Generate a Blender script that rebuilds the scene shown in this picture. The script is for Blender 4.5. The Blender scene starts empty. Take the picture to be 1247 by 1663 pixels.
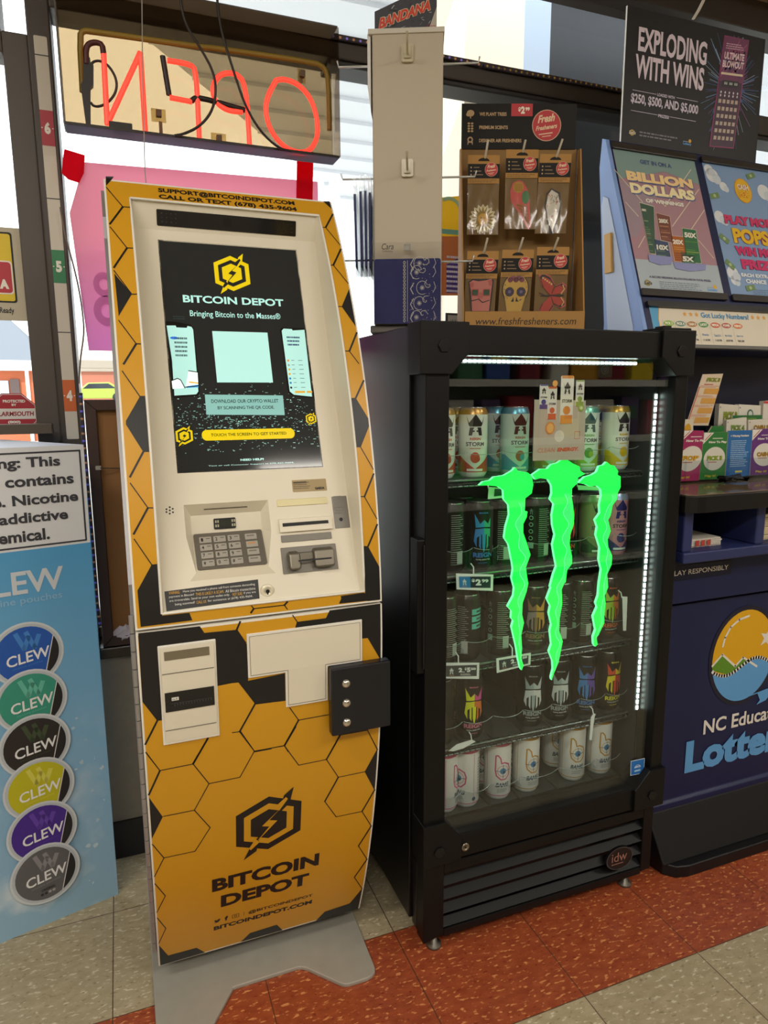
import bpy, bmesh, math, random
from mathutils import Vector, Matrix
random.seed(7)
sc = bpy.context.scene
COL = sc.collection

# ------------------------------------------------------------------ camera, world, lights, exposure
cam = bpy.data.cameras.new('camera'); camo = bpy.data.objects.new('camera', cam); COL.objects.link(camo)
cam.sensor_fit = 'VERTICAL'; cam.sensor_height = 36.0; cam.lens = 36.0 * 1101.6 / 1663.0
cam.clip_start = 0.02; cam.clip_end = 300
YAW, PITCH, ROLL, CAMH = .368566, .169582, -.005171, 1.232
fw = Vector((math.sin(YAW) * math.cos(PITCH), math.cos(YAW) * math.cos(PITCH), -math.sin(PITCH)))
rt = Vector((math.cos(YAW), -math.sin(YAW), 0)); up = rt.cross(fw)
r2 = rt * math.cos(ROLL) + up * math.sin(ROLL); u2 = -rt * math.sin(ROLL) + up * math.cos(ROLL)
camo.matrix_world = Matrix(((r2.x, u2.x, -fw.x, 0), (r2.y, u2.y, -fw.y, 0), (r2.z, u2.z, -fw.z, CAMH), (0, 0, 0, 1)))
sc.camera = camo
sc.view_settings.view_transform = 'Standard'; sc.view_settings.look = 'None'
sc.view_settings.exposure = 0.0; sc.view_settings.gamma = 1.0; sc.view_settings.use_curve_mapping = False
sc.cycles.use_denoising = True
sc.cycles.max_bounces = 10; sc.cycles.transparent_max_bounces = 24
sc.cycles.sample_clamp_indirect = 4.0

world = bpy.data.worlds.new('daylight'); sc.world = world; world.use_nodes = True
wb = world.node_tree.nodes['Background']; wb.inputs[0].default_value = (.93, .97, 1.0, 1); wb.inputs[1].default_value = 3.2

def area(name, loc, sx, sy, power, col, rot=(0, 0, 0)):
    l = bpy.data.lights.new(name, 'AREA'); l.shape = 'RECTANGLE'; l.size = sx; l.size_y = sy; l.energy = power; l.color = col
    o = bpy.data.objects.new(name, l); COL.objects.link(o); o.location = loc; o.rotation_euler = rot
    return o
WARM = (1.0, .94, .84)
sun = bpy.data.lights.new('sun', 'SUN'); sun.energy = 4.0; sun.angle = .01; sun.color = (1, .95, .88)
suno = bpy.data.objects.new('sun', sun); COL.objects.link(suno); suno.rotation_euler = (math.radians(52), 0, math.radians(-25))
area('ceiling_or_fill_lamp', (1.36, -1.06, 2.70), 1.2, .3, 30, WARM)
area('ceiling_or_fill_lamp', (-.9, -1.3, 2.70), 1.2, .3, 46, WARM)
area('ceiling_or_fill_lamp', (3.2, -.6, 2.70), 1.2, .3, 34, WARM)
area('ceiling_or_fill_lamp', (2.6, -3.2, 2.70), 1.2, .3, 34, WARM)
area('ceiling_or_fill_lamp', (-1.35, .2, 2.70), 1.2, .3, 30, WARM)  # added fill lamp to brighten the floor at left, no known fixture there
area('ceiling_or_fill_lamp', (.3, -3.4, 2.70), 1.2, .3, 34, WARM)

# ------------------------------------------------------------------ materials
def lin(h):
    h = h.lstrip('#'); o = []
    for i in (0, 2, 4):
        c = int(h[i:i + 2], 16) / 255
        o.append(c / 12.92 if c <= .04045 else ((c + .055) / 1.055) ** 2.4)
    return tuple(o) + (1,)
MC = {}
def mat(hexc, rough=.5, metal=0., emit=0., spec=.5, name=None, noise=0., nscale=60., bump=0., bscale=200.):
    key = (hexc, rough, metal, emit, spec, noise, nscale, bump, bscale)
    if key in MC: return MC[key]
    m = bpy.data.materials.new(name or 'paint_' + hexc.strip('#')); m.use_nodes = True
    nt = m.node_tree; b = nt.nodes['Principled BSDF']
    b.inputs['Base Color'].default_value = lin(hexc); b.inputs['Roughness'].default_value = rough
    b.inputs['Metallic'].default_value = metal; b.inputs['Specular IOR Level'].default_value = spec
    if emit:
        b.inputs['Emission Color'].default_value = lin(hexc); b.inputs['Emission Strength'].default_value = emit
    if noise or bump:
        tc = nt.nodes.new('ShaderNodeTexCoord')
    if noise:
        n = nt.nodes.new('ShaderNodeTexNoise'); n.inputs['Scale'].default_value = nscale; n.inputs['Detail'].default_value = 6
        nt.links.new(tc.outputs['Object'], n.inputs['Vector'])
        mx = nt.nodes.new('ShaderNodeMix'); mx.data_type = 'RGBA'
        c = lin(hexc)
        mx.inputs[6].default_value = tuple(x * (1 - noise) for x in c[:3]) + (1,)
        mx.inputs[7].default_value = tuple(min(1, x * (1 + noise)) for x in c[:3]) + (1,)
        nt.links.new(n.outputs['Fac'], mx.inputs[0]); nt.links.new(mx.outputs[2], b.inputs['Base Color'])
    if bump:
        n2 = nt.nodes.new('ShaderNodeTexNoise'); n2.inputs['Scale'].default_value = bscale; n2.inputs['Detail'].default_value = 4
        nt.links.new(tc.outputs['Object'], n2.inputs['Vector'])
        bp = nt.nodes.new('ShaderNodeBump'); bp.inputs['Strength'].default_value = bump; bp.inputs['Distance'].default_value = .002
        nt.links.new(n2.outputs['Fac'], bp.inputs['Height']); nt.links.new(bp.outputs[0], b.inputs['Normal'])
    MC[key] = m
    return m
def glassy(name, tint, refl=.06, rough=.0, scratch=0):
    """clear sheet: tinted transparency with a mirror-like sheen by angle"""
    m = bpy.data.materials.new(name); m.use_nodes = True; nt = m.node_tree
    for n in list(nt.nodes): nt.nodes.remove(n)
    o = nt.nodes.new('ShaderNodeOutputMaterial'); t = nt.nodes.new('ShaderNodeBsdfTransparent'); g = nt.nodes.new('ShaderNodeBsdfGlossy')
    t.inputs[0].default_value = tuple(tint) + (1,); g.inputs['Roughness'].default_value = rough
    mx = nt.nodes.new('ShaderNodeMixShader'); lw = nt.nodes.new('ShaderNodeLayerWeight'); lw.inputs['Blend'].default_value = .5; pw = nt.nodes.new('ShaderNodeMath'); pw.operation = 'POWER'; pw.inputs[1].default_value = 5; nt.links.new(lw.outputs['Facing'], pw.inputs[0])
    ma = nt.nodes.new('ShaderNodeMath'); ma.operation = 'MULTIPLY_ADD'; ma.inputs[1].default_value = .9; ma.inputs[2].default_value = refl; ma.use_clamp = True
    nt.links.new(pw.outputs[0], ma.inputs[0]); nt.links.new(ma.outputs[0], mx.inputs[0])
    nt.links.new(t.outputs[0], mx.inputs[1]); nt.links.new(g.outputs[0], mx.inputs[2]); nt.links.new(mx.outputs[0], o.inputs[0])
    return m
def translucent(name, hexc, through, stripes=0., grad=None):
    """thin coloured plastic sheet: part diffuse, part light passing through"""
    m = bpy.data.materials.new(name); m.use_nodes = True; nt = m.node_tree
    for n in list(nt.nodes): nt.nodes.remove(n)
    o = nt.nodes.new('ShaderNodeOutputMaterial'); d = nt.nodes.new('ShaderNodeBsdfDiffuse'); t = nt.nodes.new('ShaderNodeBsdfTranslucent')
    mx = nt.nodes.new('ShaderNodeMixShader'); mx.inputs[0].default_value = through
    d.inputs[0].default_value = lin(hexc); t.inputs[0].default_value = lin(hexc)
    if grad:
        tc = nt.nodes.new('ShaderNodeTexCoord'); sp = nt.nodes.new('ShaderNodeSeparateXYZ'); mr = nt.nodes.new('ShaderNodeMapRange')
        nt.links.new(tc.outputs['Object'], sp.inputs[0]); nt.links.new(sp.outputs[2], mr.inputs[0])
        mr.inputs[1].default_value = grad[1]; mr.inputs[2].default_value = grad[2]
        cm = nt.nodes.new('ShaderNodeMix'); cm.data_type = 'RGBA'; cm.inputs[6].default_value = lin(grad[0]); cm.inputs[7].default_value = lin(hexc)
        nt.links.new(mr.outputs[0], cm.inputs[0]); nt.links.new(cm.outputs[2], d.inputs[0]); nt.links.new(cm.outputs[2], t.inputs[0])
    nt.links.new(d.outputs[0], mx.inputs[1]); nt.links.new(t.outputs[0], mx.inputs[2]); nt.links.new(mx.outputs[0], o.inputs[0])
    return m

# ------------------------------------------------------------------ mesh builder
class MB:
    def __init__(s): s.v = []; s.f = []; s.m = []; s.s = []; s.mats = []
    def mi(s, m):
        if m not in s.mats: s.mats.append(m)
        return s.mats.index(m)
    def face(s, pts, m, smooth=False):
        n = len(s.v); s.v += [tuple(p) for p in pts]; s.f.append(tuple(range(n, n + len(pts)))); s.m.append(s.mi(m)); s.s.append(smooth)
    def grid(s, rows, m, smooth=True, close=False):
        n = len(s.v); w = len(rows[0]); k = s.mi(m)
        for r in rows: s.v += [tuple(p) for p in r]
        for i in range(len(rows) - 1):
            for j in range(w if close else w - 1):
                j2 = (j + 1) % w
                s.f.append((n + i * w + j, n + i * w + j2, n + (i + 1) * w + j2, n + (i + 1) * w + j)); s.m.append(k); s.s.append(smooth)
    def box(s, x0, x1, y0, y1, z0, z1, m):
        n = len(s.v); k = s.mi(m)
        s.v += [(x0, y0, z0), (x1, y0, z0), (x1, y1, z0), (x0, y1, z0), (x0, y0, z1), (x1, y0, z1), (x1, y1, z1), (x0, y1, z1)]
        for f in ((0, 3, 2, 1), (4, 5, 6, 7), (0, 1, 5, 4), (1, 2, 6, 5), (2, 3, 7, 6), (3, 0, 4, 7)):
            s.f.append(tuple(n + i for i in f)); s.m.append(k); s.s.append(False)
    def prism(s, pts, M, d0, d1, m, ms=None, smooth=False):
        """extrude the 2-D outline pts between offsets d0 and d1 of the map M"""
        n = len(s.v); k = s.mi(m); k2 = s.mi(ms or m); N = len(pts)
        s.v += [tuple(M(a, b, d1)) for a, b in pts] + [tuple(M(a, b, d0)) for a, b in pts]
        s.f.append(tuple(range(n, n + N))); s.m.append(k); s.s.append(False)
        s.f.append(tuple(range(n + 2 * N - 1, n + N - 1, -1))); s.m.append(k); s.s.append(False)
        for i in range(N):
            j = (i + 1) % N
            s.f.append((n + j, n + i, n + N + i, n + N + j)); s.m.append(k2); s.s.append(smooth)
    def tube(s, pts, r, m, n=8, caps=True):
        pts = [Vector(p) for p in pts]; rows = []; prev = None
        rs = r if isinstance(r, (list, tuple)) else [r] * len(pts)
        for i, p in enumerate(pts):
            t = (pts[min(i + 1, len(pts) - 1)] - pts[max(i - 1, 0)])
            t = t.normalized() if t.length > 1e-9 else Vector((0, 0, 1))
            if prev is None:
                a = t.cross(Vector((0, 0, 1)));  a = a if a.length > .05 else t.cross(Vector((1, 0, 0)))
            else:
                a = prev - t * prev.dot(t)
                if a.length < 1e-6: a = t.cross(Vector((1, 0, .3)))
            a.normalize(); prev = a; b = t.cross(a)
            rows.append([p + (a * math.cos(2 * math.pi * q / n) + b * math.sin(2 * math.pi * q / n)) * rs[i] for q in range(n)])
        s.grid(rows, m, True, True)
        if caps: s.face(rows[0][::-1], m); s.face(rows[-1], m)
    def lathe(s, prof, c, m, n=24, axis='z', caps=True):
        rows = []
        for r, h in prof:
            row = []
            for q in range(n):
                a = 2 * math.pi * q / n
                if axis == 'z': row.append((c[0] + r * math.cos(a), c[1] + r * math.sin(a), c[2] + h))
                elif axis == 'y': row.append((c[0] + r * math.cos(a), c[1] - h, c[2] + r * math.sin(a)))
                else: row.append((c[0] + h, c[1] + r * math.cos(a), c[2] + r * math.sin(a)))
            rows.append(row)
        s.grid(rows, m, True, True)
        if caps: s.face(rows[0][::-1], m); s.face(rows[-1], m)
    def build(s, name, parent=None, bevel=0., bseg=2, loc=None):
        me = bpy.data.meshes.new(name); me.from_pydata(s.v, [], s.f); me.update()
        for m in s.mats: me.materials.append(m)
        me.polygons.foreach_set('material_index', s.m); me.polygons.foreach_set('use_smooth', s.s)
        o = bpy.data.objects.new(name, me); COL.objects.link(o)
        if parent is not None:
            o.parent = parent
            if parent.type == 'EMPTY': o.matrix_parent_inverse = Matrix.Translation(-parent.location)
        if bevel:
            bm = o.modifiers.new('bevel', 'BEVEL'); bm.width = bevel; bm.segments = bseg; bm.limit_method = 'ANGLE'; bm.angle_limit = math.radians(40)
        return o
def tag(o, label, cat, group=None):
    o['label'] = label; o['category'] = cat
    if group: o['group'] = group
    return o
def thing(name, label, cat, loc=(0, 0, 0), group=None):
    o = bpy.data.objects.new(name, None); COL.objects.link(o); o.location = loc; o.empty_display_size = .05
    return tag(o, label, cat, group)
def struct(o): o['kind'] = 'structure'; return o
def copy_tree(o, parent=None):
    c = o.copy(); COL.objects.link(c)
    if parent is not None: c.parent = parent
    for ch in list(o.children): copy_tree(ch, c)
    return c

# ------------------------------------------------------------------ flat graphics on a mapped surface
def plane(o, u, v, n):
    o, u, v, n = Vector(o), Vector(u), Vector(v), Vector(n)
    return lambda a, b, d=0.: o + u * a + v * b + n * d
def XZ(y): return plane((0, y, 0), (1, 0, 0), (0, 0, 1), (0, -1, 0))
def rot(o, deg):
    a = math.radians(deg); return plane(o, (math.cos(a), math.sin(a), 0), (0, 0, 1), (math.sin(a), -math.cos(a), 0))
def put(mb, M, verts, faces, d, m, step=0., axis=1):
    """faces over 2-D verts -> mapped faces; step slices them so that they follow a curved map"""
    if step:
        bm = bmesh.new(); vs = [bm.verts.new((a, b, 0)) for a, b in verts]
        for f in faces:
            try: bm.faces.new([vs[i] for i in f])
            except ValueError: pass
        lo = min(p[axis] for p in verts); hi = max(p[axis] for p in verts); k = math.floor(lo / step) + 1
        no = (0, 1, 0) if axis == 1 else (1, 0, 0)
        while k * step < hi:
            co = (0, k * step, 0) if axis == 1 else (k * step, 0, 0)
            bmesh.ops.bisect_plane(bm, geom=bm.verts[:] + bm.edges[:] + bm.faces[:], plane_co=co, plane_no=no, dist=1e-6); k += 1
        bm.verts.index_update()
        verts = [(v.co.x, v.co.y) for v in bm.verts]; faces = [[v.index for v in f.verts] for f in bm.faces]; bm.free()
    n = len(mb.v); k = mb.mi(m); mb.v += [tuple(M(a, b, d)) for a, b in verts]
    for f in faces: mb.f.append(tuple(n + i for i in f)); mb.m.append(k); mb.s.append(False)
def poly(mb, M, pts, m, d=.0005, step=0., axis=1): put(mb, M, pts, [list(range(len(pts)))], d, m, step, axis)
def rect(mb, M, a0, b0, a1, b1, m, d=.0005, step=0., axis=1): poly(mb, M, [(a0, b0), (a1, b0), (a1, b1), (a0, b1)], m, d, step, axis)
def disc(mb, M, a, b, r, m, d=.0005, rb=None, n=28, step=0., axis=1):
    rb = rb or r; poly(mb, M, [(a + r * math.cos(2 * math.pi * i / n), b + rb * math.sin(2 * math.pi * i / n)) for i in range(n)], m, d, step, axis)
def ring(mb, M, a, b, r0, r1, m, d=.0005, n=32, k=1., t0=0., t1=2 * math.pi, step=0., axis=1):
    P = [(math.cos(t0 + (t1 - t0) * i / n), math.sin(t0 + (t1 - t0) * i / n)) for i in range(n + 1)]
    v = [(a + r0 * c, b + r0 * s * k) for c, s in P] + [(a + r1 * c, b + r1 * s * k) for c, s in P]
    put(mb, M, v, [[i, i + 1, n + 2 + i, n + 1 + i] for i in range(n)], d, m, step, axis)
def line(mb, M, pts, w, m, d=.0007, step=0., axis=1):
    for (a, b), (c, e) in zip(pts, pts[1:]):
        L = math.hypot(c - a, e - b)
        if L < 1e-6: continue
        x, y = (e - b) / L * w / 2, -(c - a) / L * w / 2; ex, ey = (c - a) / L * w * .3, (e - b) / L * w * .3
        poly(mb, M, [(a + x - ex, b + y - ey), (c + x + ex, e + y + ey), (c - x + ex, e - y + ey), (a - x - ex, b - y - ey)], m, d, step, axis)
def rrect(a0, b0, a1, b1, r, n=4):
    out = []
    for cx, cy, t in ((a1 - r, b1 - r, 0), (a0 + r, b1 - r, 1), (a0 + r, b0 + r, 2), (a1 - r, b0 + r, 3)):
        for i in range(n + 1):
            q = math.pi / 2 * (t + i / n); out.append((cx + r * math.cos(q), cy + r * math.sin(q)))
    return out
def B3(p):
    """box from bottom-left, top-left and bottom-right corners"""
    return [(p[0][0], p[0][1]), (p[2][0], p[1][1])]
def ell(a, b, ra, rb, n=28): return [(a + ra * math.cos(2 * math.pi * i / n), b + rb * math.sin(2 * math.pi * i / n)) for i in range(n)]
TXT = {}
def glyphs(s, bold, shear):
    k = (s, bold, shear)
    if k not in TXT:
        cu = bpy.data.curves.new('lettering', 'FONT'); cu.body = s; cu.size = 1; cu.resolution_u = 3; cu.offset = bold; cu.shear = shear
        ob = bpy.data.objects.new('lettering', cu); me = bpy.data.meshes.new_from_object(ob)
        TXT[k] = ([(v.co.x, v.co.y) for v in me.vertices], [list(p.vertices) for p in me.polygons])
        bpy.data.meshes.remove(me); bpy.data.objects.remove(ob); bpy.data.curves.remove(cu)
    return TXT[k]
def text(mb, M, s, box, m, d=.0008, bold=0., shear=0., step=0., axis=1, tilt=0.):
    """lettering fitted into box = [(left, bottom), (right, top)]; top None keeps the font's own height"""
    v, f = glyphs(s, bold, shear)
    if not v: return
    x0 = min(p[0] for p in v); x1 = max(p[0] for p in v); y0 = min(p[1] for p in v); y1 = max(p[1] for p in v)
    (a0, b0), (a1, b1) = box
    sx = (a1 - a0) / (x1 - x0); sy = abs(sx) if b1 is None else (b1 - b0) / (y1 - y0)
    put(mb, M, [(a0 + (x - x0) * sx, b0 + (y - y0) * sy + tilt * (x - x0) * sx) for x, y in v], f, d, m, step, axis)
def fine_print(mb, M, a0, b0, a1, b1, rows, m, d=.0007, seed=1):
    """rows of tiny unreadable print as broken dashes"""
    R = random.Random(seed); h = (b1 - b0) / rows
    for i in range(rows):
        a = a0; end = a1 - (a1 - a0) * R.random() * .25
        while a < end:
            w = (a1 - a0) * R.uniform(.03, .12); rect(mb, M, a, b1 - (i + .75) * h, min(a + w, end), b1 - (i + .3) * h, m, d); a += w + (a1 - a0) * .018
BLACK = mat('#141414', .35); WHITE = mat('#e9e6dc', .5); INK = mat('#121214', .6)
CLEAR = glassy('clear_plastic', (.93, .95, .96), .03, .05)


# ================================================================== setting
def floor_material():
    m = bpy.data.materials.new('vinyl_tile_floor'); m.use_nodes = True; nt = m.node_tree; b = nt.nodes['Principled BSDF']
    N = lambda t, **k: nt.nodes.new(t)
    L = nt.links.new
    def math_(op, a, bb=None, c=None):
        n = N('ShaderNodeMath'); n.operation = op
        for i, x in enumerate((a, bb, c)):
            if x is None: continue
            if isinstance(x, (int, float)): n.inputs[i].default_value = x
            else: L(x, n.inputs[i])
        return n.outputs[0]
    tc = N('ShaderNodeTexCoord'); sp = N('ShaderNodeSeparateXYZ'); L(tc.outputs['Object'], sp.inputs[0])
    tx = math_('DIVIDE', math_('ADD', sp.outputs[0], .0912), .3048); ty = math_('DIVIDE', math_('SUBTRACT', sp.outputs[1], 1.294), .3048)
    fx = math_('FLOOR', tx); fy = math_('FLOOR', ty); rx = math_('FRACT', tx); ry = math_('FRACT', ty)
    red = math_('COMPARE', fy, -1.0, .1)
    cmb = N('ShaderNodeCombineXYZ'); L(fx, cmb.inputs[0]); L(fy, cmb.inputs[1])
    wn = N('ShaderNodeTexWhiteNoise'); wn.noise_dimensions = '3D'; L(cmb.outputs[0], wn.inputs[0])
    # flecks: stretched along alternating directions from tile to tile
    alt = math_('MODULO', math_('ABSOLUTE', math_('ADD', fx, fy)), 2.0)
    def flecks(sx, sy, seed, lo, hi):
        mp = N('ShaderNodeMapping'); mp.inputs['Scale'].default_value = (sx, sy, 1); mp.inputs['Location'].default_value = (seed, seed * 2, 0); mp.inputs['Rotation'].default_value = (0, 0, .5)
        L(tc.outputs['Object'], mp.inputs[0]); n = N('ShaderNodeTexNoise'); n.inputs['Scale'].default_value = 1; n.inputs['Detail'].default_value = 3; L(mp.outputs[0], n.inputs['Vector'])
        mr = N('ShaderNodeMapRange'); mr.inputs[1].default_value = lo; mr.inputs[2].default_value = hi; L(n.outputs['Fac'], mr.inputs[0]); return mr.outputs[0]
    f1 = flecks(60, 150, 3, .585, .66); f2 = flecks(70, 140, 9, .60, .69); f3 = flecks(28, 60, 5, .3, .75)
    def mix(f, a, c):
        n = N('ShaderNodeMix'); n.data_type = 'RGBA'; n.clamp_factor = True
        if isinstance(f, (int, float)): n.inputs[0].default_value = f
        else: L(f, n.inputs[0])
        for i, x in ((6, a), (7, c)):
            if isinstance(x, tuple): n.inputs[i].default_value = x
            else: L(x, n.inputs[i])
        return n.outputs[2]
    rbase = mix(f3, lin('#8a3f26'), lin('#a25231')); rcol = mix(f1, rbase, lin('#d08a55')); rcol = mix(f2, rcol, lin('#7d2f1d'))
    bbase = mix(f3, lin('#9a8d70'), lin('#ab9e82')); bcol = mix(f1, bbase, lin('#c6bda6')); bcol = mix(f2, bcol, lin('#857a5f'))
    col = mix(red, bcol, rcol)
    vr = math_('MULTIPLY_ADD', wn.outputs[0], .14, .93)
    mulc = N('ShaderNodeMix'); mulc.data_type = 'RGBA'; mulc.blend_type = 'MULTIPLY'; mulc.inputs[0].default_value = 1; L(col, mulc.inputs[6]); L(vr, mulc.inputs[7])
    g = math_('MINIMUM', math_('MINIMUM', rx, math_('SUBTRACT', 1.0, rx)), math_('MINIMUM', ry, math_('SUBTRACT', 1.0, ry)))
    gm = N('ShaderNodeMapRange'); gm.inputs[1].default_value = .0016; gm.inputs[2].default_value = .0055; L(g, gm.inputs[0])
    col2 = mix(gm.outputs[0], lin('#4a3326'), mulc.outputs[2])
    L(col2, b.inputs['Base Color']); b.inputs['Roughness'].default_value = .3; b.inputs['Specular IOR Level'].default_value = .45
    rn = N('ShaderNodeTexNoise'); rn.inputs['Scale'].default_value = 9; L(tc.outputs['Object'], rn.inputs['Vector'])
    L(math_('MULTIPLY_ADD', rn.outputs['Fac'], .25, .2), b.inputs['Roughness'])
    return m
DARKFR = mat('#3b332d', .45, name='dark_bronze_frame'); DARKFR2 = mat('#4c443f', .5)
mb = MB(); mb.box(-3.2, 4.6, -5.2, 1.95, -.1, 0, floor_material()); struct(mb.build('floor'))
mb = MB(); mb.box(-3.3, 4.7, -5.3, 2.02, 2.78, 2.9, mat('#c9c0ae', .9)); struct(mb.build('ceiling'))
WALLC = mat('#b8ad98', .85)
mb = MB(); mb.box(-3.3, 4.7, -5.3, -5.2, 0, 2.78, WALLC); struct(mb.build('wall_front'))
mb = MB(); mb.box(-3.3, -3.2, -5.2, 1.95, 0, 2.78, WALLC); struct(mb.build('wall_left'))
mb = MB(); mb.box(4.6, 4.7, -5.2, 1.95, 0, 2.78, WALLC); struct(mb.build('wall_right'))
# low wall under the window, sill, baseboard
mb = MB(); mb.box(-.087, 4.6, 1.81, 1.99, 0, .572, mat('#8d8474', .9, noise=.12, nscale=40, bump=.6, bscale=150, name='textured_wallboard')); struct(mb.build('wall_back'))
mb = MB(); mb.box(-.087, 4.6, 1.79, 2.0, .572, .602, mat('#1d1b1b', .25)); struct(mb.build('trim_1', bevel=.004))
mb = MB(); mb.box(-.087, 4.6, 1.802, 1.81, 0, .106, mat('#15161b', .4)); struct(mb.build('baseboard_back'))
# soffit where ceiling drops to the window head
mb = MB(); mb.box(-3.2, 4.6, 1.60, 2.02, 2.50, 2.78, mat('#9b8468', .8)); struct(mb.build('trim_2'))
mb = MB(); mb.box(-3.2, 4.6, 1.855, 1.96, 2.41, 2.50, DARKFR); struct(mb.build('trim_3', bevel=.003))
# window frame members
def frame_bar(name, x0, x1, z0, z1, y0=1.85, y1=1.94, m=None):
    b = MB(); b.box(x0, x1, y0, y1, z0, z1, m or DARKFR); return struct(b.build(name, bevel=.004))
frame_bar('trim_4', -.137, -.087, 0, 2.5, 1.86, 1.97)
frame_bar('trim_5', -.087, 4.6, 2.098, 2.158)
frame_bar('trim_6', .57, 4.6, 2.084, 2.0985, 1.856, 1.94, mat('#221f1f', .5))
frame_bar('trim_7', -.087, 4.6, .602, .63, 1.88, 1.95, mat('#55504c', .4))
frame_bar('trim_8', 3.5, 3.57, .6, 2.5)
frame_bar('trim_9', -1.35, -.19, 2.045, 2.5, 1.86, 1.96)
# window panes and door
PANE = glassy('window_glass', (.95, .97, .97), .03)
mb = MB(); mb.box(-.087, 4.6, 1.912, 1.918, .602, 2.41, PANE); struct(mb.build('window_1'))
d = MB(); d.box(-.19, -.137, 1.875, 1.95, 0, 2.045, DARKFR2); d.box(-1.30, -1.2, 1.875, 1.95, 0, 2.045, DARKFR2)
d.box(-1.2, -.19, 1.875, 1.95, 0, .12, DARKFR2); d.box(-1.2, -.19, 1.875, 1.95, 2.0, 2.045, DARKFR2)
door = struct(d.build('door_1', bevel=.003))
mb = MB(); mb.box(-1.2, -.19, 1.905, 1.912, .12, 2.0, PANE); mb.build('glass_pane', door)
mb = MB(); mb.box(-1.25, -.150, 1.79, 1.83, 1.148, 1.171, mat('#5d554d', .35, .6)); mb.box(-.1505, -.149, 1.792, 1.828, 1.150, 1.169, mat('#17171a', .5))
mb.box(-.20, -.17, 1.83, 1.876, 1.15, 1.17, mat('#3a3633', .4, .5)); mb.build('push_bar', door, bevel=.002)
mb = MB(); mb.box(-3.2, -1.30, 1.86, 1.96, 0, 2.5, WALLC); struct(mb.build('wall_back_end'))

# ------------------------------------------------------------------ outside
mb = MB(); mb.box(-60, 80, 1.99, 120, -.25, -.12, mat('#d3d1cb', .9, noise=.1, nscale=.6)); o = mb.build('ground_outside'); struct(o)
CAN = mat('#dfe2e8', .7, name='canopy_panel')
mb = MB(); zc = 3.5; e0 = Vector((.2153, 4.8898)); e1 = Vector((2.8658, 8.434)); dv = (e1 - e0)
pts = [e0 - dv * .85, e0 + dv * 4, e0 + dv * 4 + Vector((12, 0)), Vector((14, e0.y - dv.y * .85))]
mb.prism([(p.x, p.y) for p in pts], plane((0, 0, zc), (1, 0, 0), (0, 1, 0), (0, 0, 1)), 0, .5, CAN)
for i in range(34):   # corrugation ribs
    t = i * .42; y = pts[0].y + .15 + t; xl = e0.x + dv.x * (y - e0.y) / dv.y
    if xl < 11: mb.box(xl + .06, 12, y, y + .06, zc - .03, zc, CAN)
tag(mb.build('canopy_roof'), 'pale grey ribbed canopy roof outside the window', 'canopy')
mb = MB(); mb.box(1.353, 1.618, 2.6, 2.9, -.12, 3.5, mat('#efe4cf', .8)); struct(mb.build('outside_column'))
mb = MB(); mb.box(1.618, 1.742, 2.6, 2.85, -.12, 3.5, mat('#aebfd6', .8)); struct(mb.build('column_shaded_side'))  # pale blue box as the column's shaded side, shade put into its colour
mb = MB(); mb.box(1.742, 2.60, 2.6, 2.8, -.12, 3.5, mat('#20242c', .35, noise=.5, nscale=3)); struct(mb.build('outside_wall'))  # near-black base colour holds the shade this wall lies in
# shop building across the lot
br = thing('brick_shop', 'low orange brick shop with grey roof beyond the door glass', 'building', (-3, 28, -.12))
mb = MB(); mb.box(-14, -2.1, 24, 32, -.12, 2.05, mat('#b5603f', .85, noise=.15, nscale=14)); mb.build('wall', br)
mb = MB(); mb.box(-14.4, -1.9, 23.6, 24.1, 2.05, 2.35, mat('#efeee8', .6)); mb.box(-2.62, -2.52, 23.9, 24.0, -.12, 2.05, mat('#efeee8', .6)); mb.build('fascia', br)
mb = MB(); mb.face([(-14.4, 23.6, 2.35), (-1.9, 23.6, 2.35), (-3.5, 28, 4.1), (-13, 28, 4.1)], mat('#6d737c', .9)); mb.face([(-1.9, 23.6, 2.35), (-1.9, 32, 2.35), (-3.5, 28, 4.1)], mat('#6d737c', .9)); mb.build('roof', br)
mb = MB(); mb.box(-3.7, -3.1, 23.93, 24.0, .75, 1.75, mat('#9db4c4', .2)); mb.box(-3.05, -2.8, 23.9, 24.0, .7, 1.8, mat('#4a3a38', .6)); mb.build('window', br)
LOTZ = .9
mb = MB(); mb.grid([[(-1.8, y, z), (40, y, z)] for y, z in ((19, -.13), (27, LOTZ), (120, LOTZ))], mat('#c4c2bc', .9), False); struct(mb.build('road_outside'))
pb = thing('pale_store', 'long pale store building across the parking lot', 'building', (4, 70, .9))
mb = MB(); mb.box(-3.6, 24, 70, 80, LOTZ, 6.6, mat('#e3d9c8', .85)); mb.build('wall', pb)
mb = MB(); mb.box(-3.7, 9.0, 69.2, 70, 3.9, 4.6, mat('#8f8577', .7)); mb.box(-3.0, 6.2, 69.9, 70.0, LOTZ, 3.6, mat('#a0614c', .8)); mb.build('shop_front', pb)
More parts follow.
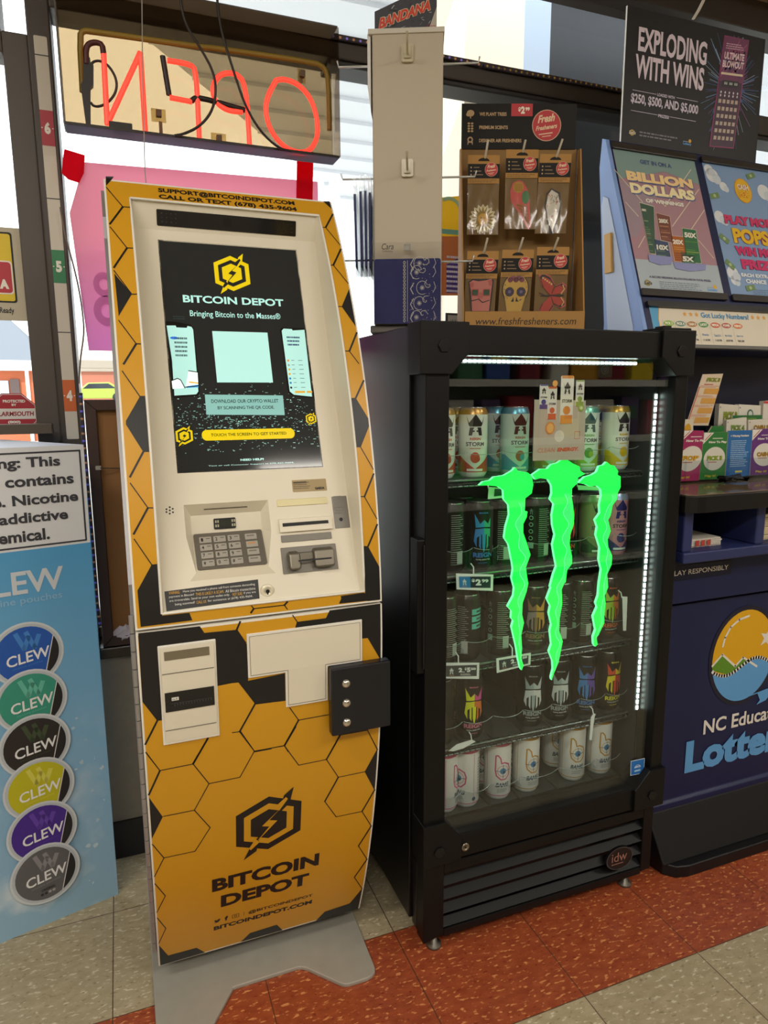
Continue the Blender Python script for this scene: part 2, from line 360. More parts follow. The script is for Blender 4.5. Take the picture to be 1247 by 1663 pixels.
def car(x, y, hexc, label, L=4.3):
    c = thing('parked_car', label, 'car', (x, y, LOTZ), 'cars parked outside')
    side = [(-L / 2, .25), (-L / 2, .7), (-L * .42, .85), (-L * .26, .92), (-L * .14, 1.38), (L * .2, 1.42), (L * .36, .98), (L * .48, .85), (L / 2, .6), (L / 2, .25)]
    M = plane((x, y, LOTZ), (1, 0, 0), (0, 0, 1), (0, -1, 0))
    b = MB(); b.prism(side, M, -.85, .85, mat(hexc, .3)); b.build('car_body', c, bevel=.06)
    w = MB(); w.prism([(-L * .22, .95), (-L * .12, 1.3), (L * .18, 1.33), (L * .3, .98)], M, .851, .86, mat('#2a3138', .1)); w.build('side_window', c)
    for q in (-L * .31, L * .31):
        t = MB(); t.lathe([(.0, .0), (.31, 0), (.33, .05), (.33, .2), (.0, .2)], (x + q, y - .68, LOTZ + .32), mat('#1c1c1e', .7), 18, 'y'); t.build('wheel', c)
car(-1.35, 55, '#8fa63f', 'lime green car parked outside beyond the window')
car(1.9, 61, '#3c6aa8', 'blue car parked outside behind the lime green car')

# ------------------------------------------------------------------ aisle behind the viewer (seen mirrored in the cooler glass)
g = thing('aisle_shelf_unit', 'grey store shelf unit mirrored in the cooler door glass', 'shelf', (2.5, -1.5, 0))
SH = mat('#8d8880', .5)
mb = MB(); mb.box(.9, 4.3, -1.75, -1.7, 0, 2.0, mat('#a39c8c', .7)); mb.build('back_panel', g)
for z in (.12, .55, .95, 1.32, 1.66):
    mb = MB(); mb.box(.9, 4.3, -1.7, -1.32, z - .03, z, SH); mb.box(.9, 4.3, -1.33, -1.315, z - .035, z + .01, mat('#d8d4c8', .5)); mb.build('shelf_board', g)
PK = ['#e2c21e', '#b0252f', '#2d4f9c', '#d9d3c4', '#c8902a', '#7f1f2a', '#e9d34a', '#3b6f47', '#5a3a6a', '#c9453a']
kinds = {}
for z in (.95, 1.32, 1.66):
    x = .98; i = 0
    while x < 4.2:
        w = random.uniform(.12, .24); h = random.uniform(.22, .31); c = random.choice(PK)
        b = MB(); y = -1.36
        b.box(x, x + w, y - .16, y, z + .002, z + h, mat(c, .35)); M = XZ(y); b2 = None
        z_ = z + .002; o = thing('snack_pack', 'bright snack pack on the aisle shelf mirrored in the cooler door', 'snack pack', (x, y, z_), 'snack packs on the mirrored aisle shelf')
        rect(b, lambda a, bb, d, M=M, y=y: (a, y + d, bb), x + w * .15, z + h * .45, x + w * .85, z + h * .75, mat(random.choice(PK), .4), .001)
        b.build('pouch', o, bevel=.01); x += w + random.uniform(.02, .08); i += 1


# ================================================================== kiosk for buying coins
TZ = [0.04, 0.06, 0.08, 0.1, 0.12, 0.14, 0.16, 0.18, 0.2, 0.22, 0.24, 0.26, 0.28, 0.3, 0.32, 0.34, 0.36, 0.38, 0.4, 0.42, 0.44, 0.46, 0.48, 0.5, 0.52, 0.54, 0.56, 0.58, 0.6, 0.62, 0.64, 0.66, 0.68, 0.7, 0.72, 0.74, 0.76, 0.78, 0.8, 0.82, 0.84, 0.86, 0.88, 0.9, 0.92, 0.94, 0.96, 0.98, 1.0, 1.02, 1.04, 1.06, 1.08, 1.1, 1.12, 1.14, 1.16, 1.18, 1.2, 1.22, 1.24, 1.26, 1.28, 1.3, 1.32, 1.34, 1.36, 1.38, 1.4, 1.42, 1.44, 1.46, 1.48, 1.5, 1.52, 1.54, 1.56, 1.58, 1.6, 1.62, 1.64]
TY = [1.3385, 1.3295, 1.3209, 1.3126, 1.3046, 1.2969, 1.2895, 1.2823, 1.2754, 1.2688, 1.2624, 1.2562, 1.2503, 1.2445, 1.239, 1.2337, 1.2287, 1.2238, 1.2191, 1.2147, 1.2104, 1.2064, 1.2026, 1.199, 1.1956, 1.1924, 1.1895, 1.1868, 1.1843, 1.182, 1.18, 1.1782, 1.1767, 1.1754, 1.1744, 1.1737, 1.1732, 1.1729, 1.173, 1.1733, 1.1739, 1.1748, 1.1759, 1.1774, 1.1791, 1.1812, 1.1835, 1.1861, 1.1891, 1.1923, 1.1959, 1.1998, 1.204, 1.2085, 1.2133, 1.2185, 1.224, 1.2298, 1.2359, 1.2424, 1.2492, 1.2563, 1.2638, 1.2716, 1.2798, 1.2883, 1.2972, 1.3065, 1.3161, 1.3261, 1.3364, 1.3472, 1.3583, 1.3699, 1.3818, 1.3942, 1.407, 1.4203, 1.434, 1.4483, 1.463]
def prof(z):
    if z <= TZ[0]: return TY[0]
    for i in range(len(TZ) - 1):
        if z <= TZ[i + 1]: return TY[i] + (TY[i + 1] - TY[i]) * (z - TZ[i]) / (TZ[i + 1] - TZ[i])
    return TY[-1]
def MF(a, b, d=0.): return Vector((a, prof(b) - d, b))
BZ0, BZ1 = (.86, prof(.86) + .006), (1.55, prof(1.55) + .045)
def bez(z):
    if z > 1.55: return BZ1[1] + (prof(1.60) + .002 - BZ1[1]) * (z - 1.55) / .05
    return BZ0[1] + (BZ1[1] - BZ0[1]) * (z - BZ0[0]) / (BZ1[0] - BZ0[0])
def MBZ(a, b, d=0.): return Vector((a, bez(b) - d, b))
ST = .02
CREAM = mat('#dcd5c3', .45, name='cream_plastic'); CREAM2 = mat('#cbc2ac', .5); YEL = mat('#cc951b', .38, name='honey_yellow_vinyl'); VB = mat('#121214', .4, name='black_vinyl'); EDGE = mat('#e4e0d6', .45)
STEEL = mat('#77746d', .5, .5, name='brushed_steel'); SILV = mat('#a9a8ac', .35, .7, name='silver_edge')
AX0, AX1 = .002, .448
atm = thing('coin_kiosk', 'yellow and black honeycomb bitcoin kiosk with touch screen standing by the window', 'kiosk', (.22, 1.45, 0))
# floor plate
FLP = plane((0, 0, 0), (1, 0, 0), (0, 1, 0), (0, 0, 1))
mb = MB()
basep = [(-.011, 1.74), (-.011, 1.20), (-.007, 1.185), (.006, 1.181), (.075, 1.181), (.088, 1.187)] + [(0.1453,1.2692),(0.1532,1.2705),(0.2828,1.2705),(0.2915,1.268),(0.3011,1.2614),(0.3574,1.1977),(0.3648,1.1917),(0.3731,1.1889),(0.4143,1.1879),(0.4269,1.1911),(0.4367,1.1988),(0.44,1.2077)] + [(.447, 1.38), (.447, 1.74)]
mb.prism(basep, FLP, 0, .009, mat('#a3a096', .55, .25, noise=.1, nscale=30, name='grey_steel_plate')); mb.build('floor_plate', atm, bevel=.002)
# cabinet shell
mb = MB()
zz = [.075 + .0395 * i for i in range(40)]; zz = [z for z in zz if z < 1.618] + [1.618]
side = [(max(prof(z) + .022, bez(z) + .05) if .87 < z < 1.6 else prof(z) + .022, z) for z in zz] + [(1.74, 1.618), (1.74, .075)]
Mx = plane((0, 0, 0), (0, 1, 0), (0, 0, 1), (1, 0, 0))
mb.prism(side, Mx, -.004, .4495, SILV); mb.build('cabinet_shell', atm)
mb = MB(); mb.box(.03, .415, 1.44, 1.72, .009, .08, mat('#2a2a2c', .6)); mb.build('plinth', atm)
# hinge down the left edge
mb = MB()
for k in range(24):
    z = .10 + .032 * k; mb.tube([(-.003, prof(z) + .012, z), (-.003, prof(z + .03) + .012, z + .0305)], .0045, SILV, 8)
mb.build('piano_hinge', atm)

def front_strip(mb, x0, x1, z0, z1, m, d=0., step=ST):
    n = max(1, int((z1 - z0) / step)); zs = [z0 + (z1 - z0) * i / n for i in range(n + 1)]
    mb.grid([[MF(x0, z, d), MF(x1, z, d)] for z in zs], m, True)
def slab(mb, x0, x1, z0, z1, m, t=.02):
    """curved panel of thickness t following the front"""
    n = max(2, int((z1 - z0) / ST)); zs = [z0 + (z1 - z0) * i / n for i in range(n + 1)]
    front_strip(mb, x0, x1, z0, z1, m)
    for x in (x0, x1): mb.grid([[MF(x, z, 0), MF(x, z, -t)] for z in zs], m, True)
    for z in (z0, z1): mb.face([MF(x0, z, 0), MF(x1, z, 0), MF(x1, z, -t), MF(x0, z, -t)], m)
OX0, OX1, OZ0, OZ1 = .0465, .4125, .867, 1.600
UZ0, UZ1, LZ0, LZ1 = .843, 1.637, .0537, .838
# ---- upper door
up_ = MB(); slab(up_, AX0, OX0, UZ0, UZ1, EDGE); slab(up_, OX1, AX1, UZ0, UZ1, EDGE); slab(up_, OX0, OX1, UZ0, OZ0, EDGE); slab(up_, OX0, OX1, OZ1, UZ1, EDGE)
i_ = .0035
for x0, x1, z0, z1 in ((AX0 + i_, OX0 - .002, UZ0 + i_, UZ1 - i_), (OX1 + .002, AX1 - i_, UZ0 + i_, UZ1 - i_), (OX0 - .002, OX1 + .002, UZ0 + i_, OZ0 - .002), (OX0 - .002, OX1 + .002, OZ1 + .002, UZ1 - i_)):
    rect(up_, MF, x0, z0, x1, z1, YEL, .0004, ST)
XL, XR = AX0 + i_, AX1 - i_
def fix(pts, lo, hi): return [(min(max(a, lo), hi), b) for a, b in pts]
def hexl(mb, pts, thick=False, lo=XL, hi=XR): line(mb, MF, fix(pts, lo, hi), .0034 if thick else .0018, VB, .0008, ST)
def blk(mb, pts, lo=XL, hi=XR, d=.0007): poly(mb, MF, fix(pts, lo, hi), VB, d, ST)
LL = dict(lo=XL, hi=OX0 - .002)
RR = dict(lo=OX1 + .002, hi=XR)
blk(up_, [(0.0064,1.6422),(0.021,1.6433),(0.006,1.6218)], **LL)
for p, t in (([(0.006,1.6187),(0.0323,1.5801),(0.0458,1.5805)], 0), ([(0.0323,1.5801),(0.0079,1.5427)], 1), ([(0.0076,1.5368),(0.0336,1.4976),(0.0461,1.4981)], 0), ([(0.0336,1.4976),(0.0091,1.4587)], 1), ([(0.0088,1.4531),(0.0353,1.4111),(0.0471,1.4117)], 0), ([(0.0106,1.3634),(0.0362,1.3231),(0.0492,1.323)], 0), ([(0.0362,1.3231),(0.0135,1.2881)], 1), ([(0.0103,1.2761),(0.0356,1.2332),(0.0486,1.2331)], 0), ([(0.0344,1.1405),(0.0107,1.1003)], 1), ([(0.0104,1.0901),(0.0355,1.0479),(0.0477,1.0472)], 0), ([(0.0355,1.0479),(0.0102,1.0062)], 1), ([(0.0102,0.9979),(0.0351,0.953)], 0)): hexl(up_, p, t, **LL)
blk(up_, [(0.009,1.4477),(0.0353,1.4111),(0.0111,1.3707)], **LL)
blk(up_, [(0.0356,1.2332),(0.0486,1.2331),(0.0472,1.1401),(0.0344,1.1405),(0.0101,1.1867),(0.0106,1.1929)], **LL)
blk(up_, [(0.0351,0.953),(0.0474,0.9533),(0.0468,0.8636),(0.0469,0.8559),(0.0488,0.8493),(0.011,0.8488),(0.0098,0.9114)], lo=XL, hi=.075, d=.0009)
blk(up_, [(0.047,0.8635),(0.0914,0.8633),(0.0958,0.8497),(0.0459,0.8491)], lo=OX0 - .012, hi=.2)
blk(up_, [(0.4304,1.636),(0.4469,1.6379),(0.4449,1.6188)], **RR)
for p, t in (([(0.4441,1.6065),(0.4214,1.5736)], 1), ([(0.4062,1.5732),(0.4214,1.5736),(0.4442,1.5362)], 0), ([(0.4438,1.527),(0.4206,1.4908)], 1), ([(0.407,1.4906),(0.4206,1.4908),(0.4451,1.4541)], 0), ([(0.4221,1.4052),(0.4087,1.4053)], 0), ([(0.4452,1.354),(0.4236,1.3176)], 1), ([(0.4092,1.3178),(0.4236,1.3176),(0.4394,1.2938)], 0), ([(0.4447,1.2612),(0.4241,1.2285)], 1), ([(0.4233,1.1362),(0.4471,1.0943)], 0), ([(0.4463,1.0858),(0.4224,1.0444)], 1), ([(0.4084,1.0452),(0.4224,1.0444),(0.446,1.0018)], 0), ([(0.4456,0.9909),(0.4238,0.9518)], 1)): hexl(up_, p, t, **RR)
blk(up_, [(0.4444,1.4425),(0.4455,1.3665),(0.4221,1.4052)], **RR)
blk(up_, [(0.4099,1.2285),(0.4241,1.2285),(0.446,1.1899),(0.446,1.1748),(0.4233,1.1362),(0.4083,1.1366)], **RR)
blk(up_, [(0.4099,0.953),(0.4236,0.9514),(0.447,0.9104),(0.4495,0.8466),(0.4185,0.8466),(0.4102,0.8634)], lo=OX1 + .002, hi=XR, d=.0009)
blk(up_, [(0.3658,0.8624),(0.4106,0.8637),(0.4408,0.8525),(0.4491,0.8471),(0.3618,0.8485),(0.3668,0.8577)], lo=.2, hi=XR, d=.0010)
hexl(up_, [(0.1986,0.8631),(0.2025,0.8576),(0.2582,0.8576)]); hexl(up_, [(0.2025,0.8576),(0.1971,0.8507)], 1); hexl(up_, [(0.2582,0.8576),(0.2633,0.8493)]); hexl(up_, [(0.2639,0.8629),(0.2582,0.8576)], 1)
text(up_, MF, 'SUPPORT@BITCOINDEPOT.COM', [(.0985, 1.6168), (.366, 1.6292)], VB, .0009, .04, 0, ST)
text(up_, MF, 'CALL OR TEXT (678) 435-9604', [(.0985, 1.6028), (.368, 1.6148)], VB, .0009, .04, 0, ST)
# recess walls of the bezel
for x in (OX0, OX1):
    n = 30; zs = [OZ0 + (OZ1 - OZ0) * i / n for i in range(n + 1)]
    xi = x + (.004 if x == OX0 else -.006)
    up_.grid([[MF(x, z, .0), Vector((xi, bez(z) + .001, z))] for z in zs], CREAM, True)
up_.build('upper_door', atm)
# rounded white lip round the opening
mb = MB(); n = 24
loop = [MF(OX0, OZ0 + (OZ1 - OZ0) * i / n, .001) for i in range(n + 1)] + [MF(OX1, OZ1 - (OZ1 - OZ0) * i / n, .001) for i in range(n + 1)]
mb.tube(loop + [loop[0]], .0024, EDGE, 8); mb.build('opening_lip', atm)
# ---- bezel with keypad recess
KX0, KX1, KZ0, KZ1 = .0975, .2500, .912, 1.041
bz = MB(); n = 36
def bstrip(x0, x1, z0, z1):
    k = max(1, int((z1 - z0) / .02)); zs = sorted(set([z0 + (z1 - z0) * i / k for i in range(k + 1)] + ([1.55] if z0 < 1.55 < z1 else [])))
    bz.grid([[MBZ(x0, z), MBZ(x1, z)] for z in zs], CREAM, False)
XB0, XB1 = OX0 + .003, OX1 - .005
bstrip(XB0, XB1, KZ1, 1.603); bstrip(XB0, KX0, OZ0 - .004, KZ1); bstrip(KX1, XB1, OZ0 - .004, KZ1); bstrip(KX0, KX1, OZ0 - .004, KZ0)
# recess: back face leaning, then sloping keypad shelf
kb = lambda z, dd: bez(z) + dd
prof_k = [(bez(KZ1), KZ1), (bez(1.018) + .022, 1.018), (bez(.985) + .03, .985), (bez(.925) - .0, .925), (bez(KZ0), KZ0)]
ins = .012
for (y0, z0), (y1, z1) in zip(prof_k, prof_k[1:]):
    bz.face([(KX0 + ins * (0 if z0 == KZ1 else 1), y0, z0), (KX1 - ins * (0 if z0 == KZ1 else 1), y0, z0), (KX1 - ins * (0 if z1 == KZ0 else 1), y1, z1), (KX0 + ins * (0 if z1 == KZ0 else 1), y1, z1)], CREAM2 if z0 < 1.0 else CREAM)
for sx, x in ((1, KX0), (-1, KX1)):
    rim = [(x, bez(z), z) for z in (KZ1, 1.018, .985, .925, KZ0)]
    inn = [(x + sx * ins * (0 if z in (KZ1, KZ0) else 1), y, z) for y, z in prof_k]
    bz.grid([rim, inn], CREAM, False)
for px, pz in [(0.0737,1.0387),(0.0679,1.0355),(0.0786,1.0356),(0.0675,1.0308),(0.0785,1.0297),(0.0728,1.0277),(0.0733,1.0332)]: disc(bz, MBZ, px, pz, .0016, INK, .0006, n=10)
bz.build('bezel', atm)
kp = MB()   # keypad plate on the slope between (y,z) .985 and .925
(yA, zA), (yB, zB) = prof_k[2], prof_k[3]; LK = math.hypot(yB - yA, zB - zA)
MK = plane((0, yB, zB), (1, 0, 0), (0, (yA - yB) / LK, (zA - zB) / LK), (0, -(zA - zB) / LK, (yA - yB) / LK))
kp.prism(rrect(.112, .004, .2365, LK - .002, .004), MK, -.002, .0025, mat('#77726a', .4, .6)); kpo = kp.build('keypad', atm)
labels = ['1', '2', '3', '4', '5', '6', '7', '8', '9', '*', '0', '#']
for r in range(4):
    for c in range(4):
        a0 = .121 + c * .0255 + (.006 if c == 3 else 0); b0 = .0085 + (3 - r) * (LK - .016) / 4; w, h = .0215, (LK - .016) / 4 - .0035
        k = MB(); k.prism(rrect(a0, b0, a0 + w, b0 + h, .0012, 2), MK, .002, .0052, mat('#b9b6ae', .35, .5))
        if c < 3: text(k, MK, labels[r * 3 + c], [(a0 + .003, b0 + h * .25), (a0 + .0068, b0 + h * .8)], INK, .0055, .02); rect(k, MK, a0 + .012, b0 + h * .62, a0 + .019, b0 + h * .75, mat('#6b675f'), .0055)
        else: rect(k, MK, a0 + .003, b0 + h * .55, a0 + .017, b0 + h * .75, mat('#c98a4a' if r == 1 else '#77736b'), .0055)
        k.build('key', kpo)
sl = MB(); yy0, zz0 = prof_k[0]; yy1, zz1 = prof_k[1]
MKu = plane((0, yy0, zz0), (1, 0, 0), (0, (yy1 - yy0) / .032, (zz1 - zz0) / .032), (0, (zz1 - zz0) / .032, -(yy1 - yy0) / .032))
MKd = plane((0, prof_k[2][0], prof_k[2][1]), (1, 0, 0), (0, (yy1 - prof_k[2][0]) / .034, (zz1 - prof_k[2][1]) / .034), (0, -1, 0))
sl.prism(rrect(.150, .006, .190, .026, .002), MKd, .0, .002, INK); rect(sl, MKd, .160, .009, .180, .023, mat('#30342f', .1), .0024)
for q in (.1525, .1565, .1825, .1865):
    for rr in (.010, .018): rect(sl, MKd, q, rr, q + .0026, rr + .005, mat('#a9a98c'), .0024)
sl.build('display', atm)
sl = MB(); MK2 = XZ(bez(1.03) + .012); rect(sl, MKu, .133, .014, .212, .017, mat('#6d675a'), .0008); sl.build('slot_groove', atm)

# camera strip
cs = MB(); cs.prism(rrect(.0925, 1.5575, .365, 1.586, .002), MBZ, -.001, .0012, mat('#17171a', .08)); disc(cs, MBZ, .225, 1.572, .008, mat('#0b0b12', .05), .0016)
for i in range(4):
    for j in range(3): disc(cs, MBZ, .331 + i * .0085, 1.5645 + j * .0075, .0012, mat('#050505'), .0017, n=8); disc(cs, MBZ, .102 + i * .0085, 1.5645 + j * .0075, .0012, mat('#2b2b2b'), .0017, n=8)
cs.build('camera_strip', atm)
# screen
SX0, SX1, SZ0, SZ1 = .0917, .3645, 1.096, 1.5305
s_ = MB(); SB = mat('#232526', .08, emit=.22, name='screen_black'); CY = mat('#a9dcd8', .12, emit=.52); CY2 = mat('#7fb3b0', .12, emit=.45); SY = mat('#d6bf12', .12, emit=.45)
def MSC(a, b, d=0.): return MBZ(a, b, d)
s_.prism([(SX0, SZ0), (SX1, SZ0), (SX1, SZ1), (SX0, SZ1)], MSC, -.004, .0, mat('#0d0d0e', .2)); rect(s_, MSC, SX0 + .002, SZ0 + .002, SX1 - .002, SZ1 - .002, SB, .0003)
def clampS(pts): return [(min(max(a, SX0 + .003), SX1 - .003), b) for a, b in pts]
def logo(mb, M, a, b, r, fg, bg, d, step=0.):
    """hexagon badge with a lightning bolt"""
    hx = lambda k, R=r: [(a + R * k * x, b + R * k * y) for x, y in ((0, 1), (.98, .58), (.98, -.55), (0, -1), (-.95, -.6), (-.95, .55))]
    poly(mb, M, hx(1), fg, d, step); poly(mb, M, hx(.76), bg, d + .0003, step); poly(mb, M, hx(.55), fg, d + .0006, step)
    g = lambda p: [(a + r * x, b + r * y) for x, y in p]
    poly(mb, M, g([(.44, .93), (.73, 1.17), (.62, .62), (.30, .30)]), fg, d + .0009, step); poly(mb, M, g([(-.73, -1.2), (-.48, -.62), (-.25, -.36), (-.35, -.95)]), fg, d + .0009, step)
    poly(mb, M, g([(.36, .50), (-.20, -.03), (.02, -.10), (-.38, -.62), (.26, .06), (.02, .14)]), bg, d + .0010, step)
    poly(mb, M, g([(.22, .62), (.50, .86), (.56, .78), (.34, .46)]), bg, d + .0011, step); poly(mb, M, g([(-.26, -.62), (-.52, -.86), (-.58, -.78), (-.38, -.46)]), bg, d + .0011, step)
R_ = random.Random(3)
for q in range(620):   # city lights of the screen picture
    a = R_.uniform(SX0 + .004, SX1 - .006); b = R_.gauss(1.188, .028)
    if 1.13 < b < 1.262:
        w = R_.choice((.0008, .0012, .0016, .0026)); h_ = R_.choice((.0006, .0008, .0012)); rect(s_, MSC, a, b, a + w * R_.uniform(.6, 2.2), b + h_, R_.choice((CY, CY2, CY2)), .0005)
lc = [(0.2267,1.4723)][0]; logo(s_, MSC, lc[0], lc[1], .0355, SY, SB, .0006)
lc = [(0.1061,1.1616)][0]; logo(s_, MSC, lc[0] + .003, lc[1], .0155, SY, SB, .0010)
lc = [(0.353,1.1884)][0]; logo(s_, MSC, SX1 - .013, lc[1], .0105, SY, SB, .0010)
text(s_, MSC, 'BITCOIN DEPOT', [(0.1287,1.41),(0.3238,1.4246)], CY, .0008, .03)
text(s_, MSC, 'Bringing Bitcoin to the Masses\u00ae', [(0.1392,1.3803),(0.3142,1.3958)], CY, .0008, .008)
rect(s_, MSC, *([(0.1776,1.2587)][0]), *([(0.2844,1.3563)][0]), CY, .0008)
# phones pictured at both sides
ph = clampS([(0.0945,1.372),(0.1138,1.3717),(0.1386,1.3676),(0.1444,1.3601),(0.144,1.2397),(0.1396,1.2341),(0.0956,1.23),(0.0949,1.2987)]); poly(s_, MSC, ph, mat('#101112', .1, emit=.1), .0006)
ph = clampS([(0.0939,1.3643),(0.111,1.3649),(0.112,1.3613),(0.131,1.361),(0.1326,1.3647),(0.1399,1.3631),(0.1425,1.3577),(0.1416,1.2419),(0.1373,1.2367),(0.098,1.2343),(0.0991,1.2988)]); poly(s_, MSC, ph, CY, .0008)
bx = [(0.099,1.3386),(0.1136,1.3439)]; text(s_, MSC, 'o', bx, mat('#2e6fd6', .1, emit=.5), .0011, .1)
for y_ in (690, 700): pass
fine_print(s_, MSC, .106, 1.305, .134, 1.345, 5, mat('#4e6b70', .1, emit=.2), .0011, 5)
fine_print(s_, MSC, .108, 1.376, .130, 1.384, 2, mat('#35464a', .1, emit=.2), .0011, 8)
for pp in ([(0.0953,1.2619),(0.1062,1.266),(0.1115,1.2631),(0.118,1.2483),(0.0958,1.2465)], [(0.127,1.2803),(0.1441,1.2777),(0.1433,1.2524),(0.1193,1.2501)]): poly(s_, MSC, clampS(pp), mat('#e6f4f2', .1, emit=.6), .0010); line(s_, MSC, clampS(pp[:4]), .0016, mat('#101112', .1, emit=.1), .0013)
poly(s_, MSC, clampS([(0.1262,1.2606),(0.143,1.2583),(0.1428,1.2561),(0.126,1.2581)]), mat('#d9ab2c', .1, emit=.5), .0012); poly(s_, MSC, clampS([(0.1223,1.2517),(0.1427,1.2547),(0.1426,1.2494),(0.1206,1.2483)]), mat('#4d9bd0', .1, emit=.5), .0012)
ph = clampS([(0.3108,1.3628),(0.3157,1.3677),(0.3608,1.3671),(0.3603,1.2284),(0.321,1.2323),(0.3123,1.2392)]); poly(s_, MSC, ph, mat('#101112', .1, emit=.1), .0006)
ph = clampS([(0.3135,1.3609),(0.3178,1.3653),(0.3346,1.3649),(0.3358,1.3621),(0.3604,1.3642),(0.3592,1.2312),(0.3232,1.235),(0.3155,1.2415)]); poly(s_, MSC, ph, CY, .0008)
for (a, b), c in zip([(0.3196,1.3018),(0.3196,1.2928),(0.3198,1.2843),(0.3194,1.2754),(0.3194,1.2667),(0.3194,1.2582),(0.3192,1.2489)], ('#d88a3a', '#8aa0a0', '#d9a63c', '#d9a63c', '#2f7fc0', '#2f7fc0', '#222428')):
    disc(s_, MSC, a, b, .0022, mat(c, .1, emit=.4), .0011, n=12); rect(s_, MSC, a + .006, b, a + .012, b + .001, mat('#5e7a7c', .1, emit=.2), .0011); rect(s_, MSC, a + .020, b, a + .029, b + .001, mat('#5e7a7c', .1, emit=.2), .0011)
for a0, a1 in ((.326, .346), (.350, .3605)): rect(s_, MSC, a0, 1.2385, a1, 1.2425, mat('#d9a63c', .1, emit=.4), .0011)
fine_print(s_, MSC, .322, 1.330, .352, 1.352, 3, mat('#33507a', .1, emit=.2), .0011, 12)
lb = [(0.1528,1.2362),(0.3009,1.2338),(0.3002,1.1961),(0.1523,1.1991)]; poly(s_, MSC, lb, CY2, .0008)
text(s_, MSC, 'DOWNLOAD OUR CRYPTO WALLET', [(0.1634,1.2204),(0.2907,1.227)], mat('#1d2a2a', .1), .0011, .008); text(s_, MSC, 'BY SCANNING THE QR CODE.', [(0.174,1.2076),(0.2813,1.2144)], mat('#1d2a2a', .1), .0011, .008)
(a0, b0), (a1, b1) = [(0.1404,1.152),(0.3155,1.1713)]; s_.prism(rrect(a0, b0, a1, b1, (b1 - b0) * .48, 8), MSC, .0008, .0012, SY); text(s_, MSC, 'TOUCH THE SCREEN TO GET STARTED', [(0.157,1.1595),(0.2991,1.1647)], mat('#26220a', .1), .0016, .008)
text(s_, MSC, 'NEED HELP?', [(0.2065,1.1134),(0.2506,1.1173)], CY, .0009, .04); text(s_, MSC, 'Text or call Customer Support at 678-435-9604.', [(0.1473,1.1053),(0.3077,1.1078)], CY, .0009, .01)
s_.build('screen', atm)
# fittings to the right of the keypad
def plate(name, pts, m, h=.0015, extra=None):
    b = MB(); b.prism(pts, MBZ, -.001, h, m)
    if extra: extra(b)
    return b.build(name, atm, bevel=.0006)
def R4(p): return rrect(p[0][0], p[0][1], p[1][0], p[1][1], .0012, 3)
q = [(0.2992,1.0521),(0.3667,1.0741)]; LB = mat('#a8946f', .7)
def ex(b):
    text(b, MBZ, 'GARDA', [(q[1][0] - .024, q[0][1] + .003), (q[1][0] - .005, q[0][1] + .0075)], INK, .0012, .05)
    fine_print(b, MBZ, q[0][0] + .002, q[0][1] + .005, q[0][0] + .035, q[1][1] - .003, 4, mat('#6e5f45'), .0012, 3); rect(b, MBZ, q[0][0] + .002, q[1][1] - .006, q[0][0] + .028, q[1][1] - .003, mat('#4e4333'), .0012)
plate('service_label', R4(q), LB, .0007, ex)
plate('braille_plate', R4([(0.266,1.0279),(0.3645,1.04)]), mat('#cfc69c', .5, .3))
def ex2(b):
    p = [(0.2711,0.9926),(0.3599,0.9988)]; b.prism([p[0], (p[1][0], p[0][1] + .0005), p[1], (p[0][0], p[1][1])], MBZ, .0062, .0066, INK)
plate('receipt_slot', R4([(0.2651,0.9828),(0.3673,1.0055)]), CREAM, .006, ex2)
plate('brushed_plate', R4([(0.2664,0.9638),(0.3643,0.976)]), STEEL)
cr = [(0.2634,0.9087),(0.3697,0.9545)]
crd = MB(); crd.prism(R4(cr), MBZ, -.001, .0018, mat('#75716a', .5, .5)); cro = crd.build('card_reader', atm, bevel=.0006)
def lobe(a0, b0, a1, b1, h):
    b = MB(); b.prism(rrect(a0, b0, a1, b1, .006, 5), MBZ, 0, h, mat('#6f6a5e', .3, .7)); b.build('reader_grip', cro, bevel=.004, bseg=3)
w_ = cr[1][0] - cr[0][0]; h_ = cr[1][1] - cr[0][1]; f_ = lambda u, v: (cr[0][0] + w_ * u, cr[0][1] + h_ * v)
p0, p1 = f_(.10, .18), f_(.31, .86); lobe(*p0, *p1, .016); p0, p1 = f_(.55, .20), f_(.93, .92); lobe(*p0, *p1, .016)
b = MB(); p0, p1 = f_(.30, .52), f_(.60, .78); b.prism([p0, (p1[0], p0[1]), p1, (p0[0], p1[1])], MBZ, 0, .008, mat('#5d584e', .35, .7)); p0, p1 = f_(.26, .50), f_(.86, .56); b.prism([p0, (p1[0], p0[1]), p1, (p0[0], p1[1])], MBZ, .015, .0168, INK); b.build('card_slot', cro)
def ex3(b):
    p = [(0.3868,0.9974)][0]; disc(b, MBZ, p[0], p[1], .0035, INK, .0018); fine_print(b, MBZ, p[0] - .010, p[1] + .01, p[0] + .008, p[1] + .045, 7, mat('#77746c'), .0018, 4)
plate('audio_jack_plate', R4([(0.3734,0.9813),(0.4036,1.04)]), mat('#7b7872', .5, .4), .0012, ex3)
wl = [(0.0541,0.8693),(0.2159,0.9052)]; WL = MB(); wq = [(0.0544,0.8678),(0.2156,0.872),(0.2162,0.9044),(0.0535,0.9001)]
poly(WL, MBZ, wq, mat('#17171a', .4), .0006); (a0, b0), (a1, b1) = (wq[0][0], max(wq[0][1], wq[1][1])), (wq[2][0], min(wq[2][1], wq[3][1]))
OW = mat('#d3a020', .4); GW = mat('#d8d6d0', .4); lh = (b1 - b0) / 4.3
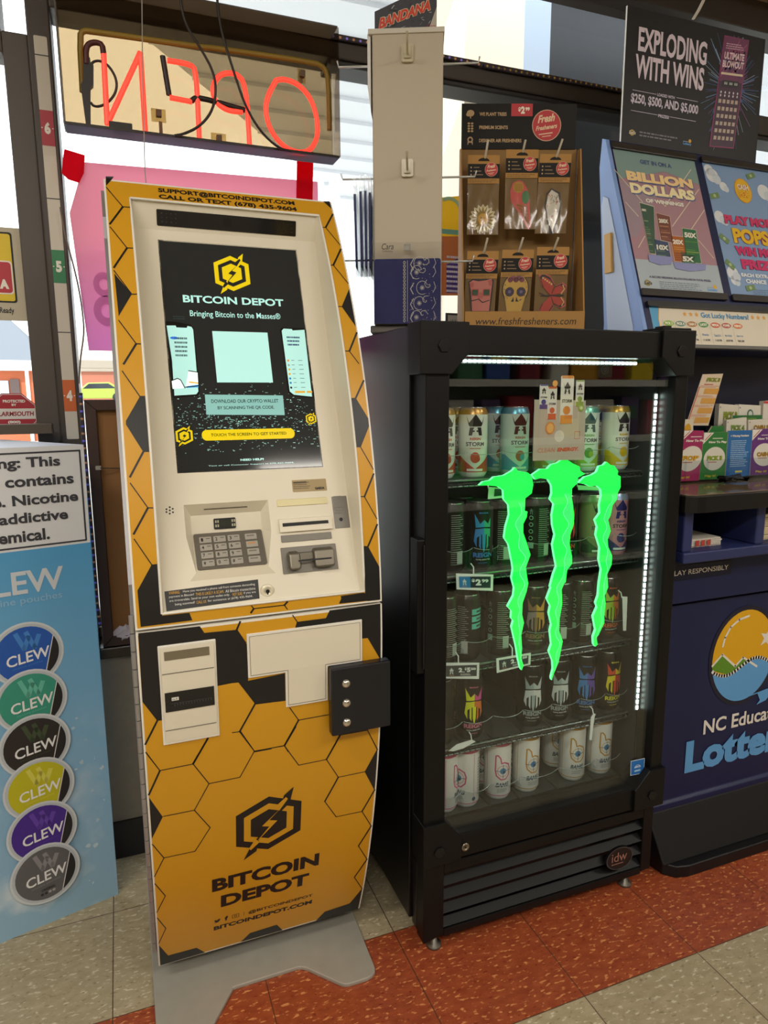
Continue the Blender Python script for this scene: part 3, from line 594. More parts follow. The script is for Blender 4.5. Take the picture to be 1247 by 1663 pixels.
for i, parts in enumerate(((('WARNING:', OW), ('  Have you received a phone call from someone demanding', GW)), (('payment in Bitcoin? ', GW), ('THIS IS LIKELY A SCAM.', OW), (' All Bitcoin transactions', GW)), (('are irreversible. Send to your own wallet only.  ', GW), ('NOT SURE', OW), (' if you are', GW)), (('being scammed? ', GW), ('CALL US', OW), (' for assistance at (678) 435-9604.', GW)))):
    tot = sum(len(t) for t, _ in parts); wid = (a1 - a0 - .012) * (1 if i < 3 else .9); a = a0 + .006 + (0 if i < 3 else .009); zb = b1 - (i + 1) * lh + lh * .12
    for t, m in parts:
        w = wid * len(t) / tot; st = len(t) - len(t.lstrip()); en = len(t) - len(t.rstrip())
        text(WL, MBZ, t.strip(), [(a + w * st / len(t), zb), (a + w * (1 - en / len(t)) - .0005, zb + lh * .72)], m, .0010, .0); a += w
WL.build('warning_label', atm)
p = [(0.2309,0.8835)][0]; b = MB(); yb = bez(p[1]); b.lathe([(.0, -.001), (.0125, -.001), (.0125, .002), (.010, .004), (.0065, .004), (.0055, .0025), (0, .0025)], (p[0], yb, p[1]), mat('#e3dcc6', .3, .2), 24, 'y', False); Mq = lambda a, bb, d: Vector((a, yb - d, bb)); disc(b, Mq, p[0], p[1], .0035, INK, .0045); rect(b, Mq, p[0] - .0012, p[1] - .006, p[0] + .0012, p[1], INK, .0046); b.build('lock', atm)

# ---- lower door
lo_ = MB(); slab(lo_, AX0, AX1, LZ0, LZ1, EDGE); rect(lo_, MF, XL, LZ0 + .0045, XR, LZ1 - .004, YEL, .0004, ST)
for p, t in (([(0.1774,0.8367),(0.1707,0.8229)], 1), ([(0.1707,0.8229),(0.1857,0.7965)], 0), ([(0.0275,0.6742),(0.0044,0.6325)], 1), ([(0.0038,0.6167),(0.0191,0.589)], 0), ([(0.1117,0.6214),(0.084,0.5752)], 1), ([(0.1556,0.6249),(0.169,0.6241),(0.1965,0.5754),(0.2276,0.5752)], 0), ([(0.1983,0.6751),(0.169,0.6241)], 1), ([(0.1983,0.6751),(0.2288,0.6737)], 0),
             ([(0.2728,0.837),(0.2812,0.8225)], 0), ([(0.2631,0.6558),(0.2801,0.6263),(0.3386,0.6264)], 0), ([(0.2801,0.6263),(0.2525,0.5768)], 1), ([(0.2525,0.5768),(0.1961,0.5769)], 0), ([(0.2525,0.5768),(0.2599,0.5615)], 0), ([(0.355,0.5914),(0.3635,0.5763),(0.4204,0.5764)], 0), ([(0.4204,0.5764),(0.4279,0.5905)], 1), ([(0.4204,0.5764),(0.4469,0.5244)], 0), ([(0.3635,0.5763),(0.3454,0.5424)], 1),
             ([(0.0039,0.6158),(0.0268,0.5741),(0.0843,0.5747)], 0), ([(0.0843,0.5747),(0.112,0.6226)], 1), ([(0.0268,0.5741),(0.0038,0.5278)], 1), ([(0.0843,0.5747),(0.111,0.5256),(0.1677,0.5259),(0.1954,0.5771),(0.17,0.6258)], 0), ([(0.111,0.5256),(0.0829,0.4728),(0.0281,0.4738)], 0), ([(0.0829,0.4728),(0.1107,0.4237),(0.0813,0.3738),(0.0246,0.3755),(0.0005,0.3338)], 0), ([(0.0246,0.3755),(0.0024,0.4152)], 0), ([(0.1954,0.5771),(0.2527,0.5764)], 0), ([(0.2527,0.5764),(0.2743,0.6132)], 1), ([(0.2527,0.5764),(0.2809,0.5263),(0.3369,0.5265)], 0), ([(0.3369,0.5265),(0.3638,0.5765)], 1), ([(0.3613,0.5765),(0.4206,0.5755),(0.4473,0.5254)], 0), ([(0.3369,0.5265),(0.3631,0.4778),(0.4192,0.4774)], 0), ([(0.3631,0.4778),(0.3369,0.4244)], 1), ([(0.3369,0.4244),(0.3635,0.3769),(0.4201,0.3751)], 0), ([(0.4201,0.3751),(0.4453,0.4258)], 1), ([(0.4201,0.3751),(0.4479,0.3276)], 0), ([(0.4479,0.3276),(0.42,0.2773)], 1), ([(0.42,0.2773),(0.4483,0.2285)], 0), ([(0.4483,0.2285),(0.4202,0.179)], 1), ([(0.4202,0.179),(0.4485,0.1292)], 0),
             ([(-0.0004,0.3153),(0.0231,0.2752),(-0.0007,0.2342)], 0), ([(-0.0014,0.2182),(0.0205,0.1792),(-0.0026,0.1369)], 0)): hexl(lo_, p, t)
blk(lo_, [(0.0063,0.8382),(0.1076,0.8374),(0.1146,0.8245),(0.1707,0.8229),(0.1895,0.7896),(0.1872,0.7234)] + [(0.2552,0.7271),(0.2554,0.6715),(0.199,0.6745)] + [(0.1698,0.723),(0.1586,0.7237),(0.0979,0.7209),(0.0407,0.6732),(0.0275,0.6742),(0.0051,0.7145)])
blk(lo_, [(0.2801,0.8233),(0.3355,0.8235),(0.3433,0.8374),(0.4496,0.8387),(0.4491,0.727),(0.4429,0.7274),(0.4177,0.7734),(0.4063,0.7738),(0.4066,0.797),(0.2763,0.8113)])
blk(lo_, [(0.0019,0.5221),(0.0268,0.4731),(0.001,0.4282)]); blk(lo_, [(0.4502,0.5287),(0.4192,0.4774),(0.4476,0.4234)]); blk(lo_, [(-0.0042,0.1295),(0.0221,0.0846),(0.0796,0.0835),(0.0968,0.0562),(-0.0062,0.0557)]); blk(lo_, [(0.1725,0.0569),(0.1923,0.0816),(0.2511,0.0842),(0.2657,0.0558)]); blk(lo_, [(0.3424,0.0554),(0.3609,0.0818),(0.4196,0.0866),(0.4487,0.1325),(0.4514,0.0525)]); blk(lo_, [(0.446,0.526),(0.4528,0.533),(0.4512,0.5164)])
lc = [(0.2228,0.4002)][0]; logo(lo_, MF, lc[0], lc[1], .0670, VB, YEL, .0006, ST)
text(lo_, MF, 'BITCOIN', [(0.1118,0.2505),(0.3328,0.287)], VB, .0009, .045, 0, ST); text(lo_, MF, 'DEPOT', [(0.1291,0.1983),(0.3137,0.2342)], VB, .0009, .045, 0, ST)
text(lo_, MF, '@BITCOINDEPOT', [(0.1865,0.1503),(0.3265,0.1621)], VB, .0009, .02, 0, ST); text(lo_, MF, 'BITCOINDEPOT.COM', [(0.1148,0.1278),(0.3265,0.141)], VB, .0009, .045, 0, ST)
text(lo_, MF, 'f', [(0.1371,0.1516),(0.1438,0.1652)], VB, .0009, .06, 0, ST); text(lo_, MF, '|', [(0.1765,0.1508),(0.1772,0.164)], VB, .0009, 0, 0, ST)
(a0, b0), (a1, b1) = [(0.1527,0.1525),(0.1664,0.1632)]; line(lo_, MF, [(a0, b0), (a1, b0), (a1, b1), (a0, b1), (a0, b0)], .001, VB, .0009); ring(lo_, MF, (a0 + a1) / 2, (b0 + b1) / 2, .0022, .0032, VB, .0009, 14)
(a0, b0), (a1, b1) = [(0.1152,0.1527),(0.1292,0.163)]; wv = a1 - a0; hv = b1 - b0; poly(lo_, MF, [(a0 + wv * x, b0 + hv * y) for x, y in ((0, .1), (.3, .2), (.15, .35), (.05, .6), (.12, .95), (.3, .75), (.5, .7), (.62, 1), (.85, .95), (1, .9), (.88, .7), (.8, .3), (.5, 0), (.2, 0))], VB, .0009)
lo_.build('lower_door', atm)
def raised(name, pts, m, h, parent=atm, bevel=.0015):
    b = MB(); b.prism(pts, MF, -.006, h, m); return b, name
# bill dispenser panel
(a0, b0), (a1, b1) = [(0.0353,0.6248),(0.1622,0.8114)]
a1 = .133; bd = MB(); Fd = .004
bd.prism([(a0, b0), (a1, b0), (a1, b1), (a0, b1)], lambda a, b, d: Vector((a, prof(min(max(b, b0), b1)) - d, b)), -.012, Fd, EDGE)
y_in = lambda a, b, d=0.: Vector((a, prof(b) - Fd - .0006 - d, b))
rect(bd, y_in, a0 + .004, b0 + .005, a1 - .004, b1 - .004, CREAM, 0, ST)
hh = b1 - b0; rect(bd, y_in, a0 + .010, b1 - hh * .142, a1 - .012, b1 - hh * .058, mat('#7d7462', .35, .3), .0008, ST)
for fz in (.272, .845): line(bd, y_in, [(a0 + .005, b1 - hh * fz), (a1 - .006, b1 - hh * fz)], .0012, mat('#4b463a'), .001)
bdo = bd.build('dispenser_panel', atm, bevel=.0015)
sl = MB(); rect(sl, y_in, a0 + .007, b1 - hh * .655, a1 - .007, b1 - hh * .458, mat('#101012', .15), .0010, ST)
rect(sl, y_in, a0 + .018, b1 - hh * .545, a0 + .030, b1 - hh * .512, mat('#dcdcd6', .5), .0014); text(sl, y_in, 'm.4', [(a0 + .0195, b1 - hh * .540), (a0 + .0275, b1 - hh * .517)], INK, .0017)
for k in range(14): rect(sl, y_in, a0 + .022 + k * .0048, b1 - hh * .60, a0 + .0232 + k * .0048, b1 - hh * .575, mat('#3d3d40', .3), .0014)
line(sl, y_in, [(a0 + .014, b1 - hh * .572), (a1 - .012, b1 - hh * .572)], .0015, mat('#29292c', .3), .0013); sl.build('bill_slot', bdo)
# blank T-shaped cover
tp = [(0.1884,0.8112),(0.4061,0.814),(0.4055,0.7311),(0.3362,0.7321),(0.3371,0.6597),(0.2563,0.6583),(0.2552,0.7278),(0.1864,0.729)]
X0 = (tp[0][0] + tp[-1][0]) / 2; X3 = (tp[1][0] + tp[2][0]) / 2; X1 = (tp[5][0] + tp[6][0]) / 2; X2 = (tp[3][0] + tp[4][0]) / 2; Za = (tp[0][1] + tp[1][1]) / 2; Zb = (tp[7][1] + tp[6][1] + tp[2][1]) / 3; Zc = (tp[4][1] + tp[5][1]) / 2
tt = [(X0, Za), (X0, Zb), (X1, Zb), (X1, Zc), (X2, Zc), (X2, Zb), (X3, Zb), (X3, Za)]
b = MB(); b.prism(tt, MF, -.01, .0035, EDGE); e = .0045
ti = [(X0 + e, Za - e), (X0 + e, Zb + e), (X1 + e, Zb + e), (X1 + e, Zc + e), (X2 - e, Zc + e), (X2 - e, Zb + e), (X3 - e, Zb + e), (X3 - e, Za - e)]
b.prism(ti, MF, .003, .0042, CREAM); line(b, MF, ti + [ti[0]], .0008, mat('#7d7664'), .0046); b.build('cover_panel', atm, bevel=.001)
# black lock box with three bolts
p = [(0.3379,0.5933),(0.4565,0.7278),(0.3384,0.7287)]
lx0, lx1 = p[0][0], .458; lz0, lz1 = (p[0][1] + .0), p[2][1]
lz0 -= .0; yl = prof((lz0 + lz1) / 2)
b = MB(); b.box(lx0, lx1, yl - .024, yl - .002, lz0, lz1, mat('#11131c', .3)); lk = b.build('lock_box', atm, bevel=.003)
for (a, bb) in [(0.3671,0.6963),(0.3674,0.6572),(0.3675,0.6177)]:
    b = MB(); b.lathe([(.0, -.001), (.0088, -.001), (.0085, .002), (.006, .0045), (.003, .0058), (.0, .006)], (a, yl - .024, bb), mat('#d6d2c8', .18, .9), 20, 'y', False); b.build('bolt_head', lk)


# ================================================================== drinks cooler
COALBLK = mat('#0b0b0c', .42, 0, 0, .28, name='cooler_black'); COAL2 = mat('#0c0c0e', .33, 0, 0, .35); INNER = mat('#272c36', .5, name='cooler_liner')
cool = thing('drinks_cooler', 'black glass door drinks cooler with glowing green claw mark sign', 'cooler', (.87, 1.5, 0))
BX0, BX1, BY0, BY1 = .5435, 1.193, 1.262, 1.780
mb = MB()
mb.box(BX0, .572, BY0, BY1, .055, 1.368, COAL2); mb.box(1.168, BX1, BY0, BY1, .055, 1.368, COALBLK); mb.box(.572, 1.168, 1.745, BY1, .055, 1.368, COALBLK)
mb.box(.572, 1.168, BY0, 1.745, 1.335, 1.368, COALBLK); mb.box(.572, 1.168, BY0, 1.745, .055, .235, COALBLK)
mb.build('cabinet', cool, bevel=.002)
mb = MB(); mb.box(.572, .574, BY0 + .002, 1.744, .235, 1.335, INNER); mb.box(1.166, 1.168, BY0 + .002, 1.744, .235, 1.335, INNER); mb.box(.574, 1.166, 1.742, 1.745, .235, 1.335, INNER); mb.box(.574, 1.166, BY0 + .002, 1.742, 1.333, 1.335, INNER); mb.box(.574, 1.166, BY0 + .002, 1.742, .235, .238, INNER)
mb.build('liner', cool)
FM = XZ(1.195)
# kick grille
gr = MB(); gx0, gx1, gz0, gz1 = .5505, 1.180, .036, .222
gr.prism(rrect(gx0, gz0, gx1, gz1, .012, 4), XZ(1.262), 0, .028, COAL2)
gr.prism([(gx0 + .0, gz0 + .0), (.600, gz0 + .01), (.600, gz1), (gx0, gz1)], XZ(1.234), 0, .036, COALBLK); gr.prism([(1.150, gz0 + .01), (gx1, gz0 + .012), (gx1, gz1), (1.150, gz1)], XZ(1.234), 0, .036, COALBLK)
gr.prism([(.600, gz0 + .004), (1.150, gz0 + .004), (1.150, gz0 + .022), (.600, gz0 + .022)], XZ(1.234), 0, .036, COALBLK); gr.prism([(.600, gz1 - .026), (1.150, gz1 - .026), (1.150, gz1), (.600, gz1)], XZ(1.234), 0, .036, COALBLK)
gro = gr.build('kick_grille', cool, bevel=.002)
SL = mat('#0d0d0e', .45, 0, 0, .2)
for k in range(4):
    z = gz0 + .026 + k * .0345; b = MB()
    b.face([(.600, 1.200, z), (1.150, 1.200, z), (1.150, 1.216, z + .013), (.600, 1.216, z + .013)], SL); b.face([(.600, 1.200, z), (1.150, 1.200, z), (1.150, 1.204, z - .003), (.600, 1.204, z - .003)], SL)
    b.build('louver', gro)
b = MB(); b.prism(ell(1.078, .107, .040, .030), XZ(1.2), 0, .006, mat('#101012', .3)); M = XZ(1.194); ring(b, M, 1.078, .107, .0375, .0395, mat('#4a4a4c', .3), .0008, 32, .75)
CO = mat('#b08a7c', .3, .5); text(b, M, 'idw', [(1.054, .100), (1.100, .124)], CO, .001, .0); fine_print(b, M, 1.054, .091, 1.100, .097, 1, CO, .001, 2); b.build('badge', gro)
for x, y in ((.589, 1.225), (1.126, 1.225), (.589, 1.70), (1.126, 1.70)):
    b = MB(); b.lathe([(0, 0), (.017, 0), (.017, .006), (.008, .009), (.008, .06), (0, .06)], (x, y, 0), mat('#77736c', .4, .7), 16); b.build('foot', cool)
# door
dr = MB(); dx0, dx1, dz0, dz1 = .549, 1.193, .228, 1.366; ox0, ox1, oz0, oz1 = .599, 1.158, .286, 1.309; cdx = .042
for pts in ([(dx0, dz0), (ox0, dz0), (ox0, dz1), (dx0, dz1)], [(ox1, dz0), (dx1, dz0), (dx1, dz1), (ox1, dz1)], [(ox0, dz0), (ox1, dz0), (ox1, oz0), (ox0, oz0)], [(ox0, oz1), (ox1, oz1), (ox1, dz1), (ox0, dz1)]):
    dr.prism(pts, XZ(1.252), 0, .057, COALBLK)
dro = dr.build('door', cool, bevel=.003)
GAS = mat('#0f0f10', .7)
b = MB()
for x0, x1, z0, z1 in ((.552, .574, .236, 1.36), (1.167, 1.190, .236, 1.36), (.574, 1.167, .236, .25), (.574, 1.167, 1.335, 1.36)): b.box(x0, x1, 1.2525, 1.2615, z0, z1, GAS)
b.build('gasket', dro)
for sx in (0, 1):
    for sz in (0, 1):
        xo = .533 if sx == 0 else 1.199; xi = .636 if sx == 0 else 1.108; zo = 1.3705 if sz else .228; zi = 1.272 if sz else .328
        xm = .600 if sx == 0 else 1.150; zm = 1.312 if sz else .282
        if sx == 0 and sz == 0: xo = .545
        if sx == 1 and sz == 0: xo = 1.198
        pts = [(xo, zo), (xi, zo), (xi, zm), (xm, zi), (xo, zi)]
        b = MB(); b.prism(pts, XZ(1.25), 0, .0635, COALBLK); co = b.build('corner_bracket', dro, bevel=.002)
        hx = (.582 if sx == 0 else 1.160, 1.325 if sz else .262); b = MB()
        b.prism([(hx[0] + .0135 * math.cos(math.pi / 3 * k), hx[1] + .0135 * math.sin(math.pi / 3 * k)) for k in range(6)], XZ(1.187), 0, .004, COAL2); b.build('hex_bolt', co, bevel=.001)
GLASS = glassy('cooler_door_glass', (.96, .985, .975), .06)
b = MB(); b.box(ox0 - .002, ox1 + .002, 1.208, 1.212, oz0 - .002, oz1 + .002, GLASS); b.build('glass_pane', dro)
b = MB(); b.box(.5335, .556, 1.199, 1.235, .67, .95, COALBLK); b.box(.545, .5485, 1.1935, 1.2, .68, .94, mat('#08080a', .6)); b.build('pull_handle', dro, bevel=.004)
b = MB(); b.lathe([(0, 0), (.0095, 0), (.0095, .004), (.006, .005), (.0055, .003), (0, .003)], (.648, 1.195, .253), mat('#8d8778', .3, .8), 20, 'y', False); disc(b, XZ(1.191), .648, .253, .0022, INK, .0005); b.build('door_lock', dro)
b = MB(); b.box(1.115, 1.197, 1.20, 1.262, 1.371, 1.376, COALBLK); b.box(1.13, 1.15, 1.21, 1.24, 1.3705, 1.381, COAL2); b.build('top_hinge', cool, bevel=.001)
LEDW = mat('#e8fff6', .4, emit=20., name='led_white')
def led(name, p0, p1, n, flip):
    b = MB(); P0, P1 = Vector(p0), Vector(p1); h = mat('#5d6163', .4)
    if flip: b.box(p0[0] - .006, p0[0] + .006, p0[1], p0[1] + .004, p0[2], p1[2], h)
    else: b.box(p0[0], p1[0], p0[1], p0[1] + .004, p0[2] - .005, p0[2] + .005, h)
    for i in range(n):
        c = P0 + (P1 - P0) * ((i + .5) / n)
        if flip: b.box(c.x - .0022, c.x + .0022, c.y - .002, c.y + .001, c.z - .0045, c.z + .0045, LEDW)
        else: b.box(c.x - .0035, c.x + .0035, c.y - .002, c.y + .001, c.z - .0022, c.z + .0022, LEDW)
    b.build(name, cool)
led('led_strip', (.640, 1.245, 1.3005), (1.09, 1.245, 1.3005), 40, False)
led('led_strip', (1.150, 1.245, .46), (1.150, 1.245, 1.235), 52, True)
led('led_strip', (.588, 1.254, .46), (.588, 1.254, 1.28), 48, True)
# claw mark light sign
GREEN = mat('#19ff50', .4, emit=1.0, name='green_light_panel'); GREEN2 = mat('#7dffb0', .4, emit=1.2); GREEN3 = mat('#36dc6c', .4, emit=.82)
CLM = XZ(1.232)
claws = [[(0.6861,1.0483),(0.6952,1.0557),(0.7115,1.0574),(0.7207,1.0642),(0.7444,1.0662),(0.7632,1.0747),(0.7714,1.0817),(0.7777,1.0741),(0.8022,1.0698),(0.8123,1.062),(0.8168,1.0426),(0.8137,1.0246),(0.798,1.0148),(0.7978,0.987),(0.8047,0.9855),(0.8032,0.9737),(0.795,0.9592),(0.7957,0.9396),(0.8024,0.9238),(0.8157,0.8898),(0.8092,0.8727),(0.8051,0.862),(0.8077,0.8462),(0.8122,0.8257)] + [(0.8125,0.827),(0.8087,0.8073),(0.7993,0.782),(0.7991,0.7556),(0.8043,0.7365),(0.7984,0.7085),(0.8017,0.677),(0.8002,0.6543),(0.8066,0.6366),(0.8023,0.6257),(0.7987,0.6315),(0.7921,0.6555),(0.7867,0.6833),(0.7738,0.7303),(0.7779,0.744),(0.7721,0.7508),(0.7727,0.767),(0.7623,0.7783),(0.7761,0.8008),(0.7778,0.8187),(0.7704,0.8414)] + [(0.7735,0.8607),(0.7706,0.8763),(0.7608,0.9164),(0.7494,0.9325),(0.7523,0.9559),(0.7601,0.981),(0.7582,1.0024),(0.7458,1.0158),(0.744,1.0348),(0.7307,1.0439),(0.707,1.0473)],
         [(0.8137,1.064),(0.8338,1.0758),(0.8513,1.0751),(0.861,1.0843),(0.876,1.0869),(0.8884,1.0939),(0.9012,1.0934),(0.9171,1.0841),(0.9344,1.0769),(0.9361,1.0681),(0.9497,1.0599),(0.9317,1.0531),(0.9298,1.04),(0.9172,1.0298),(0.9169,1.01),(0.9217,0.9921),(0.9255,0.9697),(0.9253,0.9474),(0.9172,0.9257),(0.9169,0.9032),(0.9249,0.8754),(0.9257,0.8594),(0.9132,0.8447),(0.9105,0.8175)] + [(0.9069,0.8157),(0.9007,0.8019),(0.9036,0.7677),(0.8982,0.7342),(0.8982,0.7048),(0.9092,0.6786),(0.9047,0.6544),(0.9002,0.6301),(0.8873,0.602),(0.8837,0.5888),(0.882,0.5953),(0.8868,0.6146),(0.8845,0.635),(0.8737,0.6589),(0.8799,0.6753),(0.8744,0.708),(0.8779,0.7222),(0.8698,0.7499),(0.8733,0.7664),(0.8629,0.7845),(0.874,0.812)] + [(0.8702,0.8104),(0.878,0.8391),(0.8851,0.8565),(0.8788,0.8796),(0.8725,0.907),(0.878,0.9288),(0.8705,0.9514),(0.8683,0.9736),(0.8724,0.9974),(0.8617,1.0089),(0.8662,1.0217),(0.8642,1.0391),(0.8548,1.0525),(0.8345,1.0566),(0.8222,1.054)],
         [(0.9336,1.0409),(0.9501,1.0533),(0.9684,1.0568),(0.9814,1.0628),(0.9873,1.0758),(0.9993,1.0775),(1.0069,1.0845),(1.0183,1.0767),(1.0279,1.0752),(1.0397,1.0625),(1.0389,1.0536),(1.0474,1.0498),(1.049,1.0249),(1.0416,1.0118),(1.0411,0.9982),(1.0295,0.9853),(1.0254,0.9629),(1.0192,0.9519),(1.0277,0.9261),(1.0207,0.906),(1.0231,0.8896),(1.0356,0.8676),(1.0355,0.8466),(1.0243,0.8243),(1.029,0.7932)] + [(1.0206,0.7738),(1.0241,0.756),(1.0222,0.7236),(1.0231,0.7083),(1.0086,0.6799),(1.0029,0.6756),(1.0069,0.6573),(1.0013,0.6525),(0.9965,0.6588),(0.9941,0.6768),(1.0004,0.6937),(0.9912,0.7275),(1.0016,0.7486),(0.9966,0.7592),(1.0029,0.7758),(1.0041,0.8053)] + [(1.0082,0.8376),(0.9999,0.8616),(1.001,0.8892),(0.9883,0.92),(0.9913,0.938),(0.9836,0.9544),(0.9963,0.9694),(0.9939,0.9876),(0.998,1.0098),(0.9958,1.0233),(0.9831,1.0329),(0.9645,1.0316),(0.9536,1.0366)]]
sg = MB(); sg.box(.72, .725, 1.236, 1.2385, .9, 1.0, mat('#1d1f1e')); sgo = sg.build('light_sign', cool)
for c in claws:
    b = MB(); b.prism(c, CLM, -.004, .004, GREEN, GREEN2)
    # engraved inner facet lines and right-hand facet of the mark
    top = max(q[1] for q in c); bot = min(q[1] for q in c)
    def span(z):
        xs = []
        for (x0, z0), (x1, z1) in zip(c, c[1:] + c[:1]):
            if (z0 - z) * (z1 - z) < 0: xs.append(x0 + (x1 - x0) * (z - z0) / (z1 - z0))
        return (min(xs), max(xs)) if len(xs) > 1 else None
    z = top - .075; k = 0; rows_ = []
    while z > bot + .02:
        q = span(z)
        if q: w = q[1] - q[0]; rows_.append((q[0] + w * (.62 + .14 * math.sin(k * .9)), q[1] - w * .07, z))
        z -= .008; k += 1
    for r0_, r1_ in zip(rows_, rows_[1:]): poly(b, CLM, [(r0_[0], r0_[2]), (r0_[1], r0_[2]), (r1_[1], r1_[2]), (r1_[0], r1_[2])], GREEN3, .0044)
    line(b, CLM, [(p[0], p[2]) for p in rows_], .0008, GREEN2, .0047)
    lead = [p for p in c if p[1] > top - .075]; q0 = span(top - .045)
    if q0: line(b, CLM, [(q0[0] + .004, top - .045), ((q0[0] + q0[1]) / 2, top - .022), (q0[1] - .006, top - .040)], .0012, GREEN3, .0047)
    b.build('claw_mark', sgo)
# ---- shelves with clear lane trays
SHZ = [1.056, .845, .632, .436, .262]
ROWX = [[(0.6488,1.1695),(0.7286,1.1679),(0.8357,1.1657),(0.923,1.164),(1.028,1.1619),(1.118,1.1601)], [(0.6767,0.9644),(0.7469,0.9595),(0.808,0.9553),(0.9013,0.9488),(0.9776,0.9435),(1.0621,0.9376),(1.1271,0.9331)], [(0.6608,0.752),(0.7191,0.7523),(0.8087,0.7491),(0.9022,0.7458),(0.9762,0.745),(1.0397,0.7457),(1.1144,0.7453)], [(0.6551,0.5444),(0.7311,0.5313),(0.813,0.5329),(0.8993,0.5425),(0.9766,0.538),(1.0604,0.5328),(1.1316,0.5298)], [(0.6666,0.3714),(0.7241,0.3671),(0.8126,0.3565),(0.8939,0.3478),(1.0328,0.336),(1.1159,0.3364)]]
WIRE = mat('#2a2b2d', .3, .4); WIREL = mat('#8f9a9a', .2, .8)
for r, z in enumerate(SHZ):
    b = MB(); L0, L1 = .576, 1.164
    if r < 4:
        for yy in (1.292, 1.50, 1.72): b.tube([(L0, yy, z - .012), (L1, yy, z - .012)], .003, WIRE, 6)
        b.tube([(L0, 1.290, z - .004), (L1, 1.290, z - .004)], .0028, WIREL, 6); b.tube([(L0, 1.290, z - .017), (L1, 1.290, z - .017)], .0022, WIREL, 6)
        for k in range(42): x = L0 + (L1 - L0) * (k + .5) / 42; b.tube([(x, 1.288, z - .018), (x, 1.291, z - .006), (x, 1.73, z - .006)], .0015, WIRE, 5)
    else: b.box(L0, L1, 1.28, 1.73, z - .024, z - .012, mat('#2a241f', .4))
    sh = b.build('shelf', cool)
    xs = [p[0] for p in ROWX[r]]
    edges = [xs[0] - .037] + [(a + c) / 2 for a, c in zip(xs, xs[1:])] + [xs[-1] + .037]
    for a, c in zip(edges, edges[1:]):
        a = max(a, L0); c = min(c, L1)
        if c - a < .02: continue
        t = MB(); w = c - a - .003; a += .0015; n = 10
        t.box(a, a + .0012, 1.296, 1.66, z - .003, z + .034, CLEAR)
        lo_p = [(a + w * k / n, 1.296 - .010 * math.sin(math.pi * k / n)) for k in range(n + 1)]
        t.grid([[(x, y, z - .003) for x, y in lo_p], [(x, y, z + .050 + .005 * abs(2 * k / n - 1) ** 3) for k, (x, y) in enumerate(lo_p)]], CLEAR, True)
        t.tube([(x, y, z + .050 + .005 * abs(2 * k / n - 1) ** 3) for k, (x, y) in enumerate(lo_p)], .0007, mat('#a9b8b6', .15, .3), 5)
        t.box(a, a + w, 1.30, 1.66, z - .005, z - .003, mat('#3a3d3f', .3)); t.build('lane_tray', sh)

# ---- cans
def can_map(R):
    return lambda a, b, d=0.: Vector(((R + d) * math.sin(a / R), -(R + d) * math.cos(a / R), b))
CS = .006
def make_can(draw, body, neck, R=.0325, H=.154, name='drink_can'):
    o = bpy.data.objects.new(name, None); COL.objects.link(o); o.empty_display_size = .03
    b = MB(); b.lathe([(0, .004), (R * .74, .002), (R * .80, 0), (R * .86, .003), (R, .012), (R, H - .016)], (0, 0, 0), body, 32, caps=False)
    b.lathe([(R, H - .016), (R * .95, H - .008), (R * .86, H - .002)], (0, 0, 0), neck, 32, caps=False)
    draw(b, can_map(R), R, H); b.build('can_body', o)
    b = MB(); b.lathe([(R * .86, H - .002), (R * .87, H), (R * .82, H), (R * .79, H - .005), (0, H - .005)], (0, 0, 0), mat('#c9cccf', .2, .9), 32, caps=False)
    tp = plane((0, 0, H - .005), (1, 0, 0), (0, 1, 0), (0, 0, 1)); b.prism(ell(0, -.004, .007, .011, 16), tp, .0005, .0018, mat('#b9bcbf', .2, .9)); b.build('lid', o)
    return o
def crown(b, M, cx, z0, w, h, m, d=.0004):
    """pointed crown over a letter-like crest"""
    p = [(-.5, 1), (-.34, .62), (-.2, .8), (0, 1.05), (.2, .8), (.34, .62), (.5, 1), (.36, .52), (.30, .44), (-.30, .44), (-.36, .52)]
    poly(b, M, [(cx + w * x, z0 + h * y) for x, y in p], m, d, CS, 0)
    for s in (-1, 1): poly(b, M, [(cx + s * w * x, z0 + h * y) for x, y in ((.08, .40), (.30, .40), (.36, 0), (.18, .0), (.14, .18), (.05, .18), (.05, .25), (.14, .25))], m, d, CS, 0)
def storm(bodyc, neckc, nm, fruit, corner, crest='#3d3a34', body2=None):
    def draw(b, M, R, H):
        C1 = mat(crest, .3, .5)
        crown(b, M, 0, .093, .042, .044, C1)
        text(b, M, 'REIGN', [(-.012, .083), (.012, .0885)], mat(fruit, .4), .0004, .04, 0, CS, 0)
        text(b, M, 'STORM', [(-.021, .070), (.021, .079)], mat('#33343a', .4), .0004, .03, 0, CS, 0)
        fine_print(b, M, -.012, .063, .014, .067, 1, mat(fruit, .4), .0004, 3)
        disc(b, M, 0, .045, .0105, mat(fruit, .4), .0004, .012, 20, CS, 0); disc(b, M, .005, .042, .006, mat(corner, .4), .0006, .007, 16, CS, 0)
        for s in (-1, 1): poly(b, M, [(s * .047, .048), (s * .036, .048), (0, .020), (0, .013), (s * .047, .013)], mat(corner, .35), .0003, CS, 0)
        rect(b, M, -.018, .0155, .018, .0205, mat('#e6e9e2', .4), .0006, CS, 0)
        for k in range(8): rect(b, M, .062, .03 + k * .012, .088, .036 + k * .012, mat('#a9aca6', .4), .0004, CS, 0)
    return make_can(draw, mat(bodyc, .3), mat(neckc, .25, .4))
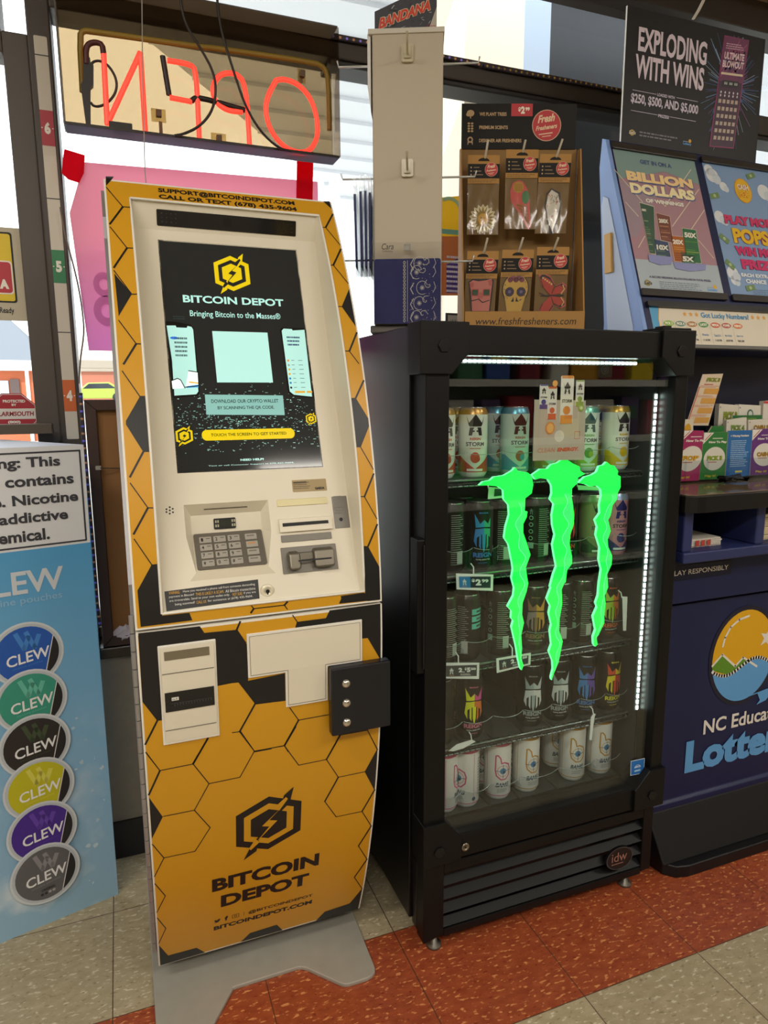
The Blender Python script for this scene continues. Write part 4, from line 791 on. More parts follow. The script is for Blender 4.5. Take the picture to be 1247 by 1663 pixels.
def reign(cols, txt, neckc='#1a1b1d', back=None, icons='#cfd6d2'):
    c1, c2, c3, c4 = cols
    def draw(b, M, R, H):
        g = lambda p: [(x * .022, .062 + y * .062) for x, y in p]
        q = lambda s, m, p: poly(b, M, g([(s * x, y) for x, y in p]), mat(m, .3), .0004, CS, 0)
        q(-1, c1, [(.0, .62), (.0, .88), (.42, .74), (1.0, 1.1), (.86, .60)]); q(1, c2, [(.0, .62), (.0, .88), (.42, .74), (1.0, 1.1), (.86, .60)])
        q(-1, c3, [(0, .58), (.9, .54), (1.05, .10), (.74, -.12), (.74, .22), (.5, .30), (.5, -.08), (.30, -.2), (.30, .36), (0, .30)])
        q(1, c4, [(0, .58), (.9, .54), (1.05, .10), (.74, -.12), (.74, .22), (.5, .30), (.5, -.08), (.30, -.2), (.30, .36), (0, .30)])
        poly(b, M, g([(-.2, .36), (.2, .36), (.16, -.1), (0, -.34), (-.16, -.1)]), mat(c1, .3), .0005, CS, 0)
        text(b, M, 'REIGN', [(-.024, .031), (.024, .042)], mat(txt, .35), .0004, .045, 0, CS, 0)
        text(b, M, 'TOTAL BODY FUEL', [(-.018, .0245), (.018, .0275)], mat('#cfd2d0', .35), .0004, .03, 0, CS, 0)
        fine_print(b, M, -.012, .017, .014, .020, 1, mat(txt, .35), .0004, 6); text(b, M, 'BCAA', [(-.012, .1305), (.010, .134)], mat(txt, .35), .0004, .04, 0, CS, 0)
        # rear: icons and facts
        hb = math.pi * R
        for k in range(4): ring(b, M, hb - .030, .062 + k * .016, .0035, .0052, mat(icons, .4), .0004, 16, step=CS, axis=0)
        rect(b, M, hb - .037, .038, hb - .023, .052, mat(icons, .4), .0004, CS, 0); crown(b, M, hb - .030, .118, .010, .014, mat(txt, .4))
        for k in range(24): rect(b, M, hb - .012, .020 + k * .0048, hb + .018 - (k % 3) * .004, .0215 + k * .0048, mat('#8d928e', .4), .0004, CS, 0)
        rect(b, M, hb + .002, .022, hb + .017, .05, mat('#b9beba', .4), .0005, CS, 0)
        if back:
            for k in range(3): rect(b, M, hb + .026, .078 + k * .017, hb + .058, .091 + k * .017, mat(back, .4), .0005, CS, 0); rect(b, M, hb + .038, .082 + k * .017, hb + .056, .087 + k * .017, mat('#20423f', .4), .0007, CS, 0)
    return make_can(draw, mat('#151619', .25, .5, name='black_can'), mat(neckc, .25, .5), .033, .157)
def bang(col):
    def draw(b, M, R, H):
        c = mat(col, .35)
        out = [(-.017, .118), (-.012, .119), (-.006, .112), (-.003, .098), (.004, .1), (.016, .094), (.020, .082), (.018, .066), (.008, .056), (-.004, .056), (-.015, .066), (-.018, .08)]
        line(b, M, out + [out[0]], .0032, c, .0004, CS, 0)
        ring(b, M, .001, .078, .0135, .0145, c, .0004, 28, step=CS, axis=0)
        disc(b, M, .001, .078, .0078, mat('#3f7fae', .35), .0005, None, 24, CS, 0); poly(b, M, [(.001, .078), (.0075, .0775), (.0062, .0738), (.003, .071)], mat('#22303c', .35), .0007, CS, 0)
        for p in ([(.001, .094), (.001, .060)], [(-.018, .079), (-.007, .078)], [(.009, .078), (.020, .079)]): line(b, M, p, .0012, mat('#2c2c2e', .4), .0006, CS, 0)
        text(b, M, 'BANG', [(-.017, .036), (.018, .048)], mat('#4d6070', .35), .0004, .05, .25, CS, 0); fine_print(b, M, -.013, .022, .014, .033, 3, mat('#8d938f', .4), .0004, 4)
        rect(b, M, -.10, .0125, .10, .0145, c, .0003, CS, 0)
        for s in (-.040, .040): line(b, M, [(s, .014), (s, .138)], .001, c, .0004, CS, 0)
        for k in range(14): rect(b, M, .052, .03 + k * .007, .068, .0335 + k * .007, mat('#8f8f8b', .4), .0004, CS, 0)
        disc(b, M, .040, .024, .005, mat('#34566a', .35), .0005, None, 16, CS, 0)
    return make_can(draw, mat('#e2e3df', .3), mat(col, .3, .3), .033, .157)
used = set()
protos = {}
def set_can(kind, x, y, z, rz, label, group):
    o = protos[kind]
    if kind in used: o = copy_tree(o)
    used.add(kind); o.location = (x, y, z); o.rotation_euler.z = math.radians(rz); tag(o, label, 'can', group)
protos.update(orange=storm('#e6e9e2', '#b08a4a', 'o', '#d0672e', '#b5412a'), peach=storm('#e6e8e0', '#c4944c', 'p', '#c9522c', '#c0452a'), blue=storm('#d7e6ea', '#5fb3cf', 'b', '#b86a4a', '#4aa3c4'), blue2=storm('#d3e4ea', '#5fb3cf', 'b', '#4b7fb5', '#c79a3a'), lime=storm('#dbe9df', '#7cc4ae', 'l', '#5f9c3f', '#9dbf3f', '#2f5f58'), lemon=storm('#e9e9e2', '#caa347', 'y', '#e0b81f', '#e2c41f'),
              tan=storm('#8f8564', '#8a9a7a', 't', '#8d9a4a', '#44503a', '#26332e'), pink=storm('#c98a98', '#8fa3cf', 'k', '#3a3a7a', '#3c3f78', '#2f2f86'),
              rblue=reign(('#2f8fd0', '#37a892', '#3a7fd0', '#37a892'), '#2f7fd6'), rsilver=reign(('#8fa3a6', '#aebabb', '#b9c4c4', '#c9d0cf'), '#8d999b'), rgold=reign(('#8a5a4a', '#d08a3a', '#8d6f80', '#c9853a'), '#8c6a4c'), rlime=reign(('#9dbf3a', '#d0722a', '#9dbf3a', '#d0722a'), '#c9602f'), rviolet=reign(('#3f7fc4', '#5a4aa8', '#3f7fc4', '#5a4aa8'), '#2f6fb8'), ryel=reign(('#c9452a', '#e0cf1f', '#d6c81f', '#cf3a2a'), '#d6cf2a'), rcandy=reign(('#d6e01f', '#c94a8d', '#d6e01f', '#d0702a'), '#c9708a'), rred=reign(('#c9a02a', '#cf3a2a', '#c9a02a', '#cf3a2a'), '#cf4a2a'), rteal=reign(('#3a9a9a', '#3a9a9a', '#3a9a9a', '#3a9a9a'), '#3a9a9a', back='#58b3ad'), rplain=reign(('#4a4f52', '#4a4f52', '#4a4f52', '#4a4f52'), '#6d7376', icons='#8fb3a6'),
              bpink=bang('#c4527c'), bgold=bang('#b8892f'), bhot=bang('#d6558d'))
CY_ = 1.338
rows = [
 [('orange', 12, 'white can with orange rim at the left end of the top cooler shelf'), ('peach', -8, 'white can with peach fruit and red base, second from left on top shelf'), ('blue', 3, 'white can with blue rim left of the clean energy poster'), ('blue2', -6, 'white can with blue rim half behind the clean energy poster'), ('lime', -6, 'pale green can with lime fruit right of the clean energy poster'), ('lemon', 10, 'white can with yellow lemon at the right end of top shelf')],
 [('rplain', 186, 'black can showing its icon column at left end of second shelf'), ('rblue', 4, 'black can with blue and teal crest on the second shelf'), ('rplain', 165, 'black can showing facts panel behind the first green claw'), ('rplain', 188, 'black can showing icons between first and second green claws'), ('rred', -10, 'black can with red and gold crest behind the second green claw'), ('tan', 8, 'tan can with green crest behind the third green claw'), ('pink', 5, 'pink can with navy crown at the right end of second shelf')],
 [('rsilver', 200, 'black can turned sideways at left end of the middle shelf'), ('rteal', 140, 'black can with teal label bands under the two ninety-nine price tag'), ('rplain', 170, 'black can with facts panel right of the two ninety-nine tag'), ('rgold', -12, 'black can with brown and orange crest beside first claw, middle shelf'), ('rplain', 160, 'black can behind the second green claw on the middle shelf'), ('rplain', 176, 'black can showing facts panel between second and third claws'), ('rlime', 6, 'black can with lime and orange crest under the third claw tip')],
 [('rplain', 150, 'dark can turned away at the left end of the fourth shelf'), ('rcandy', 3, 'black can with yellow, pink and orange crest on the fourth shelf'), None, ('rsilver', -8, 'black can with silver crest under the tilted price tag'), ('rsilver', -4, 'black can with silver crest right below the second claw tip'), ('rviolet', -14, 'black can with blue and violet crest on the fourth shelf'), ('ryel', 8, 'black can with yellow and red crest at right end of fourth shelf')],
 [('bhot', 60, 'white can with hot pink rim at left end of bottom shelf'), ('bpink', -50, 'white can turned sideways beside the hot pink rim can'), ('bpink', 2, 'white can with pink rim and round logo on the bottom shelf'), ('bgold', 10, 'white can with gold rim in the middle of the bottom shelf'), ('bgold', -2, 'white can with gold rim, second from right on bottom shelf'), ('bgold', 8, 'white can with yellow rim at the right end of bottom shelf')]]
GN = ['cans on the top cooler shelf', 'cans on the second cooler shelf', 'cans on the middle cooler shelf', 'cans on the fourth cooler shelf', 'cans on the bottom cooler shelf']
for r, row in enumerate(rows):
    for k, c in enumerate(row):
        if c: set_can(c[0], max(ROWX[r][k][0], .612), CY_, SHZ[r] - .003, c[1] - 10, c[2], GN[r])
for r, k, kind, lab in ((0, 1, 'peach', 'white can behind the peach fruit can on the top shelf'), (0, 2, 'blue', 'white can behind the blue rim can on the top shelf'), (0, 5, 'lemon', 'white can behind the yellow lemon can on the top shelf'), (1, 1, 'rblue', 'black can behind the blue and teal crest can'), (1, 6, 'pink', 'pink can behind the navy crown can on the second shelf'),
                        (4, 2, 'bpink', 'white can behind the pink rim can on the bottom shelf'), (4, 3, 'bgold', 'white can behind the middle gold rim can on bottom shelf'), (4, 4, 'bgold', 'white can behind the second gold rim can from right'), (3, 1, 'rcandy', 'black can behind the yellow, pink and orange crest can'), (3, 6, 'ryel', 'black can behind the yellow and red crest can')):
    set_can(kind, max(ROWX[r][k][0], .612) - .004, CY_ + .070, SHZ[r] - .003, -14, lab, GN[r])
for kind, o in protos.items():
    if kind not in used:
        for ch in list(o.children): bpy.data.objects.remove(ch)
        bpy.data.objects.remove(o)
# ---- tags, poster and stickers on the cooler
TAGW = mat('#e2ebe8', .35); TAGB = mat('#23313a', .4)
def price_tag(pts, hook, price, label, M=XZ(1.276), blue=False, small=True):
    x0, z0 = min(p[0] for p in pts), min(p[1] for p in pts); o = thing('price_tag', label, 'price tag', (x0, 1.276, z0), 'price tags on the cooler shelves')
    b = MB(); b.prism(pts, M, -.0012, .0004, TAGW)
    c = (sum(p[0] for p in pts) / 4, sum(p[1] for p in pts) / 4); k = .84
    inn = [(c[0] + (x - c[0]) * .86, c[1] + (z - c[1]) * .70) for x, z in pts]; poly(b, M, inn, TAGB, .0008)
    l0, l1, t1, t0 = inn; lerp = lambda u, v: (l0[0] + (l1[0] - l0[0]) * u + (t0[0] - l0[0]) * v, l0[1] + (l1[1] - l0[1]) * u + (t0[1] - l0[1]) * v)
    MM = lambda a, bb, d=0.: M(*lerp(a, bb), d); WH = mat('#dfe8e6', .4)
    if blue: rect(b, MM, .0, .0, .36, 1, mat('#2f7fb8', .35), .0010)
    crown(b, MM, .17, .22, .16, .56, mat('#c9d6d6', .3), .0012) ; rect(b, MM, .1, .1, .25, .14, mat('#c98a5a', .4), .0012)
    ww = price
    if ww == '$2.99':
        text(b, MM, '$', [(.40, .50), (.50, .82)], WH, .0012, .05); text(b, MM, '2', [(.52, .22), (.70, .80)], WH, .0012, .06); text(b, MM, '99', [(.72, .50), (.94, .80)], WH, .0012, .05)
    else:
        text(b, MM, '2', [(.40, .38), (.52, .80)], WH, .0012, .06); rect(b, MM, .53, .38, .60, .44, WH, .0012); text(b, MM, '$', [(.60, .55), (.66, .82)], WH, .0012, .05); text(b, MM, '5', [(.67, .38), (.79, .82)], WH, .0012, .06); text(b, MM, '50', [(.80, .58), (.97, .80)], WH, .0012, .05); fine_print(b, MM, .46, .08, .86, .28, 2, WH, .0012, 2)
    b.build('card', o)
    hk = MB(); hx, hz0, hz1 = hook; hk.tube([(hx, 1.277, hz0), (hx, 1.278, hz1 - .006), (hx - .003, 1.283, hz1), (hx + .001, 1.292, hz1 - .002)], .0016, TAGW, 6); hk.build('hook', o)
p = [(0.6615,0.8155),(0.7519,0.8021),(0.7521,0.8396),(0.6594,0.8514),(0.7032,0.867),(0.7036,0.8459)]; price_tag(p[:4], (p[4][0], p[5][1] - .002, p[4][1]), '$2.99', 'white framed two ninety-nine price tag hanging from the second cooler shelf', blue=True)
p = [(0.632,0.6147),(0.721,0.5992),(0.7212,0.6376),(0.6316,0.6513),(0.6689,0.6664),(0.6693,0.6456)]; price_tag(p[:4], (p[4][0], p[5][1] - .002, p[4][1]), '2/5.50', 'white framed two for five-fifty tag at left over the crest with pink')
p = [(0.7674,0.606),(0.8566,0.6127),(0.8567,0.6413),(0.7649,0.6411),(0.8076,0.6653),(0.8095,0.6405)]; price_tag(p[:4], (p[4][0], p[5][1] - .002, p[4][1]), '2/5.50', 'tilted two for five-fifty price tag at the first green claw tip')
def plain_tag(pts, label, inner=None):
    o = thing('price_tag', label, 'price tag', (pts[0][0], 1.27, pts[0][1]), 'price tags on the cooler shelves'); M = XZ(1.272)
    b = MB(); b.prism(pts, M, -.001, .0004, TAGW)
    if inner: poly(b, M, inner, TAGB, .0008)
    b.build('card', o); hk = MB(); c = max(pts, key=lambda q: q[1]); hk.tube([(c[0], 1.273, c[1] - .004), (c[0] + .001, 1.279, c[1] + .008), (c[0] + .002, 1.290, c[1] + .010)], .0014, TAGW, 6); hk.build('hook', o)
plain_tag([(0.732,1.0106),(0.77,1.0114),(0.7718,1.0326),(0.7338,1.0372)], 'price tag peeking from behind the first green claw head', [(0.7465,1.0156),(0.7698,1.0171),(0.7707,1.0305),(0.7478,1.0328)])
plain_tag([(0.9668,1.018),(1.0297,1.0137),(1.0307,1.0215),(0.9656,1.029)], 'price tag strip peeking from behind the third green claw head')
plain_tag([(0.6441,0.4406),(0.6565,0.4374),(0.6813,0.4395),(0.7131,0.4499),(0.7038,0.4563),(0.6653,0.4525)], 'white price tag turned edgewise above the left pink rim cans')
plain_tag([(1.0327,0.3911),(1.0391,0.3879),(1.0449,0.4505),(1.0483,0.4554),(1.0422,0.4592),(1.0344,0.4498)], 'white price tag turned edgewise in front of the right gold rim can')
plain_tag([(1.1181,0.6616),(1.127,0.6604),(1.1249,0.7469),(1.1097,0.7495)], 'empty clear tag strip at the right end of the middle shelf')
# poster on the inside of the glass
M = XZ(1.2165)
po = MB(); GREY = mat('#b9b1a2', .6)
card = [(0.806,1.0957),(0.9363,1.093),(0.9344,1.2201),(0.8054,1.2227)]; po.prism(card, M, -.0005, .0003, GREY)
for (a0, b0), (a1, b1), c in ((*[(0.817,1.2035),(0.8374,1.2535)], '#4a4a8a'), (*[(0.9072,1.2078),(0.9282,1.2629)], '#8aa04a'), (*[(0.8378,1.1812),(0.8596,1.2492)], '#c9602f'), (*[(0.869,1.1717),(0.9012,1.2721)], '#d98a3a')):
    po.prism(rrect(a0, b0, a1, b1, (a1 - a0) * .12), M, .0003, .0010, mat('#e2e0d8', .5)); w, h = a1 - a0, b1 - b0
    rect(po, M, a0 + w * .05, b1 - h * .06, a1 - w * .05, b1, mat(c, .5), .0013); rect(po, M, a0 + w * .04, b0, a1 - w * .04, b0 + h * .18, mat(c, .5), .0013); disc(po, M, a0 + w * .5, b0 + h * .28, w * .28, mat(c, .5), .0015)
    crown(po, lambda a, bb, d=0.: M(a, bb, d + .0011), a0 + w * .5, b0 + h * .62, w * .62, h * .24, mat('#3d372c', .4)); text(po, M, 'STORM', [(a0 + w * .12, b0 + h * .44), (a0 + w * .88, b0 + h * .51)], mat('#33343a', .5), .0014, .03)
oc = [(0.8454,1.1633)][0]; disc(po, M, oc[0], oc[1], .0115, mat('#d98f3a', .5), .0013, .013); disc(po, M, oc[0], oc[1], .0085, mat('#e8b56a', .5), .0016, .010)
oc = [(0.8546,1.2557)][0]; disc(po, M, oc[0], oc[1], .0065, mat('#e09a30', .5), .0005); oc = [(0.9221,1.2045)][0]; disc(po, M, oc[0], oc[1], .0075, mat('#8fb04a', .5), .0016); disc(po, M, oc[0], oc[1], .004, mat('#d9dcb0', .5), .0018)
oc = [(0.8697,1.1457)][0]; disc(po, M, oc[0], oc[1], .0125, mat('#d6d2c6', .6), .0006)
text(po, M, 'CLEAN', [(0.8169,1.1123),(0.8606,1.1216)], mat('#cf7a4a', .5), .0006, .0, .2); text(po, M, 'ENERGY.', [(0.8652,1.1129),(0.9204,1.1211)], mat('#cf5a2a', .5), .0006, .05, .2); fine_print(po, M, card[0][0] + .006, card[0][1] + .006, card[1][0] - .006, card[1][1] + .009, 1, mat('#6d675c', .6), .0006, 3)
(a0, b0), (a1, b1) = [(0.9085,1.1392),(0.922,1.1544)]; line(po, M, [(a0, b0), (a1, b0), (a1, b1), (a0, b1), (a0, b0)], .0012, mat('#cf7a4a', .5), .0006)
tag(po.build('poster'), 'grey clean energy poster with four cans inside the cooler glass', 'poster')
M = XZ(1.2075); st = MB(); q = [(1.1082,0.3132),(1.15,0.3119),(1.1496,0.3516),(1.1067,0.3528)]; BLU = mat('#1f66b0', .5); poly(st, M, q, mat('#cfdcea', .5), .0004); c = (sum(p[0] for p in q) / 4, sum(p[1] for p in q) / 4); q2 = [(c[0] + (x - c[0]) * .93, c[1] + (z - c[1]) * .93) for x, z in q]; poly(st, M, q2, BLU, .0007)
ring(st, M, c[0], c[1] - .004, .0095, .0103, mat('#dfe8f2', .5), .0009, 20, 1, .2, 2.9); text(st, M, 'energy', [(c[0] - .009, c[1] - .003), (c[0] + .008, c[1] + .003)], mat('#e6eef6', .5), .0010, .02, .3); rect(st, M, c[0] - .009, c[1] - .0115, c[0] + .009, c[1] - .007, mat('#9fc0de', .5), .0009)
tag(st.build('sticker'), 'small blue square energy sticker at the lower right of cooler glass', 'sticker')
st = MB(); (a0, b0), (a1, b1) = [(0.9542,1.2676),(0.9915,1.3012)]; st.prism([(a0, b0), (a1, b0), (a1, b1), (a0, b1)], M, 0, .0003, glassy('pale_film', (.62, .70, .66), .05, .2)); ring(st, M, (a0 + a1) / 2, (b0 + b1) / 2, .0088, .0094, mat('#3f4a48', .5), .0006); ring(st, M, (a0 + a1) / 2, (b0 + b1) / 2, .003, .0036, mat('#3f4a48', .5), .0006)
tag(st.build('sticker'), 'clear square sticker with a circle at the top of cooler glass', 'sticker')

# ================================================================== bandana tower on the cooler
TO = (.535, 1.44, 0); MT = rot(TO, -24.2)
IV = mat('#b5aa97', .5, name='ivory_plastic'); IV2 = mat('#c6c1b6', .5)
tw = thing('bandana_display', 'tall ivory plastic hook tower standing on the cooler', 'display stand', MT(.073, 1.368, -.06))
b = MB(); W = .1465; ZB, ZT = 1.385, 1.966
b.prism([(0, ZB), (W, ZB), (W, ZT), (0, ZT)], MT, -.115, 0, IV); b.build('panel', tw, bevel=.003)
b = MB(); b.prism([(-.008, 1.368), (W + .012, 1.368), (W + .012, 1.384), (-.008, 1.384)], MT, -.13, .004, mat('#6f6b66', .5)); b.build('base', tw, bevel=.003)
b = MB(); b.prism([(-.008, ZT - .004), (W + .002, ZT - .004), (W + .002, ZT + .006), (-.008, ZT + .006)], MT, -.119, .003, IV2); b.prism([(-.010, ZT - .10), (-.003, ZT - .15), (-.003, ZT), (-.010, ZT)], MT, -.10, -.004, mat('#d8d6d6', .5)); b.build('top_cap', tw, bevel=.001)
PLC = mat('#bdb59a', .25)
for zc in (1.925, 1.705):
    b = MB(); uc = .073; b.prism(rrect(uc - .012, zc - .018, uc + .012, zc + .016, .003), MT, 0, .006, PLC); b.prism(rrect(uc - .007, zc - .012, uc + .007, zc + .012, .002), MT, .006, .010, PLC)
    b.tube([MT(uc, zc - .006, .008), MT(uc, zc, .05), MT(uc, zc + .014, .058)], .0024, PLC, 6); b.build('hook', tw)
WRE = mat('#c9cdcc', .15, .5)
for z_, s, L in ((1.925, 1, .075), (1.7, 1, .072), (1.525, 1, .070), (1.925, -1, .075), (1.7, -1, .07), (1.53, -1, .075)):
    u0 = W if s > 0 else 0; b = MB(); b.tube([MT(u0, z_, -.05), MT(u0 + s * L, z_, -.05), MT(u0 + s * (L + .003), z_ + .012, -.05)], .0022, WRE, 6); b.build('hook', tw)
b = MB(); hd = [(.002, ZT + .004), (.1335, ZT + .004), (.1335, 2.092), (.055, 2.0555), (.002, 2.0345)]; b.prism(hd, MT, -.062, -.060, mat('#3d3f48', .6))
Mh = lambda a, bb, d=0.: MT(a, bb, d - .060)
R_ = random.Random(5)
for k in range(60):
    a = R_.uniform(.004, .122); z_ = R_.uniform(1.975, 2.025 + .42 * a); line(b, Mh, [(a, z_), (a + R_.uniform(.002, .010), z_ + R_.uniform(-.003, .006))], R_.uniform(.0006, .0016), mat(R_.choice(('#8f939c', '#5f636d', '#b9bcc2', '#22242b'))), .0005)
poly(b, Mh, [(.108, 1.975), (.1335, 1.975), (.1335, 2.040)], mat('#b9b3a8'), .0009); text(b, Mh, 'Cara', [(.114, 2.000), (.131, 2.006)], mat('#b3362c'), .0012, 0, .2)
text(b, Mh, 'BANDANA', [(.0100, 1.999), (.121, 2.021)], mat('#d9cfae'), .0010, .09, .2, tilt=.31); text(b, Mh, 'BANDANA', [(.0108, 2.000), (.120, 2.020)], mat('#cf3a26'), .0014, .04, .2, tilt=.31)
b.build('header_card', tw)
NAVY = mat('#262c66', .8, bump=.5, bscale=500, name='navy_cotton'); WBD = mat('#c9c6bd', .7)
BAG = glassy('clear_bag', (.90, .90, .90), .05, .08)
# front pack
MP = lambda a, bb, d=0.: MT(a, bb, d + .014)
pk = thing('bandana_pack', 'bagged navy paisley bandana hanging low on the tower front', 'bandana', MP(.07, 1.39, 0))
u0, u1, zb0, zb1, zt = .000, .1485, 1.386, 1.520, 1.553
b = MB(); b.prism(rrect(u0 + .002, zb0, u1 - .004, zb1, .005), MP, -.009, .002, NAVY)
for k in range(17): zc = zb0 + .006 + k * .0075; ring(b, MP, .067, zc, .0016, .0027, WBD, .0026, 10, 1.25)
line(b, MP, [(.0735, zb0 + .004), (.0735, zb1 - .004)], .0008, WBD, .0026)
for k, zc in enumerate((1.399, 1.428, 1.460, 1.492, 1.510)):
    cx = .099 + .006 * ((k * 7) % 3 - 1); ring(b, MP, cx, zc, .0115, .0125, WBD, .0026, 26, 1.15, .4, 5.2)
    for a in range(5): line(b, MP, [(cx - .005 * math.cos(a * .628), zc - .005 * math.sin(a * .628)), (cx + .005 * math.cos(a * .628), zc + .005 * math.sin(a * .628))], .0009, WBD, .0027)
    sp = [(cx + .014 + (.018 - .0028 * t) * math.cos(t * .9 + k) * .6, zc + .006 + (.018 - .0028 * t) * math.sin(t * .9 + k) * .6) for t in range(7)]; line(b, MP, sp, .0011, WBD, .0026)
    line(b, MP, [(.086, zc - .013), (.080, zc - .002), (.087, zc + .010)], .0016, WBD, .0026); line(b, MP, [(.128, zc - .01), (.134, zc), (.130, zc + .012)], .0010, WBD, .0026)
R_ = random.Random(9)
for k in range(70): disc(b, MP, R_.uniform(.078, .138), R_.uniform(zb0 + .006, zb1 - .004), R_.uniform(.0004, .0009), WBD, .0026, n=6)
b.build('bandana', pk)
b = MB(); n = 12
b.grid([[MP(u0 - .004 + (u1 + .006 - u0) * i / n, z, .0045 + .0025 * math.sin(i * 1.9 + j * 1.3)) for i in range(n + 1)] for j, z in enumerate((zb0 - .002, 1.42, 1.455, 1.49, zb1, zt - .012, zt))], BAG, True)
text(b, MP, 'Cara', [(.019, 1.538), (.044, 1.550)], INK, .0085, .0, .25); text(b, MP, 'Collection', [(.020, 1.533), (.042, 1.5365)], INK, .0085); b.prism(rrect(.066, 1.537, .080, 1.549, .001), MP, .002, .004, mat('#8d8a84', .3)); b.build('clear_bag', pk)
# packs seen edge-on on the left hooks
for k, (u, zt_, lean) in enumerate(((-.0355, 1.655, -.003), (-.0240, 1.660, -.002), (-.0150, 1.661, -.001), (-.0065, 1.657, .0))):
    o = thing('bandana_pack', ('outermost bagged navy bandana on the left tower hook', 'second bagged navy bandana from outside on left tower hook', 'third bagged navy bandana from outside on left tower hook', 'innermost navy bandana against the left tower side')[k], 'bandana', MT(u, 1.5, -.05), 'bandanas on the left tower hook')
    Ms = lambda a, bb, d=0., u=u, lean=lean: MT(u + d + lean * (bb - 1.5) * 6 * (1 if k else 1), bb, a)
    b = MB(); b.prism(rrect(-.115, 1.505, .01, zt_, .006), Ms, -.0022, .0022, NAVY); b.build('bandana', o)
    b = MB(); b.prism([(-.118, 1.485 + .006 * (k % 2)), (.014, 1.482), (.014, zt_ + .03), (-.118, zt_ + .034)], Ms, -.0028, .0028, BAG); b.build('clear_bag', o)
# ================================================================== air freshener box
BO = (.7427, 1.41, 0); MX = rot(BO, -20); ZL = 1.369
KR = mat('#a67c42', .8, name='kraft_card', noise=.08, nscale=90); KR2 = mat('#8a6534', .8); KRB = mat('#7d6440', .85); BKC = mat('#110f0f', .6, 0, 0, .3); TANI = mat('#b79a72', .6); REDB = mat('#b3262f', .5)
bx = thing('air_freshener_box', 'brown card counter box of air fresheners with black header on the cooler', 'display box', MX(.13, ZL, -.05))
b = MB(); b.prism([(0, ZL), (.266, ZL), (.266, 1.791), (0, 1.791)], MX, -.099, -.097, mat('#8b6b3e', .8)); b.prism([(0, ZL), (.270, ZL), (.270, ZL + .003), (0, ZL + .003)], MX, -.097, 0, KR); b.build('back_panel', bx)
hd = MB(); HX0, HX1 = -.001, .262; hd.prism([(HX0, 1.7905), (HX1, 1.7905), (HX1, 1.8865), (HX0, 1.8865)], MX, -.0975, -.0945, BKC); MHd = lambda a, bb, d=0.: MX(a, bb, d - .0945)
for s, z_ in (('WE PLANT TREES', 1.8605), ('PREMIUM SCENTS', 1.8325), ('DESIGNER AIR FRESHENERS', 1.8045)): text(hd, MHd, s, [(.0395, z_), (.1015 if 'WE' in s else .105 if 'PRE' in s else .137, z_ + .0075)], TANI, .0006, .03)
disc(hd, MHd, .019, 1.866, .0085, TANI, .0006, .007); rect(hd, MHd, .0178, 1.855, .0202, 1.866, TANI, .0006); disc(hd, MHd, .014, 1.863, .005, TANI, .0007, .004)
for i in range(2):
    for j in range(4): disc(hd, MHd, .0155 + i * .0075, 1.828 + j * .0055, .003, TANI, .0006, .0022, 10)
ring(hd, MHd, .019, 1.810, .0035, .0065, TANI, .0006, 16); poly(hd, MHd, [(.013, 1.798), (.017, 1.805), (.013, 1.806)], TANI, .0006); poly(hd, MHd, [(.025, 1.798), (.021, 1.805), (.025, 1.806)], TANI, .0006)
rect(hd, MHd, .112, 1.860, .161, 1.8865, REDB, .0006); WT = mat('#e6e0d2', .5); text(hd, MHd, '$', [(.128, 1.869), (.1335, 1.879)], WT, .0009, .06); text(hd, MHd, '2', [(.134, 1.865), (.143, 1.8805)], WT, .0009, .06); text(hd, MHd, '99', [(.144, 1.871), (.154, 1.879)], WT, .0009, .05)
def badge(mb, M, a, b, r, d, full=True):
    disc(mb, M, a, b, r, mat('#c9a98a', .5), d); disc(mb, M, a, b, r * .95, REDB, d + .0002)
    m = mat('#dcc0a0', .5); text(mb, M, 'Fresh', [(a - r * .62, b + r * .12), (a + r * .55, b + r * .62)], m, d + .0004, .04, .25, tilt=.14); text(mb, M, 'Fresheners', [(a - r * .74, b - r * .36), (a + r * .72, b - r * .06)], m, d + .0004, .03, .25, tilt=.14)
    line(mb, M, [(a - r * .5, b - r * .58), (a + r * .4, b - r * .46)], r * .07, m, d + .0004); line(mb, M, [(a - r * .28, b - r * .72), (a + r * .3, b - r * .64)], r * .05, m, d + .0004)
badge(hd, MHd, .194, 1.8405, .0335, .0006); hd.build('header', bx)
b = MB(); Msd = lambda u: (lambda a, bb, d=0.: MX(u + d, bb, a))
b.prism([(-.097, ZL), (0, ZL), (0, 1.42), (-.075, 1.785), (-.097, 1.789)], Msd(.268), 0, .003, KR); b.build('side_panel', bx)
b = MB(); b.prism([(-.097, ZL), (0, ZL), (0, 1.42), (-.075, 1.785), (-.097, 1.789)], Msd(-.002), -.003, 0, KR); b.build('side_panel', bx)
b = MB(); b.prism([(0, ZL), (.2715, ZL), (.2715, 1.4185), (0, 1.4185)], MX, -.002, .001, KR); text(b, MX, 'www.freshfresheners.com', [(.0242, 1.3893), (.2524, 1.4048)], mat('#2b2117', .6), .0016, .0, .18); b.build('front_lip', bx)
HKM = mat('#c9c3b3', .4); hkx = [(.048, 1.775), (.132, 1.79), (.212, 1.779), (.041, 1.545), (.121, 1.555), (.205, 1.566)]
